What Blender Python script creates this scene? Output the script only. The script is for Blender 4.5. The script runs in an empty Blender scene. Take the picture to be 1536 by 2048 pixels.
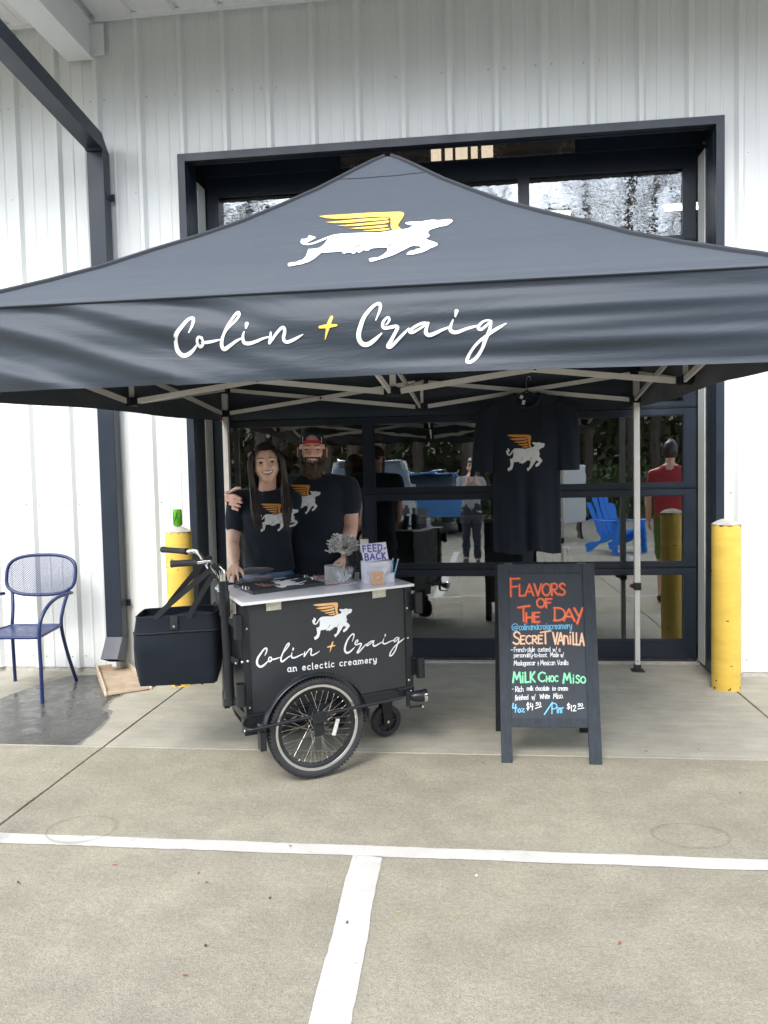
import bpy, bmesh, math, random
from mathutils import Vector, Matrix, noise
from mathutils.geometry import tessellate_polygon
from mathutils.bvhtree import BVHTree
R = math.radians
random.seed(7)
SC = bpy.context.scene
COL = SC.collection

# ------------------------------------------------------------------ camera
CAM_H = 1.5
YAW, PITCH, ROLL, FPX = R(6.6), R(3.0), R(1.25), 1537.0
def _cam_axes():
    cy, sy, cp, sp = math.cos(YAW), math.sin(YAW), math.cos(PITCH), math.sin(PITCH)
    f = Vector((-sy * cp, cy * cp, -sp)); r = Vector((cy, sy, 0)); u = r.cross(f)
    c, s = math.cos(ROLL), math.sin(ROLL)
    return r * c - u * s, r * s + u * c, f
CR, CU, CF = _cam_axes()
CO = Vector((0, 0, CAM_H))
cd = bpy.data.cameras.new("camera")
cd.sensor_fit = 'VERTICAL'; cd.sensor_height = 24.0; cd.lens = 24.0 * FPX / 2048
cd.clip_start = 0.02; cd.clip_end = 600
cam = bpy.data.objects.new("camera", cd)
cam.matrix_world = Matrix(((CR.x, CU.x, -CF.x, 0), (CR.y, CU.y, -CF.y, 0), (CR.z, CU.z, -CF.z, CAM_H), (0, 0, 0, 1)))
COL.objects.link(cam)
SC.camera = cam

# ------------------------------------------------------------------ light and exposure
SUN_EL, SUN_AZ = R(47), R(193)          # azimuth measured clockwise from +Y
w = bpy.data.worlds.new("World"); SC.world = w; w.use_nodes = True
nt = w.node_tree; nt.nodes.clear()
wo = nt.nodes.new('ShaderNodeOutputWorld'); bg = nt.nodes.new('ShaderNodeBackground')
sky = nt.nodes.new('ShaderNodeTexSky'); sky.sky_type = 'NISHITA'; sky.sun_disc = False
sky.sun_elevation = SUN_EL; sky.sun_rotation = SUN_AZ
sky.air_density = 1.0; sky.dust_density = 1.5; sky.ozone_density = 1.0
hs = nt.nodes.new('ShaderNodeHueSaturation'); hs.inputs['Saturation'].default_value = 0.42   # thin overcast
bg.inputs['Strength'].default_value = 0.15
nt.links.new(sky.outputs[0], hs.inputs['Color']); nt.links.new(hs.outputs[0], bg.inputs[0]); nt.links.new(bg.outputs[0], wo.inputs[0])
sd = bpy.data.lights.new("sun", 'SUN'); sd.energy = 0.68; sd.angle = R(22); sd.color = (1.0, 0.975, 0.94)
so = bpy.data.objects.new("sun", sd); COL.objects.link(so)
sun_dir = Vector((math.sin(SUN_AZ) * math.cos(SUN_EL), math.cos(SUN_AZ) * math.cos(SUN_EL), math.sin(SUN_EL)))
so.rotation_euler = sun_dir.to_track_quat('Z', 'Y').to_euler()
so.location = (0, 0, 12)
vs = SC.view_settings
vs.view_transform = 'Standard'; vs.look = 'None'; vs.gamma = 1.0; vs.use_curve_mapping = False
vs.exposure = 2.15
SC.render.engine = 'CYCLES'
SC.cycles.max_bounces = 12; SC.cycles.diffuse_bounces = 8; SC.cycles.glossy_bounces = 6; SC.cycles.transparent_max_bounces = 16
SC.cycles.use_denoising = True

# ------------------------------------------------------------------ helpers
def ray(px, py):
    return CF * FPX + CR * (px - 768) - CU * (py - 1024)
def at(px, py, Y=None, Z=None, X=None):
    d = ray(px, py)
    if Y is not None: t = Y / d.y
    elif Z is not None: t = (Z - CAM_H) / d.z
    else: t = X / d.x
    return CO + d * t
def on_plane(px, py, p0, n):
    d = ray(px, py)
    return CO + d * ((p0 - CO).dot(n) / d.dot(n))

def tag(o, label=None, cat=None, group=None, kind=None):
    if label: o['label'] = label
    if cat: o['category'] = cat
    if group: o['group'] = group
    if kind: o['kind'] = kind
    return o
def empty(name, loc=(0, 0, 0), rot=(0, 0, 0), label=None, cat=None, group=None, kind=None):
    o = bpy.data.objects.new(name, None); COL.objects.link(o)
    o.location = loc; o.rotation_euler = rot; o.empty_display_size = 0.1
    return tag(o, label, cat, group, kind)
def mesh_obj(name, verts, faces, mat=None, parent=None, smooth=False, midx=None):
    me = bpy.data.meshes.new(name)
    me.from_pydata([tuple(v) for v in verts], [], faces); me.update()
    return link_me(name, me, mat, parent, smooth, midx)
def link_me(name, me, mat=None, parent=None, smooth=False, midx=None):
    if mat is not None:
        for m in (mat if isinstance(mat, (list, tuple)) else [mat]): me.materials.append(m)
    if midx: me.polygons.foreach_set('material_index', midx)
    if smooth: me.polygons.foreach_set('use_smooth', [True] * len(me.polygons))
    o = bpy.data.objects.new(name, me); COL.objects.link(o)
    if parent is not None: o.parent = parent
    return o
def copy_tree(o, parent=None):
    c = o.copy(); COL.objects.link(c)
    if parent is not None: c.parent = parent
    for ch in list(o.children): copy_tree(ch, c)
    return c

class MB:
    """collects shapes and links them as one mesh object"""
    def __init__(s): s.v = []; s.f = []; s.m = []
    def add(s, vs, fs, mi=0):
        b = len(s.v); s.v += [Vector(x) for x in vs]; s.f += [tuple(b + i for i in f) for f in fs]; s.m += [mi] * len(fs); return s
    def box(s, a, b, mi=0, M=None, bev=0.0):
        x0, y0, z0 = (min(a[i], b[i]) for i in range(3)); x1, y1, z1 = (max(a[i], b[i]) for i in range(3))
        if bev <= 0:
            vs = [(x0, y0, z0), (x1, y0, z0), (x1, y1, z0), (x0, y1, z0), (x0, y0, z1), (x1, y0, z1), (x1, y1, z1), (x0, y1, z1)]
            fs = [(0, 3, 2, 1), (4, 5, 6, 7), (0, 1, 5, 4), (1, 2, 6, 5), (2, 3, 7, 6), (3, 0, 4, 7)]
        else:
            bm = bmesh.new(); bmesh.ops.create_cube(bm, size=1)
            for v in bm.verts: v.co = Vector(((x0 + x1) / 2 + v.co.x * (x1 - x0), (y0 + y1) / 2 + v.co.y * (y1 - y0), (z0 + z1) / 2 + v.co.z * (z1 - z0)))
            bmesh.ops.bevel(bm, geom=bm.edges[:], offset=bev, segments=2, affect='EDGES', profile=0.5)
            vs = [v.co.copy() for v in bm.verts]; fs = [tuple(v.index for v in f.verts) for f in bm.faces]; bm.free()
        if M is not None: vs = [M @ Vector(v) for v in vs]
        return s.add(vs, fs, mi)
    def bar(s, a, b, w, h, up=(0, 0, 1), mi=0):
        """rectangular bar from a to b, w sideways, h along up"""
        a, b = Vector(a), Vector(b); d = (b - a).normalized(); u = Vector(up)
        if abs(d.dot(u)) > 0.98: u = Vector((0, 1, 0))
        r = d.cross(u).normalized(); u = r.cross(d)
        q = [a + r * (i * w / 2) + u * (j * h / 2) for i, j in ((-1, -1), (1, -1), (1, 1), (-1, 1))]
        q += [p + (b - a) for p in q]
        return s.add(q, [(0, 1, 2, 3), (7, 6, 5, 4), (0, 4, 5, 1), (1, 5, 6, 2), (2, 6, 7, 3), (3, 7, 4, 0)], mi)
    def tube(s, pts, r, n=8, mi=0, caps=True, closed=False, flat=1.0, upv=None):
        pts = [Vector(p) for p in pts]; rs = r if isinstance(r, (list, tuple)) else [r] * len(pts)
        N = len(pts); vs = []; prev = None
        for i, p in enumerate(pts):
            if closed: t = (pts[(i + 1) % N] - pts[i - 1])
            else: t = pts[min(i + 1, N - 1)] - pts[max(i - 1, 0)]
            if t.length < 1e-9: t = Vector((0, 0, 1))
            t.normalize()
            if prev is None:
                a = Vector(upv) if upv is not None else (Vector((0, 0, 1)) if abs(t.z) < 0.9 else Vector((1, 0, 0)))
            else: a = prev
            a = (a - t * a.dot(t))
            if a.length < 1e-6: a = t.orthogonal()
            a.normalize(); prev = a; b = t.cross(a)
            for k in range(n):
                an = 2 * math.pi * k / n
                vs.append(p + a * (math.cos(an) * rs[i]) + b * (math.sin(an) * rs[i] * flat))
        fs = []
        for i in range(N if closed else N - 1):
            j = (i + 1) % N
            for k in range(n):
                fs.append((i * n + k, i * n + (k + 1) % n, j * n + (k + 1) % n, j * n + k))
        if caps and not closed:
            fs.append(tuple(range(n - 1, -1, -1))); fs.append(tuple((N - 1) * n + k for k in range(n)))
        return s.add(vs, fs, mi)
    def lathe(s, prof, c=(0, 0, 0), n=24, axis='z', mi=0, M=None):
        vs = []; fs = []
        for r, z in prof:
            for k in range(n):
                a = 2 * math.pi * k / n; x, y = r * math.cos(a), r * math.sin(a)
                p = Vector((x, y, z)) if axis == 'z' else (Vector((x, z, y)) if axis == 'y' else Vector((z, x, y)))
                vs.append(p + Vector(c))
        for i in range(len(prof) - 1):
            for k in range(n):
                f = (i * n + k, i * n + (k + 1) % n, (i + 1) * n + (k + 1) % n, (i + 1) * n + k)
                fs.append(f if axis != 'y' else f[::-1])
        if M is not None: vs = [M @ v for v in vs]
        return s.add(vs, fs, mi)
    def grid(s, fn, nu, nv, mi=0):
        vs = [fn(i / nu, j / nv) for j in range(nv + 1) for i in range(nu + 1)]
        fs = [(j * (nu + 1) + i, j * (nu + 1) + i + 1, (j + 1) * (nu + 1) + i + 1, (j + 1) * (nu + 1) + i) for j in range(nv) for i in range(nu)]
        return s.add(vs, fs, mi)
    def build(s, name, mat, parent=None, smooth=False):
        o = mesh_obj(name, s.v, s.f, mat, parent, smooth, s.m if isinstance(mat, (list, tuple)) else None)
        return o

def cr(pts, n=6, closed=False):
    """Catmull-Rom through points (any dimension, as tuples)"""
    P = [tuple(p) for p in pts]; N = len(P); out = []
    rng = range(N) if closed else range(N - 1)
    for i in rng:
        if closed: p0, p1, p2, p3 = P[i - 1], P[i], P[(i + 1) % N], P[(i + 2) % N]
        else: p0, p1, p2, p3 = P[max(i - 1, 0)], P[i], P[i + 1], P[min(i + 2, N - 1)]
        for k in range(n):
            t = k / n
            out.append(tuple(0.5 * (2 * b + (c - a) * t + (2 * a - 5 * b + 4 * c - d) * t * t + (3 * b - a - 3 * c + d) * t ** 3) for a, b, c, d in zip(p0, p1, p2, p3)))
    if not closed: out.append(P[-1])
    return out
def vadd(a, b): return tuple(x + y for x, y in zip(a, b))
def sm(a, b, x):
    t = min(1, max(0, (x - a) / (b - a))); return t * t * (3 - 2 * t)
def smooth_shade(o, ang=35):
    me = o.data
    me.polygons.foreach_set('use_smooth', [True] * len(me.polygons))
    try: me.set_sharp_from_angle(angle=R(ang))
    except Exception: pass
    return o

# ------------------------------------------------------------------ materials
MATS = {}
def mat(name, col, rough=0.5, metal=0.0, var=0.0, vscale=8.0, bump=0.0, bscale=60.0, spec=None, alpha=None, coat=0.0, sheen=0.0,
        stain=None, emis=None, estr=0.0, rvar=0.0, trans=0.0, stretch=None, bdist=0.01):
    """principled base with noise colour variation, roughness variation and fine relief; stain=(colour, scale, threshold, width)"""
    if name in MATS: return MATS[name]
    m = bpy.data.materials.new(name); m.use_nodes = True; nt = m.node_tree; N = nt.nodes; L = nt.links
    b = N['Principled BSDF']; b.inputs['Roughness'].default_value = rough; b.inputs['Metallic'].default_value = metal
    if spec is not None: b.inputs['Specular IOR Level'].default_value = spec
    if coat: b.inputs['Coat Weight'].default_value = coat; b.inputs['Coat Roughness'].default_value = 0.15
    if sheen: b.inputs['Sheen Weight'].default_value = sheen
    if trans: b.inputs['Transmission Weight'].default_value = trans
    if alpha is not None: b.inputs['Alpha'].default_value = alpha
    if emis: b.inputs['Emission Color'].default_value = (*emis, 1); b.inputs['Emission Strength'].default_value = estr
    tc = N.new('ShaderNodeTexCoord'); mp = N.new('ShaderNodeMapping'); L.new(tc.outputs['Object'], mp.inputs[0])
    if stretch: mp.inputs['Scale'].default_value = stretch
    out = None
    rgb = N.new('ShaderNodeRGB'); rgb.outputs[0].default_value = (*col, 1); out = rgb.outputs[0]
    if var:
        nz = N.new('ShaderNodeTexNoise'); nz.inputs['Scale'].default_value = vscale; nz.inputs['Detail'].default_value = 5; L.new(mp.outputs[0], nz.inputs[0])
        mr = N.new('ShaderNodeMapRange'); mr.inputs[1].default_value = 0.3; mr.inputs[2].default_value = 0.7; mr.inputs[3].default_value = 1 - var; mr.inputs[4].default_value = 1 + var
        L.new(nz.outputs[0], mr.inputs[0])
        mx = N.new('ShaderNodeVectorMath'); mx.operation = 'SCALE'; L.new(out, mx.inputs[0]); L.new(mr.outputs[0], mx.inputs['Scale']); out = mx.outputs[0]
    if stain:
        sc, scale, th, wd = stain
        nz = N.new('ShaderNodeTexNoise'); nz.inputs['Scale'].default_value = scale; nz.inputs['Detail'].default_value = 8; nz.inputs['Roughness'].default_value = 0.7; L.new(mp.outputs[0], nz.inputs[0])
        mr = N.new('ShaderNodeMapRange'); mr.inputs[1].default_value = th; mr.inputs[2].default_value = th + wd; L.new(nz.outputs[0], mr.inputs[0])
        mx = N.new('ShaderNodeMix'); mx.data_type = 'RGBA'; L.new(mr.outputs[0], mx.inputs[0]); L.new(out, mx.inputs[6]); mx.inputs[7].default_value = (*sc, 1); out = mx.outputs[2]
    L.new(out, b.inputs['Base Color'])
    if rvar:
        nz = N.new('ShaderNodeTexNoise'); nz.inputs['Scale'].default_value = vscale * 2; nz.inputs['Detail'].default_value = 4; L.new(mp.outputs[0], nz.inputs[0])
        mr = N.new('ShaderNodeMapRange'); mr.inputs[1].default_value = 0.3; mr.inputs[2].default_value = 0.7; mr.inputs[3].default_value = max(0.02, rough - rvar); mr.inputs[4].default_value = rough + rvar
        L.new(nz.outputs[0], mr.inputs[0]); L.new(mr.outputs[0], b.inputs['Roughness'])
    if bump:
        nz = N.new('ShaderNodeTexNoise'); nz.inputs['Scale'].default_value = bscale; nz.inputs['Detail'].default_value = 4; L.new(mp.outputs[0], nz.inputs[0])
        bp = N.new('ShaderNodeBump'); bp.inputs['Strength'].default_value = bump; bp.inputs['Distance'].default_value = bdist; L.new(nz.outputs[0], bp.inputs['Height']); L.new(bp.outputs[0], b.inputs['Normal'])
    MATS[name] = m
    return m

M_NAVY = mat('painted_navy_steel', (0.013, 0.0205, 0.033), 0.36, var=0.12, vscale=3, bump=0.02, bscale=30, rvar=0.06)
M_WALL = mat('white_wall_metal', (0.665, 0.685, 0.675), 0.36, var=0.035, vscale=1.3, bump=0.03, bscale=4, stain=((0.55, 0.54, 0.5), 5.0, 0.68, 0.12), rvar=0.05, stretch=(1, 1, 0.35))
M_SOFFIT = mat('white_soffit_metal', (0.79, 0.80, 0.82), 0.42, var=0.03, vscale=2, bump=0.02, bscale=6)
M_BEAM = mat('white_beam_paint', (0.76, 0.79, 0.80), 0.45, var=0.03, vscale=4, stain=((0.5, 0.49, 0.45), 9.0, 0.66, 0.06))
M_STRIP = mat('pale_weather_strip', (0.55, 0.57, 0.54), 0.5, var=0.06, vscale=6, stretch=(1, 1, 0.3))
M_GALV = mat('galvanised_header', (0.66, 0.56, 0.50), 0.22, metal=0.9, var=0.12, vscale=5, rvar=0.08)
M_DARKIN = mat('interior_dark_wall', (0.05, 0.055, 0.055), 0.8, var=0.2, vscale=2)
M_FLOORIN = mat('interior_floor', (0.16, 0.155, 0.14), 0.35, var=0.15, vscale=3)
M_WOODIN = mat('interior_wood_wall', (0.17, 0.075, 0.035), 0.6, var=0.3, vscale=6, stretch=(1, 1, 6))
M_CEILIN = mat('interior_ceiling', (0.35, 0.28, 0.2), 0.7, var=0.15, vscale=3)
M_BLACK = mat('black_powder_coat', (0.010, 0.012, 0.015), 0.36, var=0.15, vscale=12, bump=0.05, bscale=220, bdist=0.001)
M_RUBBER = mat('black_rubber', (0.022, 0.023, 0.026), 0.62, var=0.2, vscale=20, stain=((0.09, 0.085, 0.075), 14, 0.58, 0.2))
M_PANEL = mat('charcoal_cart_panel', (0.027, 0.030, 0.033), 0.42, var=0.06, vscale=5, bump=0.04, bscale=300, bdist=0.0006)
M_CHROME = mat('chrome', (0.78, 0.77, 0.74), 0.12, metal=1.0, rvar=0.05, vscale=20)
M_ALU = mat('bare_rim_metal', (0.72, 0.72, 0.7), 0.28, metal=0.9, var=0.05, vscale=30)
M_STEEL = mat('hinge_steel', (0.62, 0.58, 0.47), 0.35, metal=0.55, var=0.1, vscale=60)
M_COUNTER = mat('white_counter_plastic', (0.70, 0.71, 0.74), 0.22, var=0.03, vscale=6, coat=0.3)
M_EDGE = mat('white_edge', (0.85, 0.85, 0.84), 0.4)
M_FRAMEW = mat('cream_tent_frame', (0.66, 0.64, 0.59), 0.36, var=0.06, vscale=12, rvar=0.06, stain=((0.4, 0.38, 0.34), 26, 0.66, 0.1))
M_YELLOW = mat('bollard_yellow', (0.68, 0.462, 0.078), 0.45, var=0.12, vscale=5, bump=0.12, bscale=26, stain=((0.06, 0.05, 0.03), 26, 0.705, 0.02), rvar=0.12, stretch=(1, 1, 2.6))
M_CONCAP = mat('concrete_cap', (0.42, 0.40, 0.36), 0.85, var=0.15, vscale=20, bump=0.3, bscale=120)
M_BLUECH = mat('chair_navy_blue_paint', (0.010, 0.022, 0.095), 0.36, var=0.12, vscale=14, rvar=0.1, stain=((0.7, 0.66, 0.5), 22, 0.76, 0.01))
M_TRAY = mat('splash_block_tan', (0.47, 0.38, 0.28), 0.75, var=0.18, vscale=10, bump=0.15, bscale=80, stain=((0.2, 0.12, 0.07), 12, 0.57, 0.2))
M_BAG = mat('black_bag_nylon', (0.006, 0.010, 0.017), 0.72, var=0.1, vscale=10, spec=0.25, bump=0.35, bscale=500, sheen=0.04, bdist=0.001)
M_STRAP = mat('black_webbing', (0.014, 0.017, 0.022), 0.7, bump=0.4, bscale=400, bdist=0.001)
M_TEE = mat('black_cotton', (0.0060, 0.0125, 0.0230), 0.9, var=0.08, vscale=6, bump=0.25, bscale=420, sheen=0.12, bdist=0.001)
M_TEE2 = mat('black_cotton_tray', (0.0115, 0.014, 0.020), 0.9, bump=0.25, bscale=420, bdist=0.001)
M_CLOTH = mat('dark_grey_cloth', (0.105, 0.10, 0.118), 0.92, var=0.2, vscale=30, bump=0.6, bscale=160, sheen=0.3, bdist=0.002)
M_PRINTW = mat('white_print', (0.80, 0.83, 0.84), 0.55, var=0.02, vscale=40)
M_PRINTT = mat('white_shirt_print', (0.78, 0.79, 0.78), 0.7, var=0.06, vscale=60)
M_PRINTO = mat('orange_print', (0.80, 0.35, 0.085), 0.6, var=0.05, vscale=40)
M_PRINTY = mat('yellow_print', (0.86, 0.52, 0.10), 0.5, var=0.03, vscale=40)
M_PRINTC = mat('pale_orange_print', (0.88, 0.50, 0.20), 0.5, var=0.03, vscale=40)
M_LINE = mat('print_line_dark', (0.05, 0.055, 0.06), 0.6)
M_BOARD = mat('chalkboard', (0.034, 0.043, 0.055), 0.55, var=0.12, vscale=4, stain=((0.050, 0.060, 0.074), 3.5, 0.5, 0.35), rvar=0.06)
M_BFRAME = mat('stained_charcoal_wood', (0.022, 0.030, 0.041), 0.5, var=0.28, vscale=7, stretch=(9, 9, 1), bump=0.12, bscale=30, bdist=0.003)
M_BSIDE = mat('black_wood_edge', (0.010, 0.013, 0.017), 0.6, var=0.2, vscale=8)
def chalk(n, c): return mat('chalk_' + n, c, 0.85, var=0.10, vscale=90)
M_CRED = chalk('red', (0.74, 0.105, 0.035)); M_CREDL = chalk('coral', (0.88, 0.24, 0.12))
M_CPCH = chalk('peach', (0.82, 0.42, 0.22)); M_CPCHL = chalk('cream', (0.88, 0.70, 0.52))
M_CGRN = chalk('green', (0.10, 0.66, 0.42)); M_CGRNL = chalk('mint', (0.42, 0.82, 0.45))
M_CBLU = chalk('blue', (0.20, 0.55, 0.84)); M_CWHT = chalk('white', (0.84, 0.85, 0.85))
M_SKINW = mat('skin_light', (0.82, 0.52, 0.385), 0.48, var=0.09, vscale=14, stain=((0.78, 0.42, 0.33), 12, 0.55, 0.3))
M_SKINM = mat('skin_ruddy', (0.79, 0.47, 0.355), 0.48, var=0.1, vscale=14, stain=((0.74, 0.36, 0.28), 12, 0.5, 0.3))
M_LIP = mat('lips', (0.42, 0.15, 0.13), 0.45); M_TEETH = mat('teeth', (0.78, 0.75, 0.70), 0.3)
M_EYEW = mat('eye_white', (0.62, 0.58, 0.55), 0.3); M_IRIS = mat('iris_dark', (0.03, 0.02, 0.015), 0.2)
M_BROW = mat('eyebrow', (0.05, 0.032, 0.025), 0.8)
M_HAIR = mat('dark_brown_hair', (0.034, 0.021, 0.019), 0.42, var=0.5, vscale=40, stretch=(1, 1, 0.08))
M_BEARD = mat('brown_beard', (0.060, 0.038, 0.028), 0.7, var=0.5, vscale=90, bump=0.8, bscale=160, stretch=(1, 1, 0.25), bdist=0.004)
M_CAP = mat('black_cap_cloth', (0.014, 0.018, 0.026), 0.85, bump=0.3, bscale=300, bdist=0.001)
M_REDST = mat('red_strap', (0.55, 0.03, 0.06), 0.6)
M_JEANS = mat('blue_denim', (0.10, 0.17, 0.27), 0.85, var=0.25, vscale=18, bump=0.4, bscale=300, bdist=0.001)
M_JEAND = mat('dark_denim', (0.025, 0.03, 0.045), 0.85, var=0.2, vscale=18)
M_SHOE = mat('dark_shoe', (0.03, 0.03, 0.03), 0.6)
M_WHITE = mat('white_card', (0.76, 0.76, 0.83), 0.5, var=0.02, vscale=20)
M_PAPER = mat('white_paper', (0.72, 0.70, 0.66), 0.7, var=0.05, vscale=20)
M_PURPLE = mat('purple_marker', (0.13, 0.12, 0.46), 0.6, var=0.3, vscale=120)
M_ORANGE = mat('orange_cards', (0.78, 0.37, 0.10), 0.5, var=0.05, vscale=30)
M_PENB = mat('pale_blue_pen', (0.22, 0.42, 0.62), 0.35)
M_CANG = mat('green_can', (0.10, 0.42, 0.02), 0.3, metal=0.4, var=0.3, vscale=25)
M_CAND = mat('can_dark_green', (0.012, 0.075, 0.02), 0.35, metal=0.3)
M_TIN = mat('tin_off_white', (0.50, 0.50, 0.48), 0.4, var=0.05, vscale=20)
M_PINK = mat('copper_pink', (0.42, 0.20, 0.15), 0.4, var=0.3, vscale=40)
M_SPOON = mat('frosted_spoon', (0.72, 0.74, 0.78), 0.3)
M_CELLO = mat('crinkled_cellophane', (0.75, 0.75, 0.72), 0.15, var=0.6, vscale=45, coat=0.5)
M_BAGD = mat('dark_bag', (0.018, 0.02, 0.024), 0.4, bump=0.5, bscale=30)
M_CLIP = mat('bright_metal', (0.7, 0.7, 0.68), 0.25, metal=0.9)
M_BARK = mat('bark', (0.11, 0.085, 0.065), 0.9, var=0.3, vscale=12, bump=0.5, bscale=20)
M_LEAF = mat('spring_leaves', (0.075, 0.11, 0.035), 0.65, var=0.45, vscale=1.2)
M_LEAF2 = mat('brown_green_leaves', (0.10, 0.10, 0.045), 0.7, var=0.45, vscale=1.4)
M_PINE = mat('dark_evergreen', (0.035, 0.065, 0.03), 0.7, var=0.4, vscale=1.5)
M_CARP = mat('silver_car_paint', (0.52, 0.54, 0.55), 0.25, metal=0.4, coat=0.6)
M_CARB = mat('blue_car_paint', (0.03, 0.16, 0.38), 0.25, metal=0.2, coat=0.6)
M_CARG = mat('car_glass', (0.10, 0.13, 0.15), 0.06)
M_ADIR = mat('bright_blue_plastic', (0.01, 0.20, 0.72), 0.45, var=0.06, vscale=12)
M_GREYT = mat('grey_shirt', (0.36, 0.37, 0.39), 0.9, var=0.1, vscale=10)
M_REDT = mat('red_shirt', (0.42, 0.04, 0.05), 0.85, var=0.1, vscale=10)
M_OLIVE = mat('olive_shorts', (0.12, 0.17, 0.03), 0.85, var=0.1, vscale=10)
M_LAMP = mat('fluorescent_tube', (0.9, 0.9, 0.85), 0.4, emis=(1, 0.90, 0.70), estr=2.0)
M_REFL = mat('wheel_reflector', (0.62, 0.64, 0.62), 0.25, var=0.25, vscale=120)
M_DIRT = mat('joint_dirt', (0.10, 0.055, 0.035), 0.95, var=0.4, vscale=30, bump=0.5, bscale=80)
M_PLANTG = mat('plant_green', (0.04, 0.12, 0.04), 0.55, var=0.3, vscale=10)
M_LEAFR = mat('dry_red_leaf', (0.25, 0.07, 0.035), 0.8, var=0.3, vscale=60)
M_LEAFY = mat('dry_yellow_leaf', (0.42, 0.30, 0.08), 0.8, var=0.3, vscale=60)
M_TRAYF = mat('splash_block_floor', (0.27, 0.19, 0.125), 0.85, var=0.35, vscale=14, bump=0.3, bscale=60)
M_DAMP = mat('damp_concrete', (0.13, 0.125, 0.115), 0.5, alpha=0.38, var=0.2, vscale=12)
M_HILL = mat('forest_floor', (0.085, 0.085, 0.045), 0.95, var=0.6, vscale=1.2, stain=((0.03, 0.045, 0.02), 2.2, 0.5, 0.1))
M_SLAT = mat('slat_added_glow', (0.6, 0.52, 0.42), 0.5, var=0.3, vscale=30, emis=(1.0, 0.82, 0.60), estr=0.16)  # emission makes the slats glow
M_GRIT = mat('dark_grit', (0.06, 0.055, 0.05), 0.9)

def concrete(name, base, agg, big, bumpd, bstr, streak=False):
    m = bpy.data.materials.new(name); m.use_nodes = True; nt = m.node_tree; N = nt.nodes; L = nt.links
    b = N['Principled BSDF']; b.inputs['Roughness'].default_value = 0.82; b.inputs['Specular IOR Level'].default_value = 0.35
    tc = N.new('ShaderNodeTexCoord'); P = tc.outputs['Object']
    def noi(scale, det, rough=0.55, vec=P, w=None):
        n = N.new('ShaderNodeTexNoise'); n.inputs['Scale'].default_value = scale; n.inputs['Detail'].default_value = det; n.inputs['Roughness'].default_value = rough; L.new(vec, n.inputs[0]); return n.outputs[0]
    def rng(x, a, bb, c, d):
        r = N.new('ShaderNodeMapRange'); r.inputs[1].default_value = a; r.inputs[2].default_value = bb; r.inputs[3].default_value = c; r.inputs[4].default_value = d; L.new(x, r.inputs[0]); return r.outputs[0]
    def scale(c, f):
        v = N.new('ShaderNodeVectorMath'); v.operation = 'SCALE'; L.new(c, v.inputs[0]); L.new(f, v.inputs['Scale']); return v.outputs[0]
    def mixc(f, a, bc):
        v = N.new('ShaderNodeMix'); v.data_type = 'RGBA'; L.new(f, v.inputs[0]); L.new(a, v.inputs[6]); v.inputs[7].default_value = (*bc, 1); return v.outputs[2]
    rgb = N.new('ShaderNodeRGB'); rgb.outputs[0].default_value = (*base, 1); c = rgb.outputs[0]
    c = scale(c, rng(noi(0.9, 4), 0.3, 0.7, 1 - big, 1 + big))
    c = scale(c, rng(noi(5, 6, 0.65), 0.3, 0.7, 1 - big * 0.9, 1 + big * 0.9))
    mp = N.new('ShaderNodeMapping'); L.new(P, mp.inputs[0])
    if streak:
        mp.inputs['Scale'].default_value = (1, 5, 1)
        c = scale(c, rng(noi(3.0, 6, 0.7, mp.outputs[0]), 0.35, 0.7, 1.07, 0.86))
    # greenish-yellow cast patches, damp grey patches
    c = mixc(rng(noi(0.7, 3), 0.5, 0.75, 0.0, 0.35), c, (base[0] * 0.86, base[1] * 0.93, base[2] * 0.80))
    c = mixc(rng(noi(1.3, 6, 0.72), 0.53, 0.76, 0.0, 0.55), c, (base[0] * 0.66, base[1] * 0.68, base[2] * 0.74))
    # aggregate speckle, light and dark
    s1 = noi(150, 3, 0.8); s2 = noi(60, 2, 0.6)
    c = scale(c, rng(s1, 0.32, 0.68, 1 - agg, 1 + agg)); c = scale(c, rng(s2, 0.3, 0.7, 1 - agg * 0.45, 1 + agg * 0.45))
    vo = N.new('ShaderNodeTexVoronoi'); vo.inputs['Scale'].default_value = 75; L.new(P, vo.inputs[0])
    c = mixc(rng(vo.outputs['Distance'], 0.10, 0.16, 0.55 * (agg > 0.15), 0.0), c, (0.09, 0.085, 0.075))
    # rare pits and tar spots
    c = mixc(rng(noi(28, 3, 0.6), 0.72, 0.75, 0.0, 0.6), c, (0.16, 0.15, 0.13))
    L.new(c, b.inputs['Base Color'])
    bp = N.new('ShaderNodeBump'); bp.inputs['Strength'].default_value = bstr; bp.inputs['Distance'].default_value = bumpd; L.new(s1, bp.inputs['Height'])
    b2 = N.new('ShaderNodeBump'); b2.inputs['Strength'].default_value = bstr * 0.5; b2.inputs['Distance'].default_value = 0.01; L.new(noi(22, 4), b2.inputs['Height']); L.new(bp.outputs[0], b2.inputs['Normal']); L.new(b2.outputs[0], b.inputs['Normal'])
    MATS[name] = m; return m
M_CONF = concrete('concrete_front_aggregate', (0.318, 0.292, 0.226), 0.27, 0.14, 0.008, 1.0)
M_CONR = concrete('concrete_rear_smooth', (0.318, 0.303, 0.250), 0.10, 0.13, 0.002, 0.3, streak=True)
M_WET = mat('wet_concrete', (0.062, 0.061, 0.056), 0.30, var=0.25, vscale=5, bump=0.15, bscale=60, rvar=0.16, stain=((0.12, 0.112, 0.098), 4, 0.58, 0.2), bdist=0.002)
M_PAINT = mat('white_road_paint', (0.46, 0.45, 0.42), 0.65, var=0.07, vscale=7, bump=0.5, bscale=150, stain=((0.33, 0.31, 0.26), 30, 0.58, 0.14), bdist=0.003)
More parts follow.
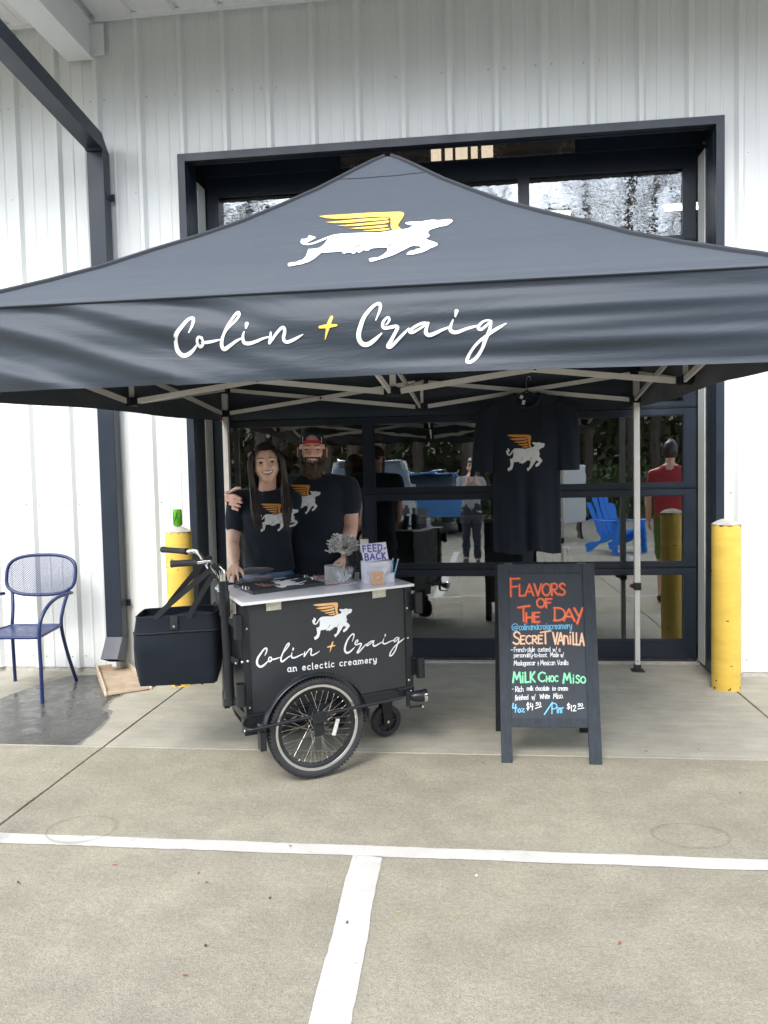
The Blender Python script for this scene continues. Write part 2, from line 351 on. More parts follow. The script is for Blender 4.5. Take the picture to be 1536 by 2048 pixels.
M_ASPH = mat('pale_lot_paving', (0.26, 0.25, 0.22), 0.9, var=0.2, vscale=3, bump=0.3, bscale=100)
M_GRASS = mat('grass_ground', (0.06, 0.08, 0.03), 0.95, var=0.4, vscale=1.5, bump=0.6, bscale=20, bdist=0.05)
M_RING = mat('ring_stain', (0.22, 0.20, 0.14), 0.8, alpha=0.22, var=0.3, vscale=20)

def glass_mat(name, refl, tint, wav, wscale, ramp=None):
    m = bpy.data.materials.new(name); m.use_nodes = True; nt = m.node_tree; N = nt.nodes; L = nt.links
    for n in list(N): N.remove(n)
    o = N.new('ShaderNodeOutputMaterial'); mx = N.new('ShaderNodeMixShader'); tr = N.new('ShaderNodeBsdfTransparent'); gl = N.new('ShaderNodeBsdfGlossy')
    tr.inputs[0].default_value = (*tint, 1); gl.inputs['Roughness'].default_value = 0.0; gl.inputs['Color'].default_value = (0.92, 0.97, 1, 1)
    fr = N.new('ShaderNodeFresnel'); fr.inputs['IOR'].default_value = refl
    tc = N.new('ShaderNodeTexCoord'); mp = N.new('ShaderNodeMapping'); mp.inputs['Scale'].default_value = (1, 1, 2.2)
    nz = N.new('ShaderNodeTexNoise'); nz.inputs['Scale'].default_value = wscale; nz.inputs['Detail'].default_value = 2
    bp = N.new('ShaderNodeBump'); bp.inputs['Strength'].default_value = 1.0; bp.inputs['Distance'].default_value = wav
    L.new(tc.outputs['Object'], mp.inputs[0]); L.new(mp.outputs[0], nz.inputs[0]); L.new(nz.outputs[0], bp.inputs['Height']); L.new(bp.outputs[0], gl.inputs['Normal'])
    L.new(fr.outputs[0], mx.inputs[0]); L.new(tr.outputs[0], mx.inputs[1]); L.new(gl.outputs[0], mx.inputs[2]); L.new(mx.outputs[0], o.inputs[0])
    MATS[name] = m; return m
M_GLASS = glass_mat('door_glass', 3.6, (0.62, 0.68, 0.68), 0.0005, 3.0)
M_GLASSU = glass_mat('upper_door_glass', 2.9, (0.62, 0.68, 0.68), 0.0004, 14.0)
M_CLEAR = mat('clear_plastic', (0.75, 0.78, 0.82), 0.06, alpha=0.13)

# canopy cloth: satin polyester
def canopy_mat():
    m = bpy.data.materials.new('canopy_polyester'); m.use_nodes = True; nt = m.node_tree; N = nt.nodes; L = nt.links
    b = N['Principled BSDF']; b.inputs['Base Color'].default_value = (0.024, 0.034, 0.048, 1); b.inputs['Roughness'].default_value = 0.56
    b.inputs['Specular IOR Level'].default_value = 0.4; b.inputs['Sheen Weight'].default_value = 0.2; b.inputs['Sheen Roughness'].default_value = 0.5
    tc = N.new('ShaderNodeTexCoord'); mp = N.new('ShaderNodeMapping'); mp.inputs['Scale'].default_value = (0.5, 1.6, 3.0); mp.inputs['Rotation'].default_value = (0, R(-8), 0)
    L.new(tc.outputs['Object'], mp.inputs[0])
    n1 = N.new('ShaderNodeTexNoise'); n1.inputs['Scale'].default_value = 2.2; n1.inputs['Detail'].default_value = 7; n1.inputs['Roughness'].default_value = 0.6; n1.inputs['Distortion'].default_value = 0.6; L.new(mp.outputs[0], n1.inputs[0])
    n2 = N.new('ShaderNodeTexNoise'); n2.inputs['Scale'].default_value = 700; L.new(tc.outputs['Object'], n2.inputs[0])
    b1 = N.new('ShaderNodeBump'); b1.inputs['Strength'].default_value = 0.4; b1.inputs['Distance'].default_value = 0.02; L.new(n1.outputs[0], b1.inputs['Height'])
    b2 = N.new('ShaderNodeBump'); b2.inputs['Strength'].default_value = 0.12; b2.inputs['Distance'].default_value = 0.001; L.new(n2.outputs[0], b2.inputs['Height']); L.new(b1.outputs[0], b2.inputs['Normal'])
    L.new(b2.outputs[0], b.inputs['Normal'])
    MATS['canopy'] = m; return m
M_CANOPY = canopy_mat()
M_SEAM = mat('canopy_seam', (0.016, 0.019, 0.026), 0.6)

# ------------------------------------------------------------------ flat print: winged cow mark, script lettering, stroke font
COW = [(868,362),(880,347),(905,344),(930,345),(965,352),(976,356),(1000,346),(1025,340),(1050,336),(1072,343),(1088,355),(1120,355),(1160,352),(1184,361),(1195,384),(1192,412),(1178,432),(1168,458),(1150,474),(1120,478),(1098,494),(1064,518),(1046,545),(1043,580),(1052,618),(1063,648),(1056,672),(1038,704),(1060,734),(1092,765),(1120,798),(1126,828),(1110,858),(1084,885),(1064,922),(1035,955),(1000,983),(962,998),(946,985),(948,952),(958,920),(985,909),(996,886),(1019,880),(1024,852),(1008,836),(975,826),(953,838),(930,880),(890,942),(850,1010),(805,1066),(765,1112),(745,1126),(730,1098),(722,1050),(745,1036),(775,1031),(792,985),(813,925),(816,880),(806,846),(770,836),(722,846),(703,860),(694,888),(680,896),(670,884),(657,882),(652,908),(638,926),(626,912),(618,908),(614,934),(600,944),(590,926),(578,914),(562,918),(545,932),(528,925),(534,903),(512,890),(462,900),(420,902),(386,906),(376,960),(358,1030),(343,1082),(308,1125),(266,1150),(240,1165),(226,1140),(214,1085),(235,1070),(264,1068),(270,1040),(290,1020),(298,960),(291,900),(284,822),(303,826),(340,816),(358,798),(371,740),(372,680),(376,615),(340,672),(302,726),(264,746),(230,735),(202,702),(190,660),(183,610),(208,612),(220,598),(222,568),(218,540),(242,552),(272,574),(281,600),(266,640),(249,672),(246,698),(262,711),(290,690),(320,642),(358,584),(394,548),(440,533),(560,530),(690,535),(740,521),(800,496),(860,485),(900,468),(925,432),(930,416),(902,405),(880,386)]
WING = [
 [(215,195),(280,178),(400,168),(600,160),(760,152),(810,155),(836,172),(844,205),(838,260),(828,330),(822,400),(836,440),(858,482),(828,487),(800,490),(788,468),(775,420),(764,335),(756,275),(745,242),(715,226),(650,225),(560,232),(450,238),(350,235),(270,222)],
 [(285,290),(360,278),(480,262),(600,248),(700,240),(735,248),(742,268),(725,285),(660,295),(560,310),(460,322),(360,315)],
 [(385,367),(480,355),(580,340),(680,315),(735,302),(752,312),(748,343),(720,360),(640,375),(540,388),(450,385)],
 [(485,432),(560,420),(650,405),(730,385),(752,390),(755,413),(735,430),(660,445),(560,450)],
 [(588,485),(650,475),(720,455),(765,450),(775,468),(750,490),(680,500),(620,498)]]
COWL = [[(627,745),(612,798),(580,848),(538,892)], [(858,745),(828,788),(806,838)]]
def _nl(p):
    x, y = p; y = y + 0.085 * (x - 700)
    return ((x - 183) / 1012.0, (1128 - y) / 1012.0)       # unit square, y up
COW_N = [_nl(p) for p in COW]; WING_N = [[_nl(p) for p in q] for q in WING]; COWL_N = [[_nl(p) for p in q] for q in COWL]

def poly2d(poly, step):
    """triangulated 2D polygon cut along a grid so that it can follow a curved surface -> verts, faces"""
    bm = bmesh.new(); vs = [bm.verts.new((x, y, 0)) for x, y in poly]
    for t in tessellate_polygon([[Vector((x, y, 0)) for x, y in poly]]):
        try: bm.faces.new([vs[i] for i in t])
        except ValueError: pass
    if step:
        xs = [p[0] for p in poly]; ys = [p[1] for p in poly]
        for ax, lo, hi in ((0, min(xs), max(xs)), (1, min(ys), max(ys))):
            k = math.ceil(lo / step)
            while k * step < hi:
                co = [0, 0, 0]; no = [0, 0, 0]; co[ax] = k * step; no[ax] = 1
                bmesh.ops.bisect_plane(bm, geom=bm.verts[:] + bm.edges[:] + bm.faces[:], plane_co=co, plane_no=no, dist=1e-6)
                k += 1
    bmesh.ops.remove_doubles(bm, verts=bm.verts[:], dist=1e-6)
    bm.normal_update()
    for f in bm.faces:
        if f.normal.z < 0: f.normal_flip()
    bm.verts.index_update()
    V = [(v.co.x, v.co.y) for v in bm.verts]; F = [tuple(v.index for v in f.verts) for f in bm.faces]; bm.free()
    return V, F

def ribbon(pts, wd, smooth=5, cap=True):
    """stroke -> 2D verts, faces, and the running height parameter of each vertex"""
    wl = list(wd) if isinstance(wd, (list, tuple)) else [wd] * len(pts)
    P = [(p[0], p[1], q) for p, q in zip(pts, wl)]
    if smooth and len(P) > 2: P = cr(P, smooth)
    # even spacing
    out = []
    if cap:
        def ext(a, b):   # a end point, b neighbour: rounded cap sections
            dx, dy = a[0] - b[0], a[1] - b[1]; l = math.hypot(dx, dy) or 1; r = a[2] / 2
            return [(a[0] + dx / l * r * s, a[1] + dy / l * r * s, a[2] * math.sqrt(max(0, 1 - s * s))) for s in (0.4, 0.75, 0.93, 1.0)]
        out = list(reversed(ext(P[0], P[1]))) + P + ext(P[-1], P[-2])
    else: out = P
    V = []; F = []; H = []
    for i, (x, y, q) in enumerate(out):
        a = out[max(i - 1, 0)]; b = out[min(i + 1, len(out) - 1)]
        dx, dy = b[0] - a[0], b[1] - a[1]; l = math.hypot(dx, dy) or 1; nx, ny = -dy / l, dx / l
        V += [(x + nx * q / 2, y + ny * q / 2), (x - nx * q / 2, y - ny * q / 2)]; H += [i / len(out)] * 2
        if i: F.append((2 * i - 2, 2 * i - 1, 2 * i + 1, 2 * i))
    return V, F, H

class Print:
    def __init__(s, fn): s.fn = fn; s.mb = MB(); s.n = 0
    def poly(s, poly, mi=0, step=0.0, h=0.0):
        V, F = poly2d(poly, step); s.mb.add([s.fn(x, y, h) for x, y in V], F, mi)
    def stroke(s, pts, wd, mi=0, smooth=5, h=None, T=None):
        V, F, H = ribbon(pts, wd, smooth)
        if T: V = [T(*v) for v in V]
        b = (s.n % 12) * 0.00010 if h is None else h; s.n += 1
        s.mb.add([s.fn(v[0], v[1], b + 0.00012 * t) for v, t in zip(V, H)], F, mi)
    def build(s, name, mats, parent): return s.mb.build(name, mats, parent)

def cow_print(fn, step, mats, parent, name='winged_cow_print', lift=0.0004):
    """fn maps unit-square coordinates (x right, y up, h off the surface) to a point"""
    P = Print(fn)
    P.poly(COW_N, 0, step, 0)
    for q in WING_N: P.poly(q, 1, step, 0)
    for q in COWL_N: P.stroke(q, [0.004, 0.011, 0.009, 0.004][:len(q)], 2, h=lift)
    return P.build(name, mats, parent)

# script lettering, (points, widths) in pixels of the photograph
def _s(pts, wd, sc, ox, oy): return ([(x / sc + ox, y / sc + oy) for x, y in pts], [q / sc for q in wd])
SCRIPT = [
 _s([(218,332),(238,290),(252,245),(250,212),(232,203),(200,222),(150,290),(108,350),(88,400),(84,450),(97,490),(127,519),(162,524),(205,500),(248,462),(280,430)],
    [12,20,26,28,28,30,34,38,40,40,38,36,38,34,24,14], 4.389, 330, 590),
 _s([(330,378),(302,370),(285,395),(284,428),(298,450),(322,440),(336,412),(326,384),(305,374)], [20,20,24,28,28,28,24,20,16], 4.389, 330, 590),
 _s([(322,416),(350,418),(420,408),(486,392)], [12,26,24,12], 4.389, 330, 590),
 _s([(496,400),(515,345),(560,250),(600,180),(630,150),(645,156),(640,187),(600,242),(540,312),(510,370),(497,430),(506,468),(530,470),(580,437),(630,402),(674,380)],
    [10,14,20,24,24,24,24,22,22,26,32,34,34,28,22,14], 4.389, 330, 590),
 _s([(696,325),(686,360),(686,398),(700,421),(740,425),(800,407),(860,382),(912,368)], [12,22,28,30,30,26,20,12], 4.389, 330, 590),
 _s([(717,252),(712,288)], [34,18], 4.389, 330, 590),
 _s([(929,328),(925,370),(914,422)], [14,22,20], 4.389, 330, 590),
 _s([(918,424),(940,392),(975,342),(1012,300),(1038,287),(1051,300),(1050,332),(1041,370),(1046,400),(1070,412),(1110,400),(1160,375),(1212,346)], [16,22,24,26,28,28,28,28,28,28,28,22,7], 4.389, 330, 590),
 _s([(495,190),(517,135),(528,92),(521,66),(500,66),(462,95),(412,160),(382,230),(366,290),(371,340),(400,368),(440,364),(490,330),(537,288)], [8,16,22,24,22,24,28,32,34,34,34,32,26,10], 3.746, 620, 590),
 _s([(572,222),(588,205),(596,184),(586,170),(566,182),(548,208),(546,234),(562,248),(602,243),(640,235),(656,243),(645,272),(612,330),(582,378),(600,385),(640,350),(700,292),(740,252)], [12,16,18,18,18,22,24,24,24,24,24,24,26,28,26,24,20,12], 3.746, 620, 590),
 _s([(885,212),(862,210),(825,217),(775,245),(748,274),(772,280),(830,247),(884,208)], [14,20,20,20,22,20,16,14], 3.746, 620, 590),
 _s([(888,208),(872,250),(869,283),(890,300),(930,290),(990,262),(1052,238)], [14,22,28,28,26,20,12], 3.746, 620, 590),
 _s([(1071,185),(1056,222),(1050,255),(1065,274),(1100,279),(1180,250),(1262,228)], [10,18,24,26,24,20,12], 3.746, 620, 590),
 _s([(1098,122),(1089,160)], [28,12], 3.746, 620, 590),
 _s([(1340,186),(1300,196),(1268,225),(1263,252),(1288,256),(1328,222),(1356,192)], [12,16,20,22,20,16,14], 3.746, 620, 590),
 _s([(1358,194),(1346,258),(1312,338),(1290,398),(1242,468),(1202,498),(1176,494),(1182,460),(1212,410),(1262,352),(1312,312),(1380,266),(1430,236),(1470,212)], [14,22,26,24,24,24,24,22,20,20,20,24,18,6], 3.746, 620, 590)]
PLUS = [_s([(1465,198),(1441,262),(1424,320),(1405,388)], [28,34,24,7], 4.389, 330, 590), _s([(1362,285),(1430,276),(1508,268)], [22,34,18], 4.389, 330, 590)]
SX0, SX1, SYB = 345.0, 1012.0, 700.0

# single-stroke font: cap height 1, x-height 0.62
def _arc(cx, cy, rx, ry, a0, a1, n=8):
    return [(cx + rx * math.cos(R(a0 + (a1 - a0) * i / n)), cy + ry * math.sin(R(a0 + (a1 - a0) * i / n))) for i in range(n + 1)]
X = 0.62
G = {
 'A': (.72, [[(0,0),(.34,1)], [(.34,1),(.68,0)], [(.13,.34),(.56,.34)]]),
 'B': (.62, [[(.04,0),(.04,1)], [(.04,1)] + _arc(.28,.77,.22,.23,80,-80,5) + [(.04,.53)], [(.04,.53)] + _arc(.3,.27,.26,.27,80,-80,5) + [(.04,0)]]),
 'C': (.66, [_arc(.36,.5,.34,.5,50,310,12)]),
 'D': (.7, [[(.05,0),(.05,1)], [(.0,1),(.2,1)] + _arc(.22,.5,.42,.5,80,-80,8) + [(.0,0)]]),
 'E': (.56, [[(.04,0),(.04,1)], [(.04,1),(.5,1.0)], [(.04,.52),(.42,.54)], [(.04,0),(.5,.02)]]),
 'F': (.54, [[(.06,0),(.04,1)], [(.0,.97),(.52,1.0)], [(.05,.53),(.42,.56)]]),
 'G': (.68, [_arc(.36,.5,.34,.5,55,300,12) + [(.62,.42)], [(.4,.42),(.66,.44)]]),
 'H': (.62, [[(.04,0),(.04,1)], [(.56,0),(.58,1)], [(.04,.5),(.57,.53)]]),
 'I': (.14, [[(.06,0),(.06,1)]]),
 'K': (.6, [[(.05,0),(.05,1)], [(.52,1),(.07,.45)], [(.12,.5),(.56,0)]]),
 'L': (.5, [[(.04,1),(.05,0)], [(.05,0),(.48,.02)]]),
 'M': (.78, [[(.0,0),(.12,1)], [(.12,1),(.36,.3)], [(.36,.3),(.62,1)], [(.62,1),(.74,0)]]),
 'N': (.6, [[(.03,0),(.06,1)], [(.06,1),(.52,0)], [(.52,0),(.56,1)]]),
 'O': (.7, [_arc(.34,.5,.33,.5,95,460,16)]),
 'P': (.58, [[(.06,-.02),(.06,1)], [(.0,.95)] + _arc(.26,.73,.26,.27,90,-85,8) + [(.06,.46)]]),
 'R': (.6, [[(.05,0),(.05,1)], [(.0,.95)] + _arc(.25,.74,.25,.26,90,-85,8) + [(.08,.47)], [(.16,.48),(.56,0)]]),
 'S': (.56, [[(.5,.86),(.36,.99),(.16,.95),(.07,.78),(.16,.6),(.38,.46),(.5,.28),(.42,.06),(.22,0),(.03,.12)]]),
 'T': (.6, [[(.0,.92),(.6,1.04)], [(.28,.98),(.3,0)]]),
 'V': (.62, [[(.0,1),(.3,0)], [(.3,0),(.58,1)]]),
 'W': (.86, [[(.0,1),(.2,0)], [(.2,0),(.4,.8)], [(.4,.8),(.6,0)], [(.6,0),(.82,1)]]),
 'Y': (.6, [[(.0,1),(.3,.45)], [(.6,1.02),(.2,-.12)]]),
 'a': (.56, [_arc(.26,X/2,.22,X/2,50,-310,12), [(.47,X),(.45,.1),(.56,.0)]]),
 'b': (.52, [[(.04,1),(.04,0)], _arc(.26,X/2,.22,X/2,170,-170,12)]),
 'c': (.48, [_arc(.26,X/2,.22,X/2,50,315,10)]),
 'd': (.54, [_arc(.24,X/2,.2,X/2,30,-330,12), [(.46,1),(.46,0)]]),
 'e': (.5, [[(.06,X*.5),(.44,X*.55)] + _arc(.25,X/2,.2,X/2,10,320,11)]),
 'f': (.36, [[(.36,.95),(.24,1),(.15,.85),(.14,.4),(.1,-.15)], [(0,X),(.32,X)]]),
 'g': (.54, [_arc(.26,X/2,.2,X/2,40,-320,12), [(.46,X),(.46,-.12),(.36,-.28),(.16,-.26),(.08,-.18)]]),
 'h': (.52, [[(.04,1),(.04,0)], [(.04,.38),(.16,.56),(.32,.6),(.44,.46),(.46,0)]]),
 'i': (.16, [[(.06,X),(.07,0)], [(.07,.84),(.08,.88)]]),
 'j': (.2, [[(.12,X),(.1,-.15),(-.05,-.25)], [(.12,.84),(.13,.88)]]),
 'k': (.46, [[(.04,1),(.04,0)], [(.4,.6),(.06,.27)], [(.12,.32),(.44,0)]]),
 'l': (.16, [[(.06,1),(.06,.06),(.14,0)]]),
 'm': (.8, [[(.04,X),(.04,0)], [(.04,.4),(.14,.58),(.28,.58),(.38,.42),(.38,0)], [(.38,.4),(.48,.58),(.62,.58),(.72,.42),(.74,0)]]),
 'n': (.54, [[(.04,X),(.04,0)], [(.04,.38),(.16,.57),(.34,.58),(.44,.42),(.48,0)]]),
 'o': (.52, [_arc(.25,X/2,.22,X/2,95,460,12)]),
 'p': (.52, [[(.04,X),(.04,-.32)], _arc(.26,X/2,.22,X/2,170,-170,12)]),
 'r': (.38, [[(.04,X),(.05,0)], [(.05,.36),(.14,.54),(.26,.6),(.36,.52)]]),
 's': (.42, [[(.38,.52),(.26,.61),(.1,.55),(.1,.4),(.28,.28),(.36,.14),(.26,.0),(.06,.04)]]),
 't': (.38, [[(.16,.9),(.15,.12),(.24,0),(.36,.06)], [(0,X),(.34,X)]]),
 'u': (.54, [[(.04,X),(.05,.18),(.16,0),(.34,.04),(.46,.24)], [(.47,X),(.47,.0)]]),
 'w': (.66, [[(.0,X),(.15,0)], [(.15,0),(.3,.5)], [(.3,.5),(.44,0)], [(.44,0),(.6,X)]]),
 'x': (.46, [[(.02,X),(.42,0)], [(.42,X),(.02,0)]]),
 'y': (.5, [[(.02,X),(.1,.14),(.26,.04),(.42,.24)], [(.46,X),(.42,-.1),(.26,-.3),(.06,-.22)]]),
 'z': (.46, [[(.02,X),(.42,X),(.02,0),(.44,0)]]),
 '0': (.54, [_arc(.26,.5,.24,.5,95,460,14)]),
 '1': (.2, [[(.08,1),(.1,0)]]),
 '2': (.54, [[(.02,.75),(.12,.96),(.32,.98),(.44,.8),(.34,.5),(.02,0)], [(.02,0),(.52,.03)]]),
 '4': (.56, [[(.1,1),(.02,.42)], [(.02,.42),(.54,.46)], [(.4,.85),(.38,-.1)]]),
 '5': (.5, [[(.46,1),(.1,.96),(.07,.55),(.3,.6),(.45,.36),(.34,.04),(.02,.04)]]),
 '$': (.54, [[(.46,.8),(.28,.92),(.08,.78),(.14,.56),(.4,.42),(.46,.22),(.26,.06),(.03,.16)], [(.27,1.1),(.25,-.12)]]),
 '@': (.9, [_arc(.42,.36,.18,.2,60,-300,12), [(.6,.58),(.58,.2),(.74,.2),(.84,.5),(.7,.86),(.4,.96),(.1,.8),(.0,.4),(.12,.02),(.45,-.14),(.74,-.04)]]),
 '&': (.5, [[(.25,1),(.26,-.05)], [(.42,.62),(.1,.5),(.22,.36),(.45,.42)]]),
 '-': (.34, [[(.04,.34),(.28,.36)]]), '.': (.14, [[(.05,.0),(.07,.02)]]), '/': (.5, [[(.02,-.2),(.46,1.05)]]), ' ': (.34, []),
 ',': (.14, [[(.06,.04),(.02,-.12)]]),
}
CURVED = set('BCDGOPRSabcdefghjlmnopqrstuy0235$@&6')
def text_layout(txt, small=False, gap=0.12, smallscale=0.72):
    """-> strokes [(points, curved)], total width; 'small': lower case given as smaller capitals"""
    x = 0; out = []
    for i, ch in enumerate(txt):
        sc = 1.0; g = ch
        if small and ch.isalpha() and ch.islower() and ch not in 'in': g = ch.upper(); sc = smallscale
        elif small and ch in 'in': g = ch; sc = smallscale / X * 0.98 if ch == 'n' else smallscale / 0.8
        adv, st = G[g]
        for s in st: out.append(([(x + px * sc, py * sc) for px, py in s], g in CURVED and len(s) > 2))
        x += adv * sc + gap
    return out, x - gap

# ------------------------------------------------------------------ the setting: ground, building
WY, DY = 5.60, 5.99          # wall face, door face
OXL, OXR, OZT = -2.115, 1.735, 3.86      # outer edge of the opening's trim

g = mesh_obj('ground', [(-260, -260, -0.12), (260, -260, -0.12), (260, 260, -0.12), (-260, 260, -0.12)], [(0, 1, 2, 3)], M_GRASS); tag(g, kind='structure')
lot = MB().box((-60, -9.5, -0.10), (60, -4.0, -0.045)).build('car_park', M_ASPH); tag(lot, kind='structure')
base = mesh_obj('joint_bed', [(-60, -9.4, -0.0065), (60, -9.4, -0.0065), (60, 5.75, -0.0065), (-60, 5.75, -0.0065)], [(0, 1, 2, 3)], M_DIRT); tag(base, kind='structure')
pav = empty('pavement'); tag(pav, kind='structure')
JX = [-21.16, -17.34, -13.52, -9.70, -5.89, -2.07, 1.715, 5.53, 9.35, 13.17, 17.0]
JY = [-9.4, -6.1, -2.9, 0.35, 4.01, 6.6]
def slab(x0, x1, y0, y1, m):
    gp = 0.0055
    bm = bmesh.new(); x0 += gp; x1 -= gp; y0 += gp; y1 -= gp
    mb = MB(); nx = 26 if m is M_CONF and y1 > 3 and -7 < x0 < 3 else 6
    rnd = random.Random(int(x0 * 91 + y0 * 37))
    top = []; per = []
    def jit(): return rnd.uniform(-0.0022, 0.0022)
    for i in range(nx): per.append((x0 + (x1 - x0) * i / nx, y0 + (jit() if i else 0)))
    for i in range(nx): per.append((x1 + (jit() if i else 0), y0 + (y1 - y0) * i / nx))
    for i in range(nx): per.append((x1 - (x1 - x0) * i / nx, y1 + (jit() if i else 0)))
    for i in range(nx): per.append((x0 + (jit() if i else 0), y1 - (y1 - y0) * i / nx))
    n = len(per); cxm, cym = (x0 + x1) / 2, (y0 + y1) / 2
    ins = [(px + (0.002 if px < cxm else -0.002), py + (0.002 if py < cym else -0.002)) for px, py in per]
    vs = [(p[0], p[1], 0) for p in ins] + [(p[0], p[1], -0.004) for p in per] + [(p[0], p[1], -0.03) for p in per]
    fs = [tuple(range(n))]
    for k in range(2):
        for i in range(n):
            j = (i + 1) % n; fs.append((k * n + i, (k + 1) * n + i, (k + 1) * n + j, k * n + j))
    bm.free()
    mesh_obj('slab', vs, fs, m, pav)
for j in range(len(JY) - 1):
    for i in range(len(JX) - 1):
        slab(JX[i], JX[i + 1], JY[j], JY[j + 1], M_CONR if JY[j] > 3.9 else M_CONF)

# painted stall lines with slightly ragged edges
def paint_strip(mb, a, b, wd, n=90):
    a = Vector(a); b = Vector(b); d = (b - a); nrm = Vector((-d.y, d.x)).normalized()
    vs = []; rnd = random.Random(3)
    for i in range(n + 1):
        p = a + d * (i / n)
        for s in (-1, 1):
            q = p + nrm * (s * (wd / 2 + rnd.uniform(-0.0018, 0.0018) + 0.002 * math.sin(i * 0.37 + s)))
            vs.append((q.x, q.y, 0.0025))
    mb.add(vs, [(2 * i, 2 * i + 2, 2 * i + 3, 2 * i + 1)[::-1] for i in range(n)])
pl = MB()
paint_strip(pl, (-8.2, 2.945), (8.0, 2.933), 0.083, 500)
for sx in (-6.3, -3.38, -0.432, 2.5, 5.4):
    paint_strip(pl, (sx, 2.90 if sx == -0.432 else 2.897), (sx + 0.133, -2.2), 0.116, 160)
paint_strip(pl, (-9, -2.5), (9, -2.5), 0.10, 60)
o = pl.build('painted_line', M_PAINT); tag(o, kind='structure')
for f in o.data.polygons:
    pass
bm = bmesh.new(); bm.from_mesh(o.data); bm.normal_update()
for f in bm.faces:
    if f.normal.z < 0: f.normal_flip()
bm.to_mesh(o.data); bm.free()

# wet patch under the downspout
wp = [(0,1503),(60,1500),(118,1497),(150,1490),(178,1470),(212,1440),(214,1425),(205,1418),(222,1398),(240,1392),(244,1383),(262,1380),(285,1378),(312,1370),(316,1355),(300,1345),(270,1343),(215,1352),(150,1353),(90,1368),(30,1388),(0,1400),(-80,1425),(-240,1470),(-300,1530)]
pts = []
for i, p in enumerate(wp):
    q = at(p[0], p[1], Z=0); pts.append((q.x, q.y))
pts = cr(pts, 5, closed=True)
rr = random.Random(5)
pts = [(x + rr.uniform(-0.008, 0.008), y + rr.uniform(-0.008, 0.008)) for x, y in pts]
ym = 4.01
V, F = poly2d(pts, 0.0)
for off_, nm_ in ((0.028, 'damp_margin'),):
    n_ = len(pts); ring = []
    for i in range(n_):
        a_, b_ = pts[i - 1], pts[(i + 1) % n_]; dx_, dy_ = b_[0] - a_[0], b_[1] - a_[1]; l_ = math.hypot(dx_, dy_) or 1
        k_ = off_ * (0.9 + 0.9 * noise.noise(Vector((pts[i][0] * 9, pts[i][1] * 9, 2))))
        ring.append((pts[i][0] + dy_ / l_ * k_, pts[i][1] - dx_ / l_ * k_))
    A_ = sum(pts[i - 1][0] * pts[i][1] - pts[i][0] * pts[i - 1][1] for i in range(n_))
    if A_ < 0: ring = [(2 * p[0] - q[0], 2 * p[1] - q[1]) for p, q in zip(pts, ring)]
    v2, f2 = poly2d(ring, 0.0)
    tag(mesh_obj(nm_, [(x, max(y, 4.02), 0.0009) for x, y in v2], f2, M_DAMP), kind='structure')
o = mesh_obj('wet_patch', [(x, max(y, 4.024), 0.0016) for x, y in V], F, M_WET); tag(o, kind='structure')
# old ring marks left on the paving
for cx, cy, rx, ry in ((-1.683, 3.04, 0.145, 0.125), (0.855, 3.155, 0.15, 0.105)):
    mb = MB(); n = 60; vs = []
    for i in range(n):
        a = 2 * math.pi * i / n; wdt = 0.008 + 0.004 * math.sin(3 * a)
        for rr_ in (1 - wdt / rx, 1 + wdt / rx): vs.append((cx + rx * rr_ * math.cos(a), cy + ry * rr_ * math.sin(a), 0.0042))
    mb.add(vs, [(2 * i, 2 * i + 1, (2 * i + 3) % (2 * n), (2 * i + 2) % (2 * n)) for i in range(n)])
    tag(mb.build('ring_mark', M_RING), kind='structure')

# ---- building
bld = empty('metal_building', (0, WY, 0), label='white ribbed metal building with a black framed glass roll-up door', cat='building')
def B(name, mb, m, smooth=False):
    """build world-space shapes as a part of the building"""
    mb.v = [Vector((v.x, v.y - WY, v.z)) for v in mb.v]
    return mb.build(name, m, bld, smooth)
PITCHR = 0.3265
ribs0 = at(546, 150, Y=WY).x - 0.035
def profile(x0, x1):
    """ribbed sheet outline in plan, x along the wall, y out of it (negative = towards the camera)"""
    ev = [(x0, 0.0)]
    k0 = math.floor((x0 - ribs0) / PITCHR) - 1
    k = k0
    pts = []
    while ribs0 + k * PITCHR < x1 + 0.4:
        c = ribs0 + k * PITCHR
        pts += [(c - 0.034, 0), (c - 0.014, -0.032), (c + 0.014, -0.032), (c + 0.034, 0)]
        for q in (0.115, 0.21): pts += [(c + q - 0.013, 0), (c + q - 0.006, -0.005), (c + q + 0.006, -0.005), (c + q + 0.013, 0)]
        k += 1
    P = sorted(pts)
    out = []
    def yat(x):
        for a, b in zip(P, P[1:]):
            if a[0] <= x <= b[0]: return a[1] + (b[1] - a[1]) * ((x - a[0]) / max(b[0] - a[0], 1e-6))
        return 0
    out = [(x0, yat(x0))] + [p for p in P if x0 < p[0] < x1] + [(x1, yat(x1))]
    return out
def sheet(x0, x1, z0, z1, lift=0.0):
    pr = profile(x0, x1); vs = []; n = len(pr)
    for z in (z0, z1):
        for x, y in pr: vs.append((x, WY + y - lift, z))
    mb = MB().add(vs, [(i, i + 1, n + i + 1, n + i) for i in range(n - 1)])
    B('wall_panel', mb, M_WALL)
ZT = 4.90
shw = PITCHR * 3
k = -9
while True:
    a = ribs0 + k * shw - 0.036; b = a + shw + 0.07; k += 1
    if a > 9: break
    lift = 0.0006
    if b <= OXL + 0.03 or a >= OXR - 0.03: sheet(a, b, 0.035, ZT, 0.001 * (k % 2)); continue
    if a < OXL: sheet(a, OXL + 0.03, 0.035, ZT, 0.001 * (k % 2))
    if b > OXR: sheet(OXR - 0.03, b, 0.035, ZT, 0.001 * (k % 2))
    sheet(max(a, OXL + 0.03), min(b, OXR - 0.03), OZT - 0.03, ZT, 0.001 * (k % 2))
